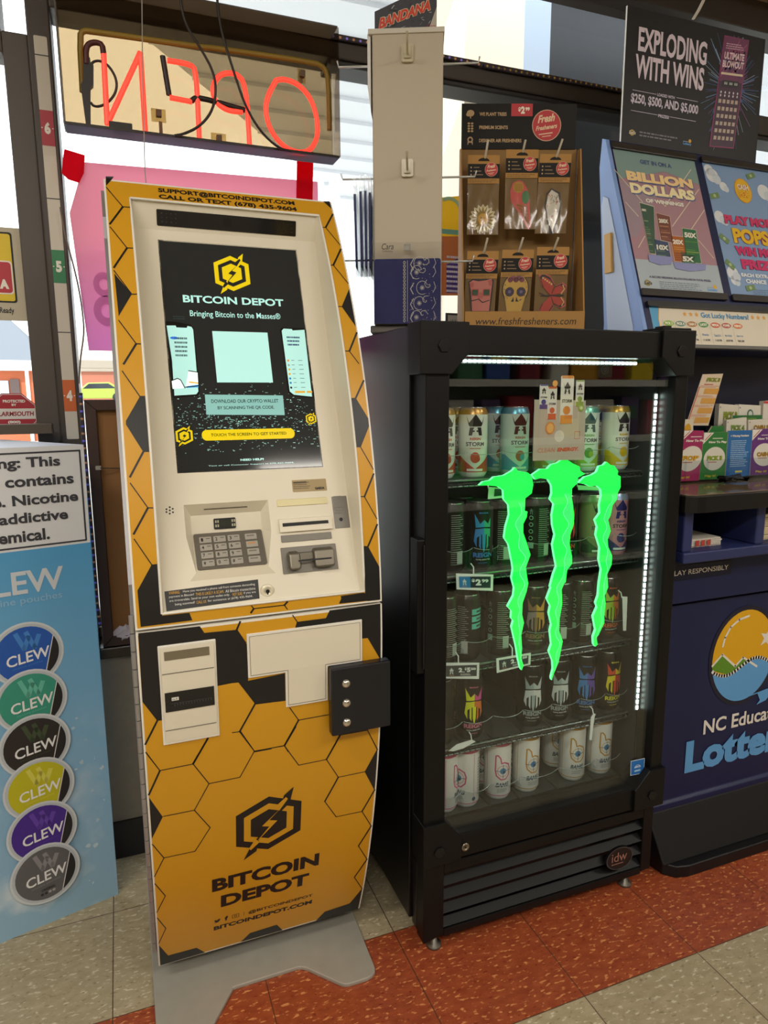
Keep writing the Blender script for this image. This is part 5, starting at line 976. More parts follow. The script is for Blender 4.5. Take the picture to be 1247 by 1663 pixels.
# packs
GRN = mat('#3f7a45', .5)
def art_sun(b, M, x, y, s):
    out = mat('#d9cda4', .6); r = .46 * s; n = 18
    poly(b, M, [(x + r * (1.0 if k % 2 else .80) * math.cos(math.pi * k / n), y + r * (1.0 if k % 2 else .80) * math.sin(math.pi * k / n)) for k in range(2 * n)], out, .0004)
    poly(b, M, [(x + r * (.90 if k % 2 else .5) * math.cos(math.pi * k / n), y + r * (.90 if k % 2 else .5) * math.sin(math.pi * k / n)) for k in range(2 * n)], mat('#8f7424', .6), .0007)
    disc(b, M, x, y, r * .37, mat('#c99a2f', .6), .0010)
    for q in (-.12, .12): disc(b, M, x + r * q, y + r * .06, r * .045, INK, .0012, n=8)
    line(b, M, [(x - r * .1, y - r * .12), (x, y - r * .17), (x + r * .1, y - r * .12)], r * .03, INK, .0012)
def art_cone(b, M, x, y, s):
    g = lambda p: [(x + s * a, y + s * c) for a, c in p]
    poly(b, M, g([(-.44, .50), (-.34, .82), (-.1, .92), (.06, .86), (.24, .60), (.32, .25), (.42, -.80), (.30, -.90), (-.05, -.30), (-.38, .12)]), mat('#c9504a', .5), .0004)
    poly(b, M, g([(-.22, .08), (.24, .02), (.38, -.82), (.33, -.84)]), mat('#a8622f', .6), .0007)
    for k in range(5): line(b, M, g([(-.15 + k * .09, .02 - k * .13), (.27 + .02 * k, -.1 - k * .13)]), .0009, mat('#6f3d1c', .6), .0009); line(b, M, g([(.2 - k * .02, .0 - .1 * k), (.0 + .09 * k, -.25 - .12 * k)]), .0009, mat('#6f3d1c', .6), .0009)
    poly(b, M, g([(-.40, .45), (-.2, .5), (.08, .4), (.05, .1), (-.1, .02), (-.2, .12), (-.33, .15)]), mat('#c94a40', .5), .0009)
    disc(b, M, x - .12 * s, y + .66 * s, .2 * s, mat('#b98a1f', .5), .0010); disc(b, M, x + .17 * s, y + .3 * s, .15 * s, GRN, .0010, .24 * s)
    for k in range(6): line(b, M, g([(-.24 + k * .05, .78), (-.22 + k * .05, .52)]), .0008, mat('#6f4a12', .6), .0012)
def art_gem(b, M, x, y, s):
    g = lambda p: [(x + s * a, y + s * c) for a, c in p]
    poly(b, M, g([(-.1, .98), (.3, .8), (.42, .3), (.36, -.2), (.12, -.95), (-.02, -.98), (-.2, -.4), (-.36, .2), (-.3, .75)]), mat('#2b2620', .5), .0004); poly(b, M, g([(-.08, .9), (.22, .74), (.34, .3), (.28, -.2), (.08, -.85), (-.14, -.4), (-.28, .2), (-.22, .7)]), mat('#d0cabc', .4), .0007)
    R = random.Random(2)
    for k in range(26): a, c = R.uniform(-.22, .26), R.uniform(-.6, .75); line(b, M, g([(a, c), (a + R.uniform(-.12, .12), c + R.uniform(-.16, .05))]), R.uniform(.0006, .0018), mat(R.choice(('#c9733f', '#3d4a52', '#6d6f70', '#e6e2d8', '#b9603a')), .5), .0010)
def art_pig(b, M, x, y, s):
    g = lambda p: [(x + s * a, y + s * c) for a, c in p]; P = mat('#c97a70', .6); D = mat('#2a2226', .5)
    poly(b, M, g([(-.46, .55), (-.30, .66), (.0, .64), (.34, .72), (.46, .6), (.44, .1), (.40, -.5), (-.30, -.5), (-.40, .15)]), D, .0004)
    poly(b, M, g([(-.42, .52), (-.3, .6), (-.1, .56), (.2, .6), (.38, .66), (.41, .5), (.38, .1), (.36, -.48), (-.26, -.48), (-.34, .2)]), P, .0007)
    for q in (-.2, .22): b.prism(rrect(x + s * (q - .14), y + s * .04, x + s * (q + .14), y + s * .30, s * .05), M, .0010, .0013, mat('#c0564e', .5)); b.prism(rrect(x + s * (q - .11), y + s * .07, x + s * (q + .11), y + s * .27, s * .04), M, .0013, .0016, mat('#2f4a34', .3))
    disc(b, M, x, y + s * .06, s * .10, mat('#b9605a', .6), .0014, s * .12); line(b, M, g([(-.3, -.12), (-.05, -.06), (.1, -.18), (.34, -.1)]), s * .03, D, .0013); poly(b, M, g([(-.40, .5), (-.26, .52), (-.28, .36), (-.4, .34)]), mat('#b9605a', .6), .0012); poly(b, M, g([(.24, .58), (.38, .62), (.4, .42), (.3, .4)]), mat('#b9605a', .6), .0012)
def art_skull(b, M, x, y, s):
    Y = mat('#c9a24a', .5); V = mat('#3d3550', .5); D = mat('#241f26', .5)
    poly(b, M, ell(x, y + .16 * s, .46 * s, .52 * s), D, .0003); poly(b, M, ell(x, y + .16 * s, .43 * s, .49 * s), Y, .0006); poly(b, M, [(x - .36 * s, y - .1 * s), (x + .36 * s, y - .1 * s), (x + .24 * s, y - .62 * s), (x - .24 * s, y - .62 * s)], Y, .0007)
    for q in (-.2, .2):
        disc(b, M, x + q * s, y + .06 * s, .155 * s, D, .0010)
        for k in range(8): disc(b, M, x + q * s + .11 * s * math.cos(k * .785), y + .06 * s + .11 * s * math.sin(k * .785), .04 * s, V, .0012, n=8)
        disc(b, M, x + q * s, y + .06 * s, .06 * s, mat('#6d5f8d', .5), .0013)
    for q in (-.05, .05): poly(b, M, [(x + q * s, y - .1 * s), (x + q * s * 2.4, y - .26 * s), (x + q * s * .6, y - .26 * s)], D, .0010)
    for k, c in enumerate(('#7d3a4f', '#8d4a5a', '#6d2f44', '#8d4a5a', '#7d3a4f')): disc(b, M, x + (k - 2) * .10 * s, y + (.46 + .06 * (k % 2)) * s, .09 * s, mat(c, .5), .0010, n=12)
    R = random.Random(4)
    for k in range(26): a = R.uniform(0, 6.28); disc(b, M, x + .38 * s * math.cos(a), y + .16 * s + .43 * s * math.sin(a), .018 * s, mat(R.choice(('#3d3550', '#4a6a7a', '#8d4a5a')), .5), .0010, n=8)
def art_fly(b, M, x, y, s):
    g = lambda p: [(x + s * a, y + s * c) for a, c in p]; Rd = mat('#b33a30', .5); D = mat('#2a1f2c', .5); L = mat('#d9b06a', .5); PKc = mat('#c0564c', .5)
    up1 = [(0, 0), (-.30, .30), (-.42, .62), (-.30, .72), (-.05, .60), (.10, .36)]; up2 = [(.02, .02), (.14, .30), (.36, .40), (.50, .30), (.42, .08)]
    for w in (up1, up2):
        for f in (1, -1):
            k = 1.1; poly(b, M, g([(a * k, c * f * k) for a, c in w]), PKc, .0003); poly(b, M, g([(a, c * f) for a, c in w]), D, .0006); poly(b, M, g([(a * .86, c * f * .86) for a, c in w]), Rd, .0009)
    for f in (1,):
        for k in range(5): disc(b, M, x + s * (-.30 + k * .075), y + s * f * (.58 - k * .05), s * .035, L, .0012, n=8)
    line(b, M, g([(.40, .34), (.46, .22), (.36, .06)]), s * .04, L, .0012); line(b, M, g([(.40, -.34), (.46, -.22), (.36, -.06)]), s * .04, L, .0012)
    line(b, M, g([(-.34, .0), (.44, .0)]), s * .035, D, .0014); line(b, M, g([(-.2, 0), (-.42, .1)]), s * .02, D, .0014)
def fresh_pack(k, M, u, zt, w, h, lean, art, ay, asz, label):
    o = thing('air_freshener_pack', label, 'air freshener', M(u + w / 2, zt - h, 0), 'air freshener packs in the counter box')
    MM = lambda a, bb, d=0.: M(u + a + lean * (bb), zt + bb, d); kf = h
    b = MB(); b.prism([(0, -h), (w, -h), (w, -h * .352), (0, -h * .352)], MM, -.003, -.0006, KRB)
    b.build('backing_card', o)
    b = MB(); b.prism([(0, -h * .355), (w, -h * .355), (w, 0), (0, 0)], MM, -.0012, .0012, KR); rect(b, MM, 0, -h * .29, w, -h * .11, BKC, .0016)
    n = 10; poly(b, MM, [(w * .5 + w * .18 * math.cos(math.pi * i / n), -h * .075 + h * .04 * math.sin(math.pi * i / n)) for i in range(n + 1)], mat('#17100a', .8), .0016)
    for i in range(3): disc(b, MM, w * .10, -h * (.155 + .045 * i), w * .025, TANI, .0019, n=8); rect(b, MM, w * .18, -h * (.16 + .045 * i), w * (.36 + .06 * i), -h * (.15 + .045 * i), mat('#8d7350', .6), .0019)
    badge(b, MM, w * .74, -h * .18, w * .205, .0019); fine_print(b, MM, w * .05, -h * .345, w * .95, -h * .30, 2, mat('#7d5c30', .7), .0016, 3); b.build('header_card', o)
    b = MB(); art(b, lambda a, bb, d=0.: MM(a, bb, d + .0003), w * .5, -h * ay, w * asz); b.build('freshener', o)
    b = MB(); n = 8; b.grid([[MM(w * i / n, -h * (.352 + .648 * j / 5), .0024 + .0012 * math.sin(i * 2.1 + j * 1.7)) for i in range(n + 1)] for j in range(6)], BAG, True); b.build('clear_bag', o)
MPa = lambda a, bb, d=0.: MX(a, bb, d - .052); MPb = lambda a, bb, d=0.: MX(a, bb, d - .032)
def uz(p): return p
tops = [(0.0053,1.7633),(0.0767,1.7634),(0.0906,1.7752),(0.1638,1.7758),(0.1678,1.7658),(0.2388,1.7659)]
bots = [(0.0079,1.5962),(0.0951,1.5985),(0.1642,1.6008)]
arts = [(art_sun, .80, .98, 'sun face'), (art_cone, .70, .80, 'ice cream cone'), (art_gem, .72, .72, 'silver shard')]
for i in range(3):
    (a0, z0), (a1, _) = tops[2 * i], tops[2 * i + 1]; h = .169
    fresh_pack(i, rot((.764, 1.458, 0), -20), a0, z0, a1 - a0, h, (.04 if i == 2 else 0), arts[i][0], arts[i][1], arts[i][2], 'bagged %s air freshener hanging in the upper row of the box' % arts[i][3])
tops2 = [(0.0047,1.5539),(0.0761,1.5527),(0.0844,1.5569),(0.1564,1.5561),(0.1631,1.5627),(0.2367,1.5621)]
arts2 = [(art_pig, .60, .88, 'pink pig in sunglasses'), (art_skull, .57, .92, 'painted skull'), (art_fly, .63, .90, 'red butterfly')]
for i in range(3):
    (a0, z0), (a1, _) = tops2[2 * i], tops2[2 * i + 1]
    fresh_pack(i, rot((.756, 1.438, 0), -20), a0, z0, a1 - a0, .168, .05 if i < 2 else .02, arts2[i][0], arts2[i][1], arts2[i][2], 'bagged %s air freshener hanging in the lower row of the box' % arts2[i][3])
for i, p in enumerate([(0.0434,1.752),(0.048,1.791),(0.1281,1.7662),(0.1315,1.7916),(0.2034,1.7545),(0.2141,1.7936)]):
    if i % 2: continue
    q = [(0.0434,1.752),(0.048,1.791),(0.1281,1.7662),(0.1315,1.7916),(0.2034,1.7545),(0.2141,1.7936)][i + 1]; M = rot((.764, 1.458, 0), -20)
    b = MB(); b.tube([M(p[0] - .006, p[1] - .012, -.042), M(p[0], p[1], -.002), M(q[0], q[1], .012)], .0026, HKM, 6); b.build('hook', bx)
for i in range(3):
    p = [(0.0414,1.5438),(0.1206,1.5472),(0.1997,1.5507)][i]; q = [(0.0481,1.5801),(0.1282,1.5812),(0.2077,1.5811)][i]; M = rot((.756, 1.438, 0), -20)
    b = MB(); b.tube([M(p[0] - .008, p[1] - .012, -.06), M(p[0], p[1], -.002), M(q[0], q[1], .012)], .0026, HKM, 6); b.build('hook', bx)


# ================================================================== lottery kiosk
NAV = mat('#182047', .42, 0, 0, .35, name='navy_plastic'); NAVD = mat('#10142c', .45, 0, 0, .35); LBL = mat('#7f9fd8', .45, name='light_blue_plastic'); LBL2 = mat('#b9c9e2', .45); BLP = mat('#0f0f11', .4, 0, 0, .35); BLG = mat('#151517', .22)
KX0, KX1 = 1.222, 1.86
lot = thing('lottery_kiosk', 'navy blue lottery kiosk with slanted posters at the right of cooler', 'kiosk', (1.5, 1.45, 0))
MS = plane((0, 1.378, 1.39), (1, 0, 0), (0, .34234, .93958), (0, -.93958, .34234))
Mside = lambda x, s=1: plane((x, 0, 0), (0, 1, 0), (0, 0, 1), (-1, 0, 0))
b = MB(); b.prism([(1.362, 1.345), (1.378, 1.39), (1.558, 1.884), (1.572, 1.890), (1.578, 1.82), (1.53, 1.42), (1.53, 1.335)], Mside(0), -KX1, -KX0 - .012, NAV); b.build('upper_cabinet', lot, bevel=.003)
b = MB(); b.prism([(1.362, 1.345), (1.378, 1.39), (1.558, 1.884), (1.572, 1.890), (1.578, 1.82), (1.53, 1.42), (1.53, .95), (1.40, .95)], Mside(0), -KX0 - .012, -KX0, LBL)
b.prism([(1.405, 1.30), (1.415, 1.40), (1.485, 1.60), (1.535, 1.735), (1.555, 1.745), (1.56, 1.72), (1.512, 1.40), (1.505, 1.30)], Mside(0), -KX0, -KX0 + .002, LBL2)
b.prism([(1.500, 1.545), (1.528, 1.545), (1.538, 1.645), (1.512, 1.645)], Mside(0), -KX0 + .002, -KX0 + .008, mat('#d3a24a', .5)); b.build('side_panel', lot, bevel=.002)
b = MB(); b.box(KX0, KX1, 1.50, 1.53, .95, 1.345, NAVD); b.box(KX0, KX1, 1.50, 1.60, 0.03, .95, NAVD); b.build('back_panel', lot)
b = MB(); b.prism([(1.204, 1.19), (1.204, 1.53), (KX1 + .02, 1.53), (KX1 + .02, 1.17), (1.244, 1.17), (1.224, 1.173), (1.211, 1.181)], plane((0, 0, 0), (1, 0, 0), (0, 1, 0), (0, 0, 1)), .962, 1.000, BLP); b.prism([(1.21, 1.195), (1.21, 1.50), (KX1, 1.50), (KX1, 1.185), (1.225, 1.185)], plane((0, 0, 0), (1, 0, 0), (0, 1, 0), (0, 0, 1)), 1.0, 1.0025, mat('#6f5f4a', .08, name='glossy_counter')); b.build('counter', lot, bevel=.006, bseg=3)
b = MB(); NB = mat('#262f5e', .45)
b.box(KX0, KX1, 1.20, 1.50, .835, .862, NB)
for x in (KX0, 1.455, 1.70): b.box(x, x + .028, 1.205, 1.50, .862, .962, NB)
b.box(KX0, KX1, 1.42, 1.50, .862, .962, NAVD); b.build('slip_bin', lot, bevel=.004)
b = MB(); b.prism([(1.215, .836), (1.258, .832), (1.262, .826), (1.262, .714), (1.50, .714), (1.50, .835)], Mside(0), -KX1, -KX0, NAV); b.prism([(1.292, .717), (1.292, .70), (1.50, .70), (1.50, .717)], Mside(0), -KX1, -KX0, BLP)
b.prism([(1.28, .703), (1.28, .160), (1.272, .152), (1.272, .135), (1.50, .12), (1.50, .703)], Mside(0), -KX1, -KX0, NAV); fp = b.build('front_panel', lot, bevel=.003)
M = XZ(1.279); g_ = MB()
BLU2 = mat('#5b9bd5', .45); YLW = mat('#d9a413', .45); GRE = mat('#5a8a22', .45); CRM = mat('#dcd8d0', .5)
text(g_, XZ(1.2705), 'PLAY RESPONSIBLY', [(1.185, .792), (1.419, .8165)], CRM, .001, .0) if False else None
def part_box(full, part, box, bold, shear, end):
    """box for the whole line so that its part (ending or beginning) fills the given box"""
    F = glyphs(full, bold, shear)[0]; S = glyphs(part, bold, shear)[0]; (a0, b0), (a1, b1) = box
    ex = lambda v, i: (min(p[i] for p in v), max(p[i] for p in v)); fx, sx, fy, sy = ex(F, 0), ex(S, 0), ex(F, 1), ex(S, 1)
    kx = (a1 - a0) / (sx[1] - sx[0]); ky = (b1 - b0) / (sy[1] - sy[0]); W_ = kx * (fx[1] - fx[0]); lo, hi = b0 + (fy[0] - sy[0]) * ky, b0 + (fy[1] - sy[0]) * ky
    return [(a1 - W_, lo), (a1, hi)] if end else [(a0, lo), (a0 + W_, hi)]
def sfx_text(mb, M, full, sfx, box, m, d=.0008, bold=0., shear=0., tilt=0.): text(mb, M, full, part_box(full, sfx, box, bold, shear, True), m, d, bold, shear, tilt=tilt)
def pfx_text(mb, M, full, pfx, box, m, d=.0008, bold=0., shear=0., tilt=0.): text(mb, M, full, part_box(full, pfx, box, bold, shear, False), m, d, bold, shear, tilt=tilt)
lb = B3([(1.3014,0.7882),(1.3002,0.8009),(1.4341,0.7845)]); tx = MB(); Mlab = XZ(1.262)
(a0, b0), (a1, b1) = lb
sp_ = MB(); sp_.prism([(1.225, b0 - .014), (a1 + .012, b0 - .014), (a1 + .012, b1 + .012), (1.225, b1 + .012)], XZ(1.2615), -.002, .0006, NAVD)
sfx_text(sp_, XZ(1.2608), 'PLAY RESPONSIBLY', 'RESPONSIBLY', lb, CRM, .0004, .01); sp_.build('lettering_plate', lot)
ov = [(1.4251,0.5154),(1.4387,0.6081),(1.4743,0.6479),(1.5196,0.6632),(1.5746,0.6618),(1.6324,0.6468),(1.7032,0.5998),(1.756,0.5372),(1.7779,0.4606)]
(oL, oB) = ov[0]; zz2 = [(1.571,0.6622),(1.5074,0.4035)]; RZ = (zz2[0][1] - zz2[1][1]) / 2; RX = .112; oc = (oL + RX, (zz2[0][1] + zz2[1][1]) / 2)
bal = ell(oc[0], oc[1] - .0, RX, RZ, 40)
zsea = lambda a: oc[1] - .030 - .018 * math.cos((a - oc[0] + .06) * 30)
poly(g_, M, ell(oc[0], oc[1], RX + .012, RZ + .012, 40), mat('#11142c', .4), .0004)
poly(g_, M, bal, YLW, .0007)
def clip_ell(pts): 
    o = []
    for a, bb in pts:
        dx, dz = (a - oc[0]) / RX, (bb - oc[1]) / RZ; k = math.hypot(dx, dz)
        o.append((a, bb) if k <= 1 else (oc[0] + RX * dx / k, oc[1] + RZ * dz / k))
    return o
low = [(oc[0] - RX + 2 * RX * i / 24, zsea(oc[0] - RX + 2 * RX * i / 24)) for i in range(25)]
arc = [(oc[0] + RX * math.cos(t), oc[1] + RZ * math.sin(t)) for t in [-.30 - (math.pi - .62) * i / 24 for i in range(25)]]
line(g_, M, clip_ell(low), .009, CRM, .0012)
mt = [(1.4253,0.5196),(1.4583,0.5475),(1.5085,0.5067),(1.5349,0.5281),(1.5889,0.4943)]; hill = clip_ell([(oL, mt[0][1] - .014)] + mt + [(mt[-1][0] + .01, mt[-1][1] - .01), (oc[0], zsea(oc[0])), (oc[0] - .05, zsea(oc[0] - .05))])
poly(g_, M, hill, GRE, .0010); line(g_, M, clip_ell(mt), .006, CRM, .0012)
poly(g_, M, clip_ell(low) + arc, BLU2, .0011)
tail = [(1.5073,0.4046),(1.5623,0.4088),(1.6006,0.4133),(1.6125,0.3917),(1.601,0.3797),(1.6359,0.3876),(1.6747,0.4261)]; poly(g_, M, tail, BLU2, .0013)
hl = [(1.4572,0.5698),(1.4633,0.5943),(1.4805,0.6209),(1.5089,0.6382),(1.5435,0.6444)]; line(g_, M, hl, .006, CRM, .0012)
sc_ = [(1.6189,0.5729)][0]; poly(g_, M, [(sc_[0] + (.030 if k % 2 == 0 else .0125) * math.sin(math.pi * k / 5 + .25), sc_[1] + (.030 if k % 2 == 0 else .0125) * math.cos(math.pi * k / 5 + .25)) for k in range(10)], CRM, .0012)
g_.build('emblem', fp); g_ = MB()
pfx_text(g_, M, 'NC Education', 'NC Educa', B3([(1.4126,0.3262),(1.4131,0.3681),(1.646,0.3177)]), CRM, .0010, .02); pfx_text(g_, M, 'Lottery', 'Lotte', B3([(1.356,0.224),(1.3477,0.3167),(1.6523,0.2242)]), BLU2, .0010, .05)
g_.build('lettering', fp)
b = MB(); b.prism([(1.272, .140), (1.205, .036), (1.205, .03), (1.62, .03), (1.62, .140)], Mside(0), -KX1, -KX0 - .01, mat('#0e0f12', .5, 0, 0, .3)); b.prism([(KX0 + .008, 1.27), (KX0 + .016, 1.215), (KX0 + .04, 1.19), (KX0 + .075, 1.182), (KX1, 1.182), (KX1, 1.66), (KX0 + .008, 1.66)], plane((0, 0, 0), (1, 0, 0), (0, 1, 0), (0, 0, 1)), 0, .034, BLP); b.build('base', lot, bevel=.006, bseg=3)
b = MB()
for k in range(9):
    x = 1.212 + k * .0752; b.box(x, x + .0012, 1.352, 1.43, 1.003, 1.075, CLEAR)
b.box(1.212, KX1, 1.350, 1.3515, 1.003, 1.062, CLEAR); b.box(1.212, KX1, 1.3945, 1.3955, 1.003, 1.115, CLEAR); b.box(1.212, KX1, 1.434, 1.4355, 1.003, 1.15, CLEAR); b.build('brochure_holder', lot)
for x0, x1 in ((1.236, 1.513), (1.538, 1.815)):
    b = MB()
    for s0, s1 in ((.4985, .5165), (.089, .108)): b = MB(); b.prism(rrect(x0 - .003, s0, x1 + .004, s1, .004), MS, .0015, .008, mat('#2b2725', .3)); b.build('poster_rail', lot, bevel=.001)
b = MB(); b.prism(rrect(1.243, .060, KX1 - .01, .075, .004), MS, 0, .009, mat('#1d1d20', .3)); b.build('strip_rail', lot)
b = MB(); b.prism(rrect(1.25, -.047, KX1 - .01, -.038, .002), MS, 0, .006, mat('#55524c', .4)); b.build('strip_rail', lot)
# poster with tickets
P1 = MB(); x0, x1, s0, s1 = 1.238, 1.512, .103, .503; MPo = lambda a, bb, d=0.: MS(a, bb, d + .001)
P1.prism([(x0, s0), (x1, s0), (x1, s1), (x0, s1)], MS, .0002, .001, mat('#a8838f', .35))
poly(P1, MPo, [(x0, s1), (x1, s1), (x1, s1 - .075), ((x0 + x1) / 2 + .02, s1 - .05), (x0, s1 - .09)], mat('#7f9a98', .35), .0004)
poly(P1, MPo, [(x0, s1 - .09), (x0 + .12, s1 - .12), (x0 + .02, .25), (x0, .25)], mat('#9d8a98', .35), .0003)
rect(P1, MPo, x0, s0, x1, .190, mat('#a9b6c0', .35), .0005)
WL_ = mat('#d8cdb9', .4)
for pts in ([(1.4927,0.4717),(1.4325,0.4095)], [(1.5051,0.4135),(1.3841,0.293)], [(1.5091,0.3527),(1.4389,0.2816)], [(1.5038,0.211),(1.4647,0.2593)], [(1.2291,0.4385),(1.3006,0.3537)], [(1.2561,0.2222),(1.2844,0.2561)], [(1.3595,0.3661),(1.3733,0.3491),(1.4007,0.3788)], [(1.2446,0.3477),(1.2769,0.3111)]): line(P1, MPo, pts, .0022, WL_, .0006)
text(P1, MPo, 'LET IN ON A', [(1.3194,0.4631),(1.4248,0.4758)], mat('#4f5f86', .4), .0010, .04) if False else text(P1, MPo, 'GET IN ON A', [([(1.3194,0.4631)][0][0], [(1.3696,0.4666)][0][1]), ([(1.425,0.4767)][0][0], [(1.3728,0.4796)][0][1])], mat('#4f5f86', .4), .0010, .04)
GO = mat('#efcf96', .4); GO2 = mat('#f0e2b4', .4); SHA = mat('#5f6f9a', .4)
for dx, dz, m, d in ((.003, -.003, SHA, .0010), (0, 0, GO, .0014)):
    q = [[(1.2644,0.4205)][0], [(1.4859,0.4687)][0]]; text(P1, MPo, 'BILLION', [(q[0][0] + dx, .4125 + dz), (q[1][0] + dx, .4405 + dz)], m, d, .06)
    q = [[(1.2684,0.3886)][0], [(1.4833,0.4258)][0]]; text(P1, MPo, 'DOLLARS', [(q[0][0] + dx, .3765 + dz), (q[1][0] + dx, .4065 + dz)], GO2 if m is GO else m, d, .06)
q = [[(1.3116,0.3711)][0], [(1.4385,0.385)][0]]; text(P1, MPo, 'OF WINNINGS', [(q[0][0], .354), (q[1][0], .3655)], mat('#e8e4da', .4), .0012, .05)
def ticket(pts, c, lab, lc, seed, band=None):
    poly(P1, MPo, pts, mat('#ded6c2', .4), .0009); c0 = (sum(p[0] for p in pts) / 4, sum(p[1] for p in pts) / 4); inn = [(c0[0] + (x - c0[0]) * .95, c0[1] + (z - c0[1]) * .975) for x, z in pts]; poly(P1, MPo, inn, mat(c, .4), .0012)
    a0 = inn[0][0]; a1 = inn[1][0]; zt = inn[2][1]; zb = inn[0][1]; w = a1 - a0; h = zt - zb; sk = (inn[3][0] - inn[0][0])
    MM = lambda a, bb, d=0.: MPo(a0 + a * w + sk * bb, zb + bb * h, d)
    R = random.Random(seed)
    for k in range(int(h / .006)):
        v = .04 + k * .006 / h
        if v > .7: break
        rect(P1, MM, .08, v, R.uniform(.6, .95), v + .0028 / h, mat(R.choice(('#5f7f5f', '#8a9a7a', '#6b5f4f', '#3d5a4a')) if not band else R.choice(band), .4), .0015)
    fs = .62 * w * .42; text(P1, MM, lab, [(.08, 1 - .012 / h - fs / h), (.9, 1 - .010 / h)], mat('#e6e2d6', .4), .0018, .05)
ticket([(1.2878,0.2071),(1.3061,0.2072),(1.3347,0.3452),(1.2869,0.3503)][:1] + [(1.3069,0.2065),(1.3357,0.3453),(1.2888,0.3525)], '#3f5a4c', '500X', 0, 1)
ticket([(1.3336,0.2483),(1.3742,0.2436),(1.3826,0.3214),(1.3369,0.3271)], '#7a4a40', '200X', 0, 2, ('#8d5a4a', '#a87a5a', '#6b3f38'))
ticket([(1.4038,0.1917),(1.4567,0.1914),(1.4629,0.2899),(1.4142,0.2909)], '#2f6b48', '50X', 0, 3, ('#4f8a3f', '#8aa03f', '#3d6a4a'))
ticket([(1.3066,0.2018),(1.3568,0.2023),(1.3582,0.2456),(1.3119,0.2505)], '#3a4a6a', '10X', 0, 4)
ticket([(1.3645,0.1917),(1.4106,0.1902),(1.4154,0.2653),(1.3687,0.2653)], '#a8602a', '20X', 0, 5, ('#c98a3a', '#b0702a', '#8d4a20'))
ticket([(1.3875,0.1893),(1.4366,0.1888),(1.4395,0.2185),(1.3905,0.22)], '#3f7a6a', '5X', 0, 6)
for pts in ([(1.2813,0.2046),(1.2812,0.185),(1.3136,0.1775),(1.3518,0.1821),(1.3616,0.2027)], [(1.359,0.1886),(1.3631,0.1709),(1.4091,0.166),(1.4643,0.1737),(1.4711,0.1903)]):
    poly(P1, MPo, pts, mat('#8a8fc0', .4), .0020)
text(P1, MPo, 'A RECORD BREAKING BILLION DOLLARS IN TOTAL PRIZES.', [(1.272, .1405), (1.476, .1465)], mat('#4d3f66', .4), .0010, .03); fine_print(P1, MPo, 1.30, .112, 1.44, .134, 4, mat('#7f8c98', .4), .0010, 8)
def nclogo(mb, M, a, bb, w, d=.001): pfx_text(mb, M, 'Lottery', 'Lottery', [(a, bb), (a + w, bb + w * .26)], BLU2, d, .05); disc(mb, M, a + w * .8, bb + w * .42, w * .16, YLW, d); rect(mb, M, a, bb + w * .30, a + w * .62, bb + w * .36, mat('#8aa3c0', .4), d)
nclogo(P1, MPo, 1.458, .113, .034); ring(P1, MPo, 1.262, .126, .004, .009, mat('#9a8a4a', .4), .001, 10); text(P1, MPo, 'Let\'s', [(1.252, .121), (1.276, .131)], mat('#4f4a3f', .4), .0013, .03, .2)
tag(P1.build('poster'), 'pink billion dollars of winnings poster on the kiosk slope', 'poster', 'posters on the lottery kiosk')
# blue poster
P2 = MB(); x0, x1 = 1.540, 1.814; P2.prism([(x0, s0), (x1, s0), (x1, s1), (x0, s1)], MS, .0002, .001, mat('#7f9cc4', .35))
for (a, bb), r in zip([(1.5665,0.4636),(1.558,0.4799),(1.5994,0.4329),(1.7516,0.4326),(1.5479,0.3376),(1.5705,0.3271),(1.5582,0.1717),(1.5627,0.1513)], (.022, .016, .014, .024, .018, .012, .020, .014)):
    if r: disc(P2, MPo, max(a, x0 + r + .001), min(max(bb, s0 + r + .001), s1 - r - .001), r, mat('#d6dbe2', .4), .0004); disc(P2, MPo, max(a, x0 + r + .001) + r * .6, min(max(bb - r * .5, s0 + r), s1 - r), r * .7, mat('#c6d0dc', .4), .0005)
cpo = [(1.6707,0.428)][0]; disc(P2, MPo, cpo[0], cpo[1], .0315, mat('#d99f1f', .4), .0008, .038); disc(P2, MPo, cpo[0], cpo[1], .029, mat('#e0b02f', .4), .0010, .035)
def bub(s, a0, b0, a1, b1, c, d=.0012):
    text(P2, MPo, s, [(a0, b0), (a1, b1)], mat('#8d2f4a', .4), d, .09); text(P2, MPo, s, [(a0, b0), (a1, b1)], mat(c, .4), d + .0004, .05)
text(P2, MPo, 'CASH', [(cpo[0] - .020, cpo[1] + .002), (cpo[0] + .020, cpo[1] + .018)], mat('#a8402f', .4), .0014, .09); text(P2, MPo, 'CASH', [(cpo[0] - .020, cpo[1] + .002), (cpo[0] + .020, cpo[1] + .018)], mat('#efe6dc', .4), .0018, .03)
text(P2, MPo, 'POP', [(cpo[0] - .020, cpo[1] - .022), (cpo[0] + .020, cpo[1] - .001)], mat('#e0b02f', .4), .0018, .06); text(P2, MPo, 'POP', [(cpo[0] - .020, cpo[1] - .022), (cpo[0] + .020, cpo[1] - .001)], mat('#c9402f', .4), .0014, .12)
bub('PLAY MORE', 1.574, .318, 1.772, .346, '#c93a6a'); bub('POPS', 1.592, .262, 1.726, .308, '#e0b61f'); bub('WIN MORE', 1.588, .226, 1.772, .254, '#c92a6a'); bub('PRIZES', 1.600, .186, 1.756, .216, '#c92a6a')
text(P2, MPo, 'EACH EXTRA POP IS A', [(1.590, .163), (1.772, .174)], mat('#e2e6ea', .4), .0012, .05); text(P2, MPo, 'CHANCE AT UP TO', [(1.602, .145), (1.764, .157)], mat('#e2e6ea', .4), .0012, .05); fine_print(P2, MPo, 1.62, .112, 1.77, .130, 3, mat('#6d87a8', .4), .001, 9)
BILL = mat('#6d8a58', .5)
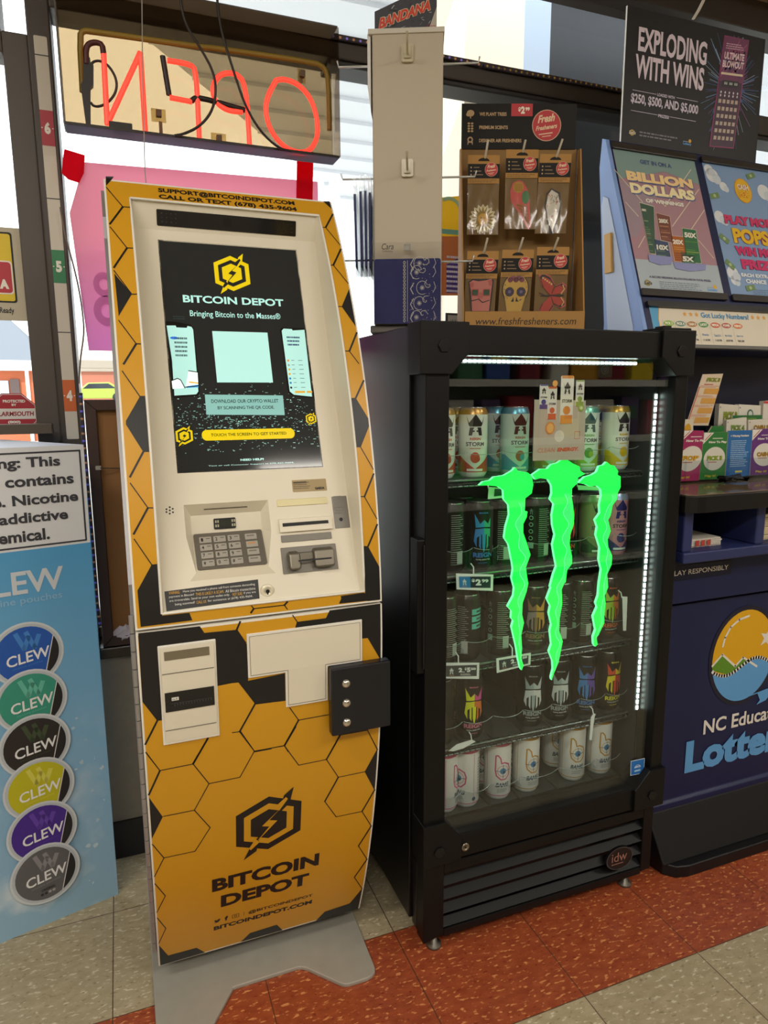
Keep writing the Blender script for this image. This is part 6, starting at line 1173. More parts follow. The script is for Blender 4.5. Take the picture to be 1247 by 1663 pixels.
for (a, bb), r in zip([(1.7133,0.4794),(1.5464,0.2723),(1.5523,0.1959),(1.6135,0.1317),(1.5571,0.4002)], (20, -35, -40, 10, 15)):
    a = max(a, x0 + .018); bb = min(max(bb, s0 + .014), s1 - .02); c_, s_2 = math.cos(math.radians(r)), math.sin(math.radians(r)); poly(P2, MPo, [(a + u * c_ - v * s_2, bb + u * s_2 + v * c_) for u, v in ((-.017, -.008), (.017, -.008), (.017, .008), (-.017, .008))], BILL, .0011); disc(P2, MPo, a, bb, .005, mat('#a9bd8d', .5), .0013)
tag(P2.build('poster'), 'blue play more pops poster at the right of the kiosk slope', 'poster', 'posters on the lottery kiosk')
# draw-time strip
S_ = MB(); x0, x1 = 1.252, KX1 - .012; S_.prism([(x0, -.040), (x1, -.040), (x1, .060), (x0, .060)], MS, .0002, .001, mat('#d6cdba', .45))
poly(S_, MPo, [(x0, -.04), (x0, .06), (x0 + .030, .06), (x0 + .022, .03), (x0 + .022, 0), (x0 + .032, -.04)], mat('#4a9bc9', .45), .0004); line(S_, MPo, [(x0 + .030, .06), (x0 + .022, .03), (x0 + .022, 0), (x0 + .032, -.04)], .0022, mat('#d0a24a', .45), .0006)
q = [(1.4159,0.0383),(1.5823,0.0636)]; text(S_, MPo, 'Got Lucky Numbers?', [(q[0][0], .034), (q[1][0], .053)], mat('#3a86b5', .45), .0006, .03)
for px in (558, 607, 655, 1113, 1160, 1206):
    a = dict(zip((558, 607, 655, 1113, 1160, 1206), [(1.3624,0.0496),(1.3823,0.0505),(1.402,0.0509),(1.5963,0.0509),(1.6171,0.051),(1.6377,0.0511)]))[px]; poly(S_, MPo, [(a[0] + (.0075 if k % 2 == 0 else .0032) * math.sin(math.pi * k / 5), .046 + (.0075 if k % 2 == 0 else .0032) * math.cos(math.pi * k / 5)) for k in range(10)], mat('#d99a2a', .45), .0006)
cells = [(1.290, 'PICK 3', '#7fb02a', 'Daily', '11:22 PM'), (1.328, 'PICK 4', '#5f8a7a', 'Daily', '11:22 PM'), (1.366, 'CASH 5', '#a8702a', 'Daily', '11:22 PM'), (1.404, 'LUCKY', '#3f8a3f', 'Daily', '11:18 PM'), (1.444, 'MEGA', '#c9502a', 'Tues & Fri', '11:00 PM'), (1.482, 'POWER', '#b0463a', 'Mon, Wed & Sat', '10:59 PM'), (1.522, 'KENO', '#d0662a', 'Every 4 min', '5:04 AM')]
for a, s, c, t1, t2 in cells:
    poly(S_, MPo, ell(a + .014, .019, .0165, .0075, 14), mat(c, .45), .0006); text(S_, MPo, s, [(a + .002, .0155), (a + .026, .0225)], mat('#e9e4d2', .45), .0009, .05)
    text(S_, MPo, t1, [(a + .003, -.013), (a + .025, -.006)], mat('#3f7fb0', .45), .0006, .01); text(S_, MPo, t2, [(a + .003, -.026), (a + .025, -.020)], mat('#4a4a4a', .45), .0006, .02); line(S_, MPo, [(a - .005, -.035), (a - .005, .028)], .0006, mat('#a59c88', .45), .0006)
tag(S_.build('draw_time_strip'), 'cream got lucky numbers strip across the kiosk below the posters', 'sign')
# topper card
TPR = MB(); MTp = XZ(1.585); tx0, tx1, tz0, tz1 = 1.293, 1.778, 1.872, 2.222
TPR.prism([(tx0, tz0), (tx1, tz0), (tx1, tz1), (tx0, tz1)], MTp, -.006, 0, mat('#0f0d11', .45, 0, 0, .35), mat('#e2e0da', .6))
LAV = mat('#dccfe0', .45); LAV2 = mat('#d0c8dc', .45)
R_ = random.Random(11); bc = [(1.6646,2.0765)][0]
for k in range(120):
    t = R_.uniform(0, 6.283); r0 = R_.uniform(.02, .05); r1 = r0 + R_.uniform(.015, .075); e = [(bc[0] + r * math.cos(t), bc[1] + r * math.sin(t) * 1.5) for r in (r0, r1)]
    e = [(min(max(a, tx0 + .01), tx1 - .004), min(max(bb, tz0 + .04), tz1 - .01)) for a, bb in e]; line(TPR, MTp, e, R_.uniform(.0006, .0016), mat(R_.choice(('#3f6fa8', '#5f8fc0', '#8a5a9a', '#3a4a80', '#9fb6d0')), .5), .0005)
sp = []
for k in range(28): t = 2 * math.pi * k / 28; r = .034 if k % 2 else .052; sp.append((bc[0] + r * math.cos(t), bc[1] + 1.35 * r * math.sin(t)))
poly(TPR, MTp, sp, mat('#3a5a90', .5), .0007)
tk = [(1.5978,1.9183),(1.6891,1.9234),(1.7161,2.209),(1.6239,2.2068)]; poly(TPR, MTp, tk, mat('#8d2f66', .45), .0009); c0 = (sum(p[0] for p in tk) / 4, sum(p[1] for p in tk) / 4); tk2 = [(c0[0] + (x - c0[0]) * .93, c0[1] + (z - c0[1]) * .98) for x, z in tk]; poly(TPR, MTp, tk2, mat('#3f1f3d', .45), .0012)
l0, l1, t1_, t0_ = tk2; TK = lambda u, v, d=0.: MTp(l0[0] + (l1[0] - l0[0]) * u + (t0_[0] - l0[0]) * v, l0[1] + (l1[1] - l0[1]) * u + (t0_[1] - l0[1]) * v, d)
poly(TPR, TK, [(0, .60), (1, .60), (1, 1), (0, 1)], mat('#6d2f5a', .45), .0014)
for k in range(18): line(TPR, TK, [(R_.random(), R_.uniform(.62, .98)), (R_.random(), R_.uniform(.62, .98))], .02, mat(R_.choice(('#8a3a6a', '#4a3a6a', '#9a4a7a')), .45), .0015)
text(TPR, TK, 'ULTIMATE', [(.08, .80), (.94, .865)], mat('#e2c9d4', .45), .0018, .04); text(TPR, TK, 'BLOWOUT', [(.05, .725), (.97, .79)], mat('#e2c9d4', .45), .0018, .04); fine_print(TPR, TK, .1, .89, .95, .95, 3, mat('#d0a9bf', .45), .0018, 2); rect(TPR, TK, .04, .66, .98, .68, mat('#d9c9b0', .45), .0018)
rect(TPR, TK, .15, .555, .85, .61, mat('#22262a', .45), .0018)
for k in range(3): text(TPR, TK, '$$', [(.22 + k * .22, .57), (.36 + k * .22, .595)], mat('#c9d0d2', .45), .0021, .02)
for i in range(5):
    for j in range(8): 
        if j < 2: poly(TPR, TK, ell(.14 + i * .18, .50 - j * .03, .03, .012, 8), mat('#d6d0dc', .45), .0018)
        else: rect(TPR, TK, .08 + i * .18, .40 - (j - 2) * .068, .20 + i * .18, .435 - (j - 2) * .068, mat('#b8a89a', .45), .0018)
q = [(1.3324,2.1189),(1.5664,2.1225)]; text(TPR, MTp, 'EXPLODING', [(q[0][0], [(1.4485,2.1207)][0][1]), (q[1][0], [(1.4435,2.1793)][0][1])], LAV, .0010, .03)
q = [(1.3266,2.0573),(1.5623,2.0566)]; text(TPR, MTp, 'WITH WINS', [(q[0][0], [(1.4397,2.0562)][0][1]), (q[1][0], [(1.4349,2.114)][0][1])], LAV, .0010, .03)
q = [(1.4044,2.0189),(1.4641,2.022)]; text(TPR, MTp, 'LOADED WITH', [(q[0][0], q[1][1]), (q[1][0], q[1][1] + .0075)], LAV2, .0010, .02)
q = [(1.3179,1.9867),(1.5491,1.9916)]; text(TPR, MTp, '$250, $500, AND $5,000', [(q[0][0], [(1.4308,1.9916)][0][1]), (q[1][0], [(1.4286,2.0182)][0][1])], LAV2, .0010, .03)
q = [(1.4139,1.9713),(1.4469,1.9704)]; text(TPR, MTp, 'PRIZES!', [(q[0][0] - .002, q[1][1]), (q[1][0] + .002, q[1][1] + .008)], LAV2, .0010, .03)
for pts in ([(1.322,2.0266),(1.4012,2.0246)], [(1.4709,2.0276),(1.5458,2.027)], [(1.3201,1.9759),(1.4093,1.9754)], [(1.4521,1.9763),(1.543,1.977)]): zz_ = (pts[0][1] + pts[1][1]) / 2; line(TPR, MTp, [(pts[0][0], zz_), (pts[1][0], zz_)], .0012, LAV2, .0010)
nclogo(TPR, MTp, *([(1.503,1.9115)][0]), .030); q = [(1.3273,1.9217)][0]; ring(TPR, MTp, q[0], q[1], .004, .008, mat('#b89a4a', .45), .001, 10); text(TPR, MTp, 'Let\'s', [(q[0] - .010, q[1] - .004), (q[0] + .012, q[1] + .005)], mat('#d6d0c4', .45), .0013, .03, .2); fine_print(TPR, MTp, *([(1.3521,1.9145)][0]), *([(1.4902,1.9312)][0][0:1]), [(1.4179,1.9303)][0][1], 2, mat('#7d7a80', .45), .001, 3)
tag(TPR.build('topper_sign'), 'black exploding with wins sign standing on top of lottery kiosk', 'sign')
b = MB(); pts = [(1.5105,2.2273),(1.5257,2.2494),(1.5386,2.2726),(1.5531,2.3021),(1.5749,2.3449),(1.6212,2.428)]
tw_ = [Vector((a, 1.583, z)) for a, z in pts]; b.tube(tw_, .0035, mat('#c9c2b4', .6), 6)
for k in range(40):
    t = k / 40 * (len(tw_) - 1); i = int(t); p = tw_[i].lerp(tw_[i + 1], t - i); b.lathe([(0, -.003), (.005, 0), (0, .003)], p, mat('#d9d3c6', .6), 6, caps=False)
tag(b.build('twisted_rope'), 'white twisted cord running from ceiling to the black topper sign', 'cord')
# brochures and play slips
def leaflet(name, pts, y, hexc, label, art=None, group='brochures in the lottery kiosk', thick=.004, cat='brochure'):
    b = MB(); M = XZ(y); b.prism(pts, M, -thick, 0, mat(hexc, .35), mat('#d6d0c2', .6)); l0, l1, t1, t0 = pts
    MM = lambda u, v, d=0.: M(l0[0] + (l1[0] - l0[0]) * u + (t0[0] - l0[0]) * v, l0[1] + (l1[1] - l0[1]) * u + (t0[1] - l0[1]) * v, d)
    if art: art(b, MM)
    tag(b.build(name), label, cat, group)
WTX = mat('#e2ded4', .45)
def how(s, c1, oval='#d9d4c8', corner=True):
    def f(b, M):
        text(b, M, 'How To Play', [(.22, .755), (.92, .815)], WTX, .0006, .05); rect(b, M, .35, .86, .75, .875, WTX, .0006)
        poly(b, M, ell(.5, .44, .42, .25, 26), mat(oval, .45), .0006)
        text(b, M, s, [(.20, .40), (.80, .50)], mat('#7d6f1f', .4), .0009, .09); text(b, M, s, [(.20, .40), (.80, .50)], mat(c1, .4), .0012, .03); rect(b, M, .25, .36, .6, .375, mat('#b0463a', .4), .0009)
        text(b, M, 'Play it!', [(.2, .04), (.62, .10)], mat('#c9b02a', .45), .0006, .04)
        if corner: poly(b, M, [(.0, .75), (.0, .99), (.38, .99)], WTX, .0008); line(b, M, [(.05, .83), (.27, .97)], .02, mat('#b0463a', .4), .0011)
    return f
leaflet('brochure', [(1.3235,1.0088),(1.4171,1.0074),(1.4216,1.138),(1.3491,1.1413)], 1.36, '#a02a5f', 'magenta how to play brochure at left of the kiosk holder', how('POP', '#d9a42a'))
leaflet('brochure', [(1.4175,1.009),(1.5064,1.008),(1.5053,1.1328),(1.4231,1.1339)], 1.36, '#2f7a3a', 'green how to play brochure in the kiosk holder', how('PICK 3', '#8ab02a'))
leaflet('brochure', [(1.5095,1.01),(1.5964,1.0101),(1.5932,1.1358),(1.5072,1.1361)], 1.36, '#2668a8', 'blue winning numbers brochure in the kiosk holder', lambda b, M: (text(b, M, '+ Winning Numbers', [(.1, .85), (.85, .91)], WTX, .0006, .04), fine_print(b, M, .14, .22, .88, .80, 14, mat('#9fc0de', .45), .0006, 5), rect(b, M, .38, .10, .66, .14, mat('#c9c05a', .4), .0006)))
leaflet('brochure', [(1.599,1.0129),(1.6956,1.0119),(1.6884,1.1387),(1.593,1.1383)], 1.36, '#64307a', 'purple how to play brochure at right of the kiosk holder', how('CASH 5', '#b0802a'))
def slip(s, c):
    def f(b, M): disc(b, M, .06, .90, .02, INK, .0005); text(b, M, s, [(.22, .50), (.88, .78)], mat('#6d6a1f', .4), .0006, .09); text(b, M, s, [(.22, .50), (.88, .78)], mat(c, .4), .0010, .03); line(b, M, [(.22, .40), (.7, .40)], .05, mat('#b0463a', .4), .0006)
    return f
SG = 'play slips in the lottery kiosk'
leaflet('play_slip', [(1.5455,1.1046),(1.6203,1.1024),(1.6145,1.1685),(1.5416,1.1621)], 1.40, '#d6d2c4', 'white pick four play slip stack above the blue brochure', slip('PICK 4', '#7a9a4a'), SG, .012, 'play slip')
leaflet('play_slip', [(1.6273,1.1022),(1.7154,1.0997),(1.7045,1.1627),(1.6217,1.1607)], 1.40, '#d6cfc0', 'white cash five play slip stack above the purple brochure', slip('CASH 5', '#b0802a'), SG, .012, 'play slip')
leaflet('play_slip', [(1.4645,1.1069),(1.537,1.1048),(1.5343,1.1467),(1.4925,1.1467)], 1.40, '#2f7a3a', 'green leaflet behind the green how to play brochure', None, SG, .004, 'play slip')
leaflet('play_slip', [(1.3914,1.109),(1.4301,1.1079),(1.4226,1.1658),(1.3968,1.1671)], 1.40, '#dcd2b8', 'white and yellow play slip stack above the magenta brochure', lambda b, M: disc(b, M, .3, .5, .3, mat('#d9a42a', .4), .0006), SG, .012, 'play slip')
leaflet('play_slip', [(1.5551,1.1106),(1.6328,1.1085),(1.6255,1.201),(1.5545,1.206)], 1.44, '#d3cdbd', 'white pick three play slip stack in the back row', lambda b, M: (slip('PICK 3', '#8a9a3a')(b, M), rect(b, M, .2, .1, .95, .35, mat('#d0a060', .45), .0006)), SG, .014, 'play slip')
leaflet('play_slip', [(1.6358,1.1084),(1.7201,1.1062),(1.7113,1.1993),(1.6263,1.2036)], 1.44, '#d6d2c6', 'white play slip stack with a round green face in the back row', lambda b, M: (disc(b, M, .52, .72, .14, mat('#4a6a5a', .45), .0006), disc(b, M, .52, .72, .09, mat('#c9d0c4', .45), .0009), disc(b, M, .06, .9, .02, INK, .0006)), SG, .012, 'play slip')
leaflet('play_slip', [(1.7262,1.106),(1.8198,1.1035),(1.8051,1.2154),(1.7207,1.2115)], 1.44, '#d6d0c6', 'white play slip with red edge at the right end of back row', lambda b, M: rect(b, M, 0, .94, 1, 1, mat('#c0403a', .4), .0006), SG, .014, 'play slip')
leaflet('play_slip', [(1.5896,1.129),(1.7013,1.1263),(1.6955,1.1732),(1.5846,1.1736)], 1.42, '#2a6a38', 'green lucky play slips between the two slip rows', lambda b, M: text(b, M, 'LUCKY', [(.5, .72), (.8, .86)], mat('#8ab04a', .4), .0006, .04), SG, .004, 'play slip')
def tall(b, M):
    text(b, M, 'PICK 3', [(.25, .86), (.85, .94)], mat('#6d6a1f', .4), .0006, .09); text(b, M, 'PICK 3', [(.25, .86), (.85, .94)], mat('#8a9a3a', .4), .0010, .03); rect(b, M, .2, .80, .6, .815, mat('#b0463a', .4), .0006); rect(b, M, .02, .02, .06, .76, mat('#c05a4a', .4), .0006)
    for k in range(4): rect(b, M, .30, .05 + k * .19, .94, .16 + k * .19, mat('#cf9a4a', .45), .0006); fine_print(b, M, .08, .17 + k * .19, .94, .22 + k * .19, 2, mat('#c98a78', .45), .0006, k)
leaflet('play_slip', [(1.4144,1.1495),(1.4935,1.1479),(1.5328,1.2866),(1.4607,1.2845)], 1.415, '#d8c6ae', 'tall orange pick three play slip standing up behind brochures', tall, SG, .0012, 'play slip')
b = MB(); R_ = random.Random(2); c0 = [(1.4856,1.0165)][0]; pts = [(c0[0] + .055 * math.cos(k * 1.9) * R_.uniform(.4, 1), 1.315 + .02 * math.sin(k * 1.3), 1.008 + .004 * (k % 3) + R_.uniform(0, .006)) for k in range(26)]
b.tube(pts, .0035, BLG, 6); tag(b.build('coiled_cord'), 'small tangle of black cord on the kiosk counter before the blue brochure', 'cord')
for k, (x0, x1, y0, n, lab, c) in enumerate(((1.272, 1.375, 1.235, 5, 'low stack of white play slips in the left bin under counter', '#c9c2b6'), (1.50, 1.60, 1.235, 16, 'tall stack of cream play slips in right bin under counter', '#cfc29a'))):
    o = thing('slip_stack', lab, 'play slips', ((x0 + x1) / 2, y0 + .06, .862), 'slip stacks under the counter')
    b = MB(); R_ = random.Random(k)
    for i in range(n): dx = R_.uniform(-.004, .004); b.box(x0 + dx, x1 + dx, y0 + R_.uniform(0, .006), y0 + .14, .8622 + i * .0042, .8622 + i * .0042 + .0036, mat(c, .7))
    if k == 0:
        for q in range(3): rect(b, XZ(y0 - .001), x0 + .018 + q * .018, .866, x0 + .030 + q * .018, .880, mat('#b0463a', .5), .0005)
    b.build('paper_slips', o)

# ================================================================== pouch display column
def pouch_material():
    m = bpy.data.materials.new('sky_print'); m.use_nodes = True; nt = m.node_tree; b = nt.nodes['Principled BSDF']; b.inputs['Roughness'].default_value = .4
    tc = nt.nodes.new('ShaderNodeTexCoord'); sp = nt.nodes.new('ShaderNodeSeparateXYZ'); nt.links.new(tc.outputs['Object'], sp.inputs[0])
    rp = nt.nodes.new('ShaderNodeValToRGB'); mr = nt.nodes.new('ShaderNodeMapRange'); nt.links.new(sp.outputs[2], mr.inputs[0]); mr.inputs[1].default_value = 0; mr.inputs[2].default_value = .9
    e = rp.color_ramp.elements; e[0].position = 0; e[0].color = lin('#8fb3cc'); e[1].position = 1; e[1].color = lin('#4f9bcd'); x = rp.color_ramp.elements.new(.45); x.color = lin('#7faed0')
    nt.links.new(mr.outputs[0], rp.inputs[0]); n = nt.nodes.new('ShaderNodeTexNoise'); n.inputs['Scale'].default_value = 9; n.inputs['Detail'].default_value = 8; nt.links.new(tc.outputs['Object'], n.inputs['Vector'])
    m2 = nt.nodes.new('ShaderNodeMapRange'); nt.links.new(n.outputs['Fac'], m2.inputs[0]); m2.inputs[1].default_value = .5; m2.inputs[2].default_value = .72
    m3 = nt.nodes.new('ShaderNodeMapRange'); nt.links.new(sp.outputs[2], m3.inputs[0]); m3.inputs[1].default_value = .55; m3.inputs[2].default_value = .1; m3.inputs[3].default_value = 0; m3.inputs[4].default_value = .8
    mu = nt.nodes.new('ShaderNodeMath'); mu.operation = 'MULTIPLY'; nt.links.new(m2.outputs[0], mu.inputs[0]); nt.links.new(m3.outputs[0], mu.inputs[1])
    mx = nt.nodes.new('ShaderNodeMix'); mx.data_type = 'RGBA'; nt.links.new(mu.outputs[0], mx.inputs[0]); nt.links.new(rp.outputs[0], mx.inputs[6]); mx.inputs[7].default_value = lin('#d3dce2'); nt.links.new(mx.outputs[2], b.inputs['Base Color'])
    return m
SKYP = pouch_material(); PWH = mat('#d4d6da', .5); PDK = mat('#33353d', .5)
pd = thing('pouch_display', 'blue and white nicotine pouch display column beside the door', 'display stand', (-.25, 1.66, 0))
MC_ = rot((-.08, 1.66, 0), 15.03); uL = -.44; zt = 1.128; zw = .905
Pr, Pl, Pb = MC_(0, 0), MC_(uL, 0), Vector((-.262, 1.80, 0))
b = MB()
b.face([MC_(uL, 0), MC_(.0, 0), MC_(.0, zw), MC_(uL, zw)], SKYP); b.face([MC_(uL, zw), MC_(0, zw), MC_(.002, zt), MC_(uL, zt)], PWH)
b.face([Pr, Pb, Pb + Vector((0, 0, 1.137)), Vector((*MC_(.002, zt).xy, zt))], SKYP); b.face([Pl, Pb, Pb + Vector((0, 0, 1.137)), Vector((*Pl.xy, zt))], SKYP)
b.face([Vector((*MC_(.002, zt).xy, zt)), Pb + Vector((0, 0, 1.137)), Vector((*Pl.xy, zt))], mat('#c9d3e2', .5)); b.face([Pl, Pr, Pb], PWH); colb = b
w_ = MB(); fx0, fx1, fz0, fz1 = -.36, -.0085, .912, 1.1155
line(w_, MC_, [(fx0, fz0), (fx1, fz0), (fx1 + .001, fz1), (fx0, fz1), (fx0, fz0)], .0036, PDK, .0008)
for full, sfx, bx in (('WARNING: This', 'This', B3([(-0.1162,1.0844),(-0.1148,1.1065),(-0.0491,1.0828)])), ('product contains', 'contains', B3([(-0.1599,1.0432),(-0.1578,1.0661),(-0.0243,1.042)])), ('nicotine. Nicotine', 'Nicotine', B3([(-0.1496,1.003),(-0.1477,1.0259),(-0.0183,1.0027)])), ('is an addictive', 'addictive', B3([(-0.1779,0.9644),(-0.1758,0.9875),(-0.0423,0.9617)])), ('chemical.', 'emical.', B3([(-0.1822,0.9235),(-0.1799,0.9494),(-0.083,0.9229)]))):
    if full.startswith('WAR'): full = 'Warning: This'
    sfx_text(w_, MC_, full, sfx, [(bx[0][0], bx[0][1]), (bx[1][0], bx[1][1])], PDK, .0010, .03)
w_.build('warning_panel', pd)
tn = MB(); LG = mat('#c3cbd3', .45)
def clew(mb, a0, b0, a1, b1, m, d, bold=.0, tilt=0.): text(mb, MC_, 'CLEW', [(a0, b0), (a1, b1)], m, d, bold, tilt=tilt)
sfx_text(tn, MC_, 'CLEW', 'EW', B3([(-0.1662,0.8084),(-0.1627,0.8597),(-0.0617,0.8066)]), LG, .0008, .02)
sfx_text(tn, MC_, 'nicotine pouches', 'pouches', B3([(-0.1528,0.7821),(-0.1511,0.8023),(-0.0686,0.7838)]), mat('#8fb8d6', .45), .0008)
cols = [('#1f55ad', '#3f7fc9'), ('#33907c', '#5fb3a0'), ('#262324', '#3a4a34'), ('#b9b51f', '#cdca55'), ('#43278a', '#5f3fa8'), ('#5b5b5f', '#85858a')]
cen = [(-0.1492,0.6703),(-0.1505,0.5609),(-0.1519,0.4548),(-0.1521,0.3489),(-0.1548,0.2416),(-0.1567,0.1361)]
RT = .0745
tn.build('printed_logo', pd)
for k, ((a, bb), (c1, c2)) in enumerate(zip(cen, cols)):
    d = .0008 + k * .0016; tn = MB()
    disc(tn, MC_, a, bb, RT, mat('#c6cdd3', .45), d, n=36); disc(tn, MC_, a, bb, RT * .94, mat('#b3bbc2', .45), d + .0002, n=36); disc(tn, MC_, a, bb, RT * .86, mat(c1, .4), d + .0004, n=36)
    r = RT * .86; cut = [(a + r * math.cos(t), bb + r * math.sin(t)) for t in [-1.05 + .1 * i for i in range(17)]]; poly(tn, MC_, cut, mat('#1d1e22', .4), d + .0006); line(tn, MC_, [cut[0], cut[-1]], .0018, mat('#d6d8da', .4), d + .0008)
    for s in (-.30, .02): line(tn, MC_, [(a + r * s, bb + r * .78), (a + r * (s + .22), bb + r * .22), (a + r * (s + .38), bb + r * .62)], r * .15, mat(c2, .4), d + .0006)
    text(tn, MC_, 'CLEW', [(a - r * .66, bb - r * .36), (a + r * .70, bb + r * .03)], mat('#dfe2e4', .4), d + .0010, .015, tilt=.12); text(tn, MC_, 'nicotine pouches', [(a - r * .5, bb - r * .50), (a + r * .45, bb - r * .40)], mat(c2, .4), d + .0010, 0, tilt=.12)
    if k == 5: text(tn, MC_, 'ORIGINAL', [(a - r * .20, bb - r * .68), (a + r * .28, bb - r * .57)], mat('#2a2a2c', .4), d + .001, .04, tilt=.1); [disc(tn, MC_, a - r * .18 + q * r * .13, bb - r * .78 + q * .001, r * .055, mat('#2a2a2c' if q < 2 else '#9a9a9e', .4), d + .001, n=10) for q in range(4)]
    tn.build('printed_tin', pd)
tn = colb
R_ = random.Random(21)
for k in range(46):
    a = R_.uniform(-.17, -.008); bb = R_.uniform(.05, .56); s = R_.uniform(.0012, .007) * (1 if bb < .45 else .7)
    if any(math.hypot(a - p[0], bb - p[1]) < RT * 1.04 for p in cen): continue
    poly(tn, MC_, [(a + s * R_.uniform(.5, 1.2) * math.cos(t * 1.05), bb + s * R_.uniform(.5, 1.2) * math.sin(t * 1.05)) for t in range(6)], mat(R_.choice(('#a9c2d3', '#b9ccd8', '#8fb4cf')), .45), .0006)
tn.build('column', pd)

# ================================================================== window signs
ne = thing('open_sign', 'glowing red neon open sign seen from behind in window', 'neon sign', (.25, 1.77, 1.82))
ACR = glassy('amber_acrylic', (.57, .475, .345), .02, .15)
nx0, nx1, nz0, nz1 = -.068, .559, 1.8245, 2.118
b = MB(); b.box(nx0, nx1, 1.803, 1.806, nz0, nz1, ACR); b.build('acrylic_panel', ne)
b = MB(); b.box(nx0, nx1, 1.745, 1.803, nz0 - .003, nz0, translucent('ledge_plastic', '#aebbd0', .7)); b.box(nx0, nx1, 1.744, 1.747, nz0 - .003, nz0 + .002, mat('#2a241f', .5)); b.box(nx0 - .003, nx0, 1.745, 1.806, nz0, nz1, mat('#4f4a48', .4)); b.box(nx1, nx1 + .003, 1.745, 1.806, nz0, nz1, glassy('smoke_acrylic', (.55, .5, .45), .04)); b.box(nx0, nx1, 1.745, 1.806, nz1, nz1 + .003, mat('#4f4a48', .4)); b.build('housing', ne)
NR = mat('#ff4030', .35, emit=1.25, name='red_neon'); NK = mat('#241f1d', .45); YT = mat('#8d7426', .5)
def n3(pts, y=1.76): return [Vector((a, y, z)) for a, z in pts]
def smooth(pts, k=3):
    for _ in range(k):
        q = [pts[0]]
        for a, c in zip(pts, pts[1:]): q += [a * .75 + c * .25, a * .25 + c * .75]
        pts = q + [pts[-1]]
    return pts
b = MB(); r = .006
b.tube(n3([(0.0211,1.9819),(0.0186,1.8348)]), r, NR); b.tube(n3([(0.0188,1.8366),(0.0987,1.9954)]), r, NR); b.tube(n3([(0.0987,1.9954),(0.0992,1.8319)]), r, NR)
b.build('tube_letter', ne)
b = MB(); b.tube(smooth(n3([(0.1558,1.9879),(0.2062,1.988),(0.2194,1.977),(0.2191,1.8312)]), 2), r, NR); b.tube(n3([(0.1569,1.9105),(0.2062,1.9082)]), r, NR); b.build('tube_letter', ne)
b = MB(); b.tube(smooth(n3([(0.3369,1.8294),(0.3334,1.9642),(0.3105,1.9853),(0.2747,1.9787),(0.2543,1.9494),(0.2578,1.917),(0.2853,1.8994),(0.3229,1.9017)]), 2), r, NR); b.build('tube_letter', ne)
oo = [(0.4069,1.9836),(0.3856,1.9481),(0.3777,1.9131),(0.3868,1.8732),(0.4122,1.8417),(0.4462,1.8267),(0.4852,1.8312),(0.5081,1.8672),(0.5075,1.9129),(0.4922,1.9561),(0.462,1.9828),(0.428,1.9894),(0.4069,1.9836)]; b = MB(); b.tube(smooth(n3(oo), 2), r, NR); b.build('tube_letter', ne)
b = MB(); b.tube(smooth(n3([(0.021,1.9794),(0.0198,1.999),(0.0074,2.0014),(-0.0066,1.9971),(-0.0144,1.9861),(-0.016,1.9538)]), 1), r * 1.02, mat('#4a1a18', .5)); b.build('blackout_sleeve', ne); b = MB(); b.tube(n3([(0.1463,1.9954),(0.1558,1.9156)]), r * 1.02, NK); b.build('blackout_sleeve', ne); b = MB(); b.tube(smooth(n3([(0.2052,1.9098),(0.216,1.9191),(0.2507,1.9173),(0.3289,1.9066)]), 1), r * 1.05, NK); b.build('blackout_sleeve', ne)
b = MB(); b.tube(smooth(n3([(-0.0281,1.9073),(-0.0257,2.0233),(-0.0175,2.0344),(-0.0026,2.0357),(0.2385,2.0423)] + [(0.2637,2.0452),(0.5138,2.0522),(0.5409,2.0427),(0.5482,2.0127),(0.5485,1.9005)], 1.792), 1), .0065, YT); b.build('support_frame', ne)
b = MB(); b.prism([(-0.0214,1.9653),(-0.0075,1.9674),(-0.007,1.9576),(-0.0015,1.9535),(-0.0046,1.9132),(-0.0112,1.906),(-0.0161,1.8309),(-0.0258,1.8297),(-0.0307,1.9094),(-0.0248,1.919)], XZ(1.765), -.008, .008, NK); b.tube(smooth(n3([(-0.0073,1.9526),(-0.0004,1.9624),(0.015,1.9655),(0.0321,1.9562),(0.0446,1.9329),(0.0429,1.9074),(0.0272,1.8849),(0.0084,1.8717),(-0.007,1.8696),(-0.0128,1.8769)]), 2), .0028, NK); b.box(*(lambda p: (p[0][0], p[1][0], 1.75, 1.766, p[0][1], p[1][1]))([(0.022,1.8267),(0.0711,1.8407)]), NK); b.build('transformer', ne)
for pts, (s0_, s1_) in (([(0.1168,1.8699),(0.1493,1.897)], [(0.1326,1.8419),(0.1402,1.8691)]), ([(0.2523,1.8296),(0.2873,1.8608)], [(0.2664,1.8258),(0.2768,1.8359)]), ([(0.4702,2.0045),(0.4902,2.0348)], [(0.4755,2.0019),(0.482,2.0131)])):
    b = MB(); (a0, b0), (a1, b1) = pts; b.box(a0, a1, 1.798, 1.803, b0, b1, glassy('clip_plastic', (.72, .62, .4), .05, .1)); b.box((a0 + a1) / 2 - .006, (a0 + a1) / 2 + .006, 1.785, 1.798, (b0 + b1) / 2 - .006, (b0 + b1) / 2 + .008, mat('#5a4630', .5)); b.box(s0_[0], s1_[0], 1.795, 1.798, s0_[1], s1_[1], mat('#6d5534', .5)); b.build('tube_clip', ne)
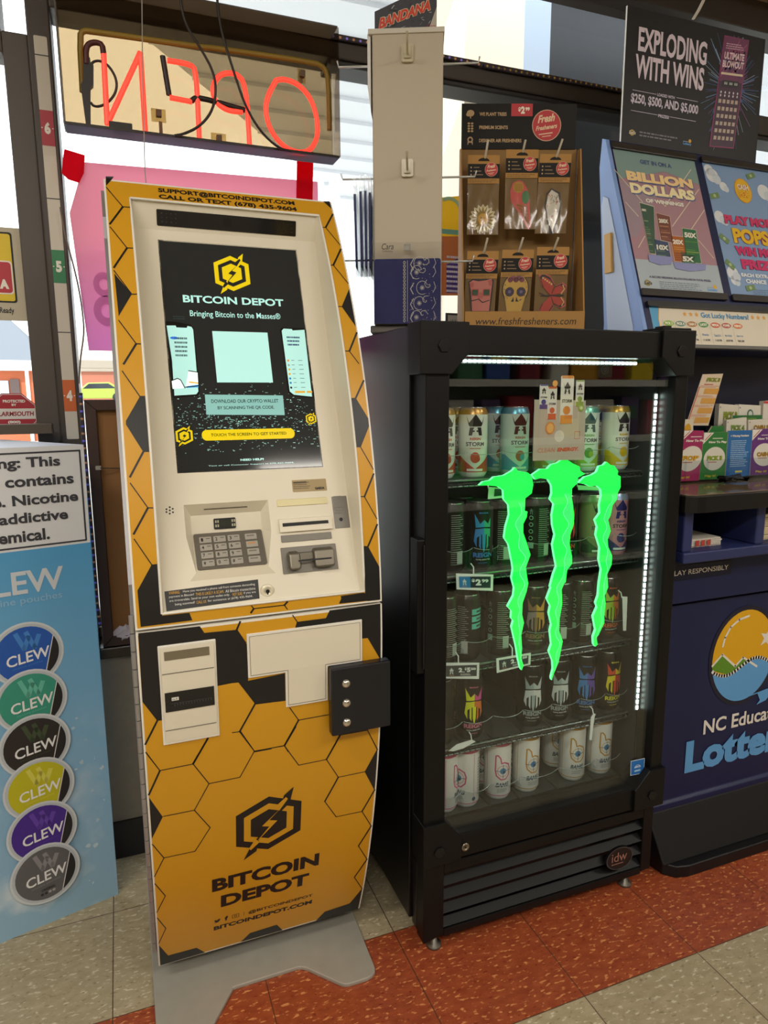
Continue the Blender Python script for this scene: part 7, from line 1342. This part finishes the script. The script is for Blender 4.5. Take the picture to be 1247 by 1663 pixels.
for i, (pts, lab) in enumerate((([(0.189,2.0934),(0.2,2.052),(0.2315,2.01),(0.2568,1.966),(0.2589,1.9209),(0.2459,1.88),(0.2166,1.8468),(0.1815,1.8274),(0.1609,1.8216)], 'black power cord looping down the left of the neon sign'), ([(0.271,2.0956),(0.278,2.0525),(0.2993,1.9821),(0.3246,1.907),(0.3589,1.8545),(0.4022,1.8222),(0.4323,1.8202)], 'black power cord sweeping across the neon letter O'))):
    p0 = pts[0]; path = [Vector((p0[0] - .005, 1.735, 2.40)), Vector((p0[0] - .003, 1.735, 2.2))] + [Vector((a, 1.735, z)) for a, z in pts]; b = MB(); b.tube(smooth(path, 2), .0030, NK); tag(b.build('power_cord'), lab, 'cord', 'cords at the neon sign')
b = MB(); p = [(0.1065,2.0907),(0.0985,1.9414),(0.091,1.733)]; b.tube([Vector((p[0][0] - .002, 1.72, 2.40))] + [Vector((a, 1.72, z)) for a, z in p] + [Vector((p[-1][0] + .003, 1.70, 1.60)), Vector((p[-1][0] + .004, 1.70, 1.20))], .0012, mat('#a9a49a', .5), 5); tag(b.build('hanging_string'), 'thin grey string hanging in front of the neon sign', 'string')
# pink sheet and its tape
ps = MB(); PKM = translucent('pink_sheet', '#f9bdd0', .6, grad=('#efb0e2', 1.36, 1.62)); p = [(-0.039,1.7763),(0.4735,1.7875),(-0.0594,1.3481)]; px1 = .53
ps.prism([(-.058, 1.345), (px1, 1.345), (px1, 1.790), (-.037, 1.776), (-.077, 1.66)], XZ(1.845), -.003, 0, PKM); DK = translucent('ghost_print', '#dba6cf', .65)
for (a, bb), rr in zip([(-0.0224,1.4395),(-0.025,1.5013),(0.0224,1.6699)], (.030, .024, .022)): ring(ps, XZ(1.842), a + .012, bb, rr * .45, rr, DK, .0004, 24, 1.2)
tag(ps.build('window_sheet'), 'pink corrugated sheet taped to the window behind the kiosk screen', 'sign')
RT_ = translucent('red_tape', '#e8203a', .6)
b = MB(); b.prism([(-0.0867,1.7444),(-0.0738,1.7322),(-0.0509,1.7269),(-0.0391,1.7494),(-0.0342,1.7891),(-0.077,1.7977),(-0.082,1.7753)], XZ(1.838), 0, .001, RT_); tag(b.build('tape_piece'), 'square of red tape at the top left of pink sheet', 'tape', 'red tape on the pink sheet')
b = MB(); b.prism([(0.4684,1.7339),(0.5123,1.7341),(0.5177,1.8589),(0.4743,1.8577)], XZ(1.838), 0, .001, RT_); tag(b.build('tape_piece'), 'long strip of red tape at the top right of pink sheet', 'tape', 'red tape on the pink sheet')
# height strip on the post
hs = MB(); M = XZ(1.859); HW = mat('#c6c0b4', .6); hx0, hx1 = -.1238, -.0962
zz_ = lambda v: v
segs = [(-0.1087,2.0381),(-0.112,1.9983),(-0.1162,1.8831),(-0.1147,1.807),(-0.1109,1.6919),(-0.1173,1.5773),(-0.1099,1.5019),(-0.1052,1.3875),(-0.1111,1.2745),(-0.1058,1.1982),(-0.1082,1.13)]
hs.prism(rrect(hx0, segs[10][1], hx1, segs[0][1], .003), M, 0, .0008, HW)
for a, c, n, i0, i1 in (('#a8323f', '6', 0, 2, 3), ('#2a7a50', '5', 0, 5, 6), ('#c4602a', '4', 0, 8, 9)):
    z1_, z0_ = segs[i0][1], segs[i1][1]; rect(hs, M, hx0, z0_, hx1, z1_, mat(a, .5), .0011); zc = (z0_ + z1_) / 2; xc = (hx0 + hx1) / 2
    text(hs, M, c, [(xc - .0065, zc - .013), (xc + .0065, zc + .013)], WTX, .0014, .06); rect(hs, M, hx0 + .001, zc - .001, hx0 + .004, zc + .001, WTX, .0014); rect(hs, M, hx1 - .004, zc - .001, hx1 - .001, zc + .001, WTX, .0014)
for i in (1, 4, 7): rect(hs, M, hx0, segs[i][1] - .001, hx1, segs[i][1] + .001, INK, .0011)
tag(hs.build('height_strip'), 'white height strip with red, green and orange marks on the door post', 'strip')
# framed picture from behind
pf = thing('picture_frame', 'dark framed picture standing backwards on the window sill behind kiosk', 'picture frame', (.15, 1.80, .602))
FB = mat('#3a241c', .5, noise=.2, nscale=25); fx0, fx1, fz0, fz1 = -.076, .33, .604, 1.2265; t = .026
for pts in ([(fx0, fz0), (fx0 + t, fz0 + t), (fx0 + t, fz1 - t), (fx0, fz1)], [(fx0, fz1), (fx0 + t, fz1 - t), (fx1 - t, fz1 - t), (fx1, fz1)], [(fx1, fz1), (fx1 - t, fz1 - t), (fx1 - t, fz0 + t), (fx1, fz0)], [(fx1, fz0), (fx1 - t, fz0 + t), (fx0 + t, fz0 + t), (fx0, fz0)]):
    b = MB(); b.prism(pts, XZ(1.815), 0, .024, FB); b.build('frame_rail', pf, bevel=.002)
b = MB(); b.prism([(fx0 + t - .003, fz0 + t - .003), (fx1 - t, fz0 + t - .003), (fx1 - t, fz1 - t), (fx0 + t - .003, fz1 - t)], XZ(1.815), .002, .010, mat('#8d6236', .8, noise=.08, nscale=30)); b.build('backing_board', pf)
p = [(-0.0545,1.0623),(-0.0021,1.0589)]
b = MB(); b.prism(rrect(p[0][0] - .007, p[0][1] - .005, p[0][0] + .006, p[0][1] + .005, .002), XZ(1.791), 0, .003, mat('#b9b6b0', .3, .7)); b.tube([Vector((p[0][0] + .004, 1.786, p[0][1])), Vector((p[1][0], 1.80, p[1][1] - .001)), Vector((.1, 1.803, p[1][1] - .006))], .0013, mat('#3a3430', .5), 5); b.build('hanging_wire', pf)
# small things at the sill and the window
b = MB(); R_ = random.Random(4); nn = 9; c0 = (-.030, 1.755)
b = MB(); rows_ = []
for i in range(7):
    row = []
    for j in range(14): t_ = 2 * math.pi * j / 14; rr = (.030 * math.sin(math.pi * (i + .4) / 7.2)) * R_.uniform(.6, 1.15); row.append((-.022 + rr * math.cos(t_), 1.802 + rr * .35 * math.sin(t_) - .004, .603 + .008 * i + R_.uniform(0, .006)))
    rows_.append(row)
b.grid(rows_, mat('#cfc6cc', .8), False, True); b.face(rows_[0], mat('#cfc6cc', .8)); b.face(rows_[-1], mat('#cfc6cc', .8)); tag(b.build('crumpled_tissue'), 'crumpled white tissue on the sill beside the yellow kiosk', 'tissue')
b = MB(); p = [(-0.0958,1.6701),(-0.0907,1.6088),(-0.0779,1.547),(-0.0678,1.4785),(-0.0642,1.4086),(-0.0671,1.3758),(-0.078,1.3262),(-0.0861,1.2653)]; b.tube(smooth([Vector((a, 1.84, z)) for a, z in p], 2), .0022, mat('#6d5f55', .6), 6); tag(b.build('loose_cable'), 'brown cord hanging at the left edge of the window', 'cord')
def rope(pts, label, c1, c2, y=1.842):
    P = [Vector((a, y, z)) for a, z in pts]; o = thing('light_rope', label, 'light rope', P[0], 'light ropes round the window'); b = MB(); b.tube(P, .0055, mat('#3b3540', .3), 8); b.build('rope', o)
    b = MB(); n = int(sum((c - a).length for a, c in zip(P, P[1:])) / .018); L = sum((c - a).length for a, c in zip(P, P[1:])); k = 0
    for i in range(n):
        s = (i + .5) / n * L; j = 0
        while j < len(P) - 2 and s > (P[j + 1] - P[j]).length: s -= (P[j + 1] - P[j]).length; j += 1
        q = P[j].lerp(P[j + 1], s / (P[j + 1] - P[j]).length); b.lathe([(0, -.004), (.004, -.002), (.004, .002), (0, .004)], (q.x, q.y - .003, q.z), (c1, c2)[i % 2], 8, caps=False)
    b.build('bulbs', o)
rope([(0.4206,2.1471),(0.5902,2.1426),(0.6858,2.1435),(0.8996,2.1455),(1.0095,2.142)], 'violet and amber light rope under the window beam', mat('#8a78d8', .4, emit=.2), mat('#c08a66', .4, emit=.15))
rope([(1.0174,2.1416),(1.201,2.1432),(1.3974,2.1466),(1.501,2.1458)], 'gold light rope under the right of the window beam', mat('#a8843a', .4, emit=.1), mat('#8d6c2f', .4, emit=.1))
rope([(-0.0844,1.2431),(-0.0852,1.117),(-0.084,0.8549),(-0.0846,0.702),(-0.081,0.6462)], 'blue and amber light rope down the window side behind the pouch display', mat('#5a5ac9', .4, emit=.12), mat('#b0805a', .4, emit=.08))
wp = MB(); M = XZ(1.90); q = [(0.8872,1.5246),(0.9937,1.5295),(0.9891,1.8122),(0.8852,1.7958)]; wp.prism(q, M, 0, .001, translucent('yellow_print', '#e6c84a', .5)); q2 = [(0.8872,1.5246),(0.9937,1.5295),(0.991,1.6987),(0.886,1.6909)]; poly(wp, XZ(1.898), q2, translucent('orange_print', '#c98a6a', .5), .0006); q3 = [(0.9358,1.5339),(0.9894,1.5364),(0.9877,1.6443),(0.9349,1.6147)]; poly(wp, XZ(1.898), q3, translucent('violet_print', '#6f62b8', .5), .0010)
fine_print(wp, XZ(1.898), q3[0][0], q3[0][1], q3[1][0], q3[2][1], 8, mat('#d6d0e2', .5), .0014, 2); rect(wp, XZ(1.898), q[0][0], [(0.9258,1.7007)][0][1], q[1][0], [(0.9257,1.7144)][0][1], translucent('blue_print', '#7fc0d6', .5), .0010); ring(wp, XZ(1.898), q[1][0] - .05, [(0.9553,1.7631)][0][1], .032, .042, translucent('aqua_print', '#a8d0c0', .5), .0008, 20, 1, .3, 2.2)
tag(wp.build('window_poster'), 'yellow, orange and violet poster on the window behind bandana tower', 'poster')
ws = MB(); q = [(0.8872,1.4641),(1.0202,1.4046)]; M = XZ(1.80); ws.prism([(q[0][0], q[1][1] - .12), (q[1][0], q[1][1] - .12), (q[1][0], q[0][1]), (q[0][0], q[0][1])], M, -.004, 0, mat('#2a2624', .5)); rect(ws, M, q[0][0] + .006, q[1][1] - .115, q[1][0] - .006, q[0][1] - .006, mat('#b9b6ae', .6), .0006); t0 = [(0.9013,1.4289),(0.9286,1.4469)]; pfx_text(ws, M, 'WARNING', 'WAR', t0, mat('#3a3a3a', .6), .0010, .0)
o = ws.build('warning_sign'); tag(o, 'small dark framed warning sign between bandana tower and freshener box', 'sign')
b = MB(); b.box(q[0][0] + .02, q[1][0] - .02, 1.796, 1.806, .602, q[1][1] - .115, mat('#2a2624', .5)); b.build('stem', o)
# stickers on the door glass
dk = MB(); M = XZ(1.904); r0 = [(-0.2508,1.4156),(-0.1826,1.6293)]; rx1 = r0[1][0] - .002; dk.prism([(rx1 - .145, r0[0][1]), (rx1 - .006, r0[0][1]), (rx1, r0[1][1]), (rx1 - .145, r0[1][1])], M, 0, .001, mat('#b9b09c', .6))
g0 = [(-0.2471,1.4571),(-0.2097,1.6185)]; dk.prism(rrect(g0[1][0] - .12, g0[0][1], g0[1][0], g0[1][1], .006), M, .001, .0014, INK); dk.prism(rrect(g0[1][0] - .116, g0[0][1] + .004, g0[1][0] - .004, g0[1][1] - .004, .005), M, .0014, .0018, mat('#d9bd22', .5))
g1 = [(-0.2453,1.4767),(-0.2144,1.5533)]; dk.prism(rrect(g1[1][0] - .11, g1[0][1], g1[1][0], g1[1][1], .008), M, .0018, .0022, mat('#e4dcd4', .5)); dk.prism(rrect(g1[1][0] - .107, g1[0][1] + .003, g1[1][0] - .003, g1[1][1] - .003, .007), M, .0022, .0026, mat('#b22a38', .5))
g2 = [(-0.2537,1.491),(-0.2248,1.5177)]; text(dk, M, 'A', [(g1[1][0] - .030, g1[0][1] + .012), (g1[1][0] - .010, g1[0][1] + .034)], WTX, .0030, .08)
g3 = [(-0.2496,1.4289),(-0.2168,1.4461)]; pfx_text(dk, M, 'Ready', 'Ready', [(g3[0][0], g3[0][1]), (g3[1][0] - .002, g3[1][1])], INK, .0014, .02); tag(dk.build('door_sign'), 'beige sign with yellow square and word ready on door glass', 'sign')
al = MB(); oc_ = [(-0.2156,1.2428),(-0.1897,1.2135),(-0.193,1.1733),(-0.2197,1.145)]; cxo = [(-0.2418,1.1941)][0]; hw = max(p[0] for p in oc_) - cxo[0]; zt_ = oc_[0][1]; zb_ = oc_[3][1]; hh_ = (zt_ - zb_) / 2; zc_ = (zt_ + zb_) / 2
octo = lambda k: [(cxo[0] + hw * k * x, zc_ + hh_ * k * z) for x, z in ((.42, 1), (1, .42), (1, -.42), (.42, -1), (-.42, -1), (-1, -.42), (-1, .42), (-.42, 1))]
al.prism(octo(1), M, 0, .001, mat('#a3202f', .5)); poly(al, M, octo(.96), mat('#d9d4d0', .5), .0014); poly(al, M, octo(.93), mat('#a3202f', .5), .0017); q = [(-0.2717,1.1802),(-0.1903,1.2058)]; rect(al, M, cxo[0] - hw * .97, q[0][1], cxo[0] + hw * .97, q[1][1], mat('#d3cfc9', .5), .0020)
text(al, M, 'PROTECTED', [(-0.2621,1.2203),(-0.2133,1.2272)], WTX, .0024, .04); text(al, M, 'BY', [(-0.2438,1.2122),(-0.2329,1.2176)], WTX, .0024, .04); sfx_text(al, M, 'ALARMSOUTH', 'ARMSOUTH', [(-0.2688,1.1875),(-0.1962,1.1988)], mat('#8d2030', .5), .0024, .03, .12); text(al, M, '(800)', [(-0.255,1.1683),(-0.2276,1.1764)], WTX, .0024, .04)
tag(al.build('alarm_sticker'), 'red octagonal alarm company sticker on the door glass above push bar', 'sticker')
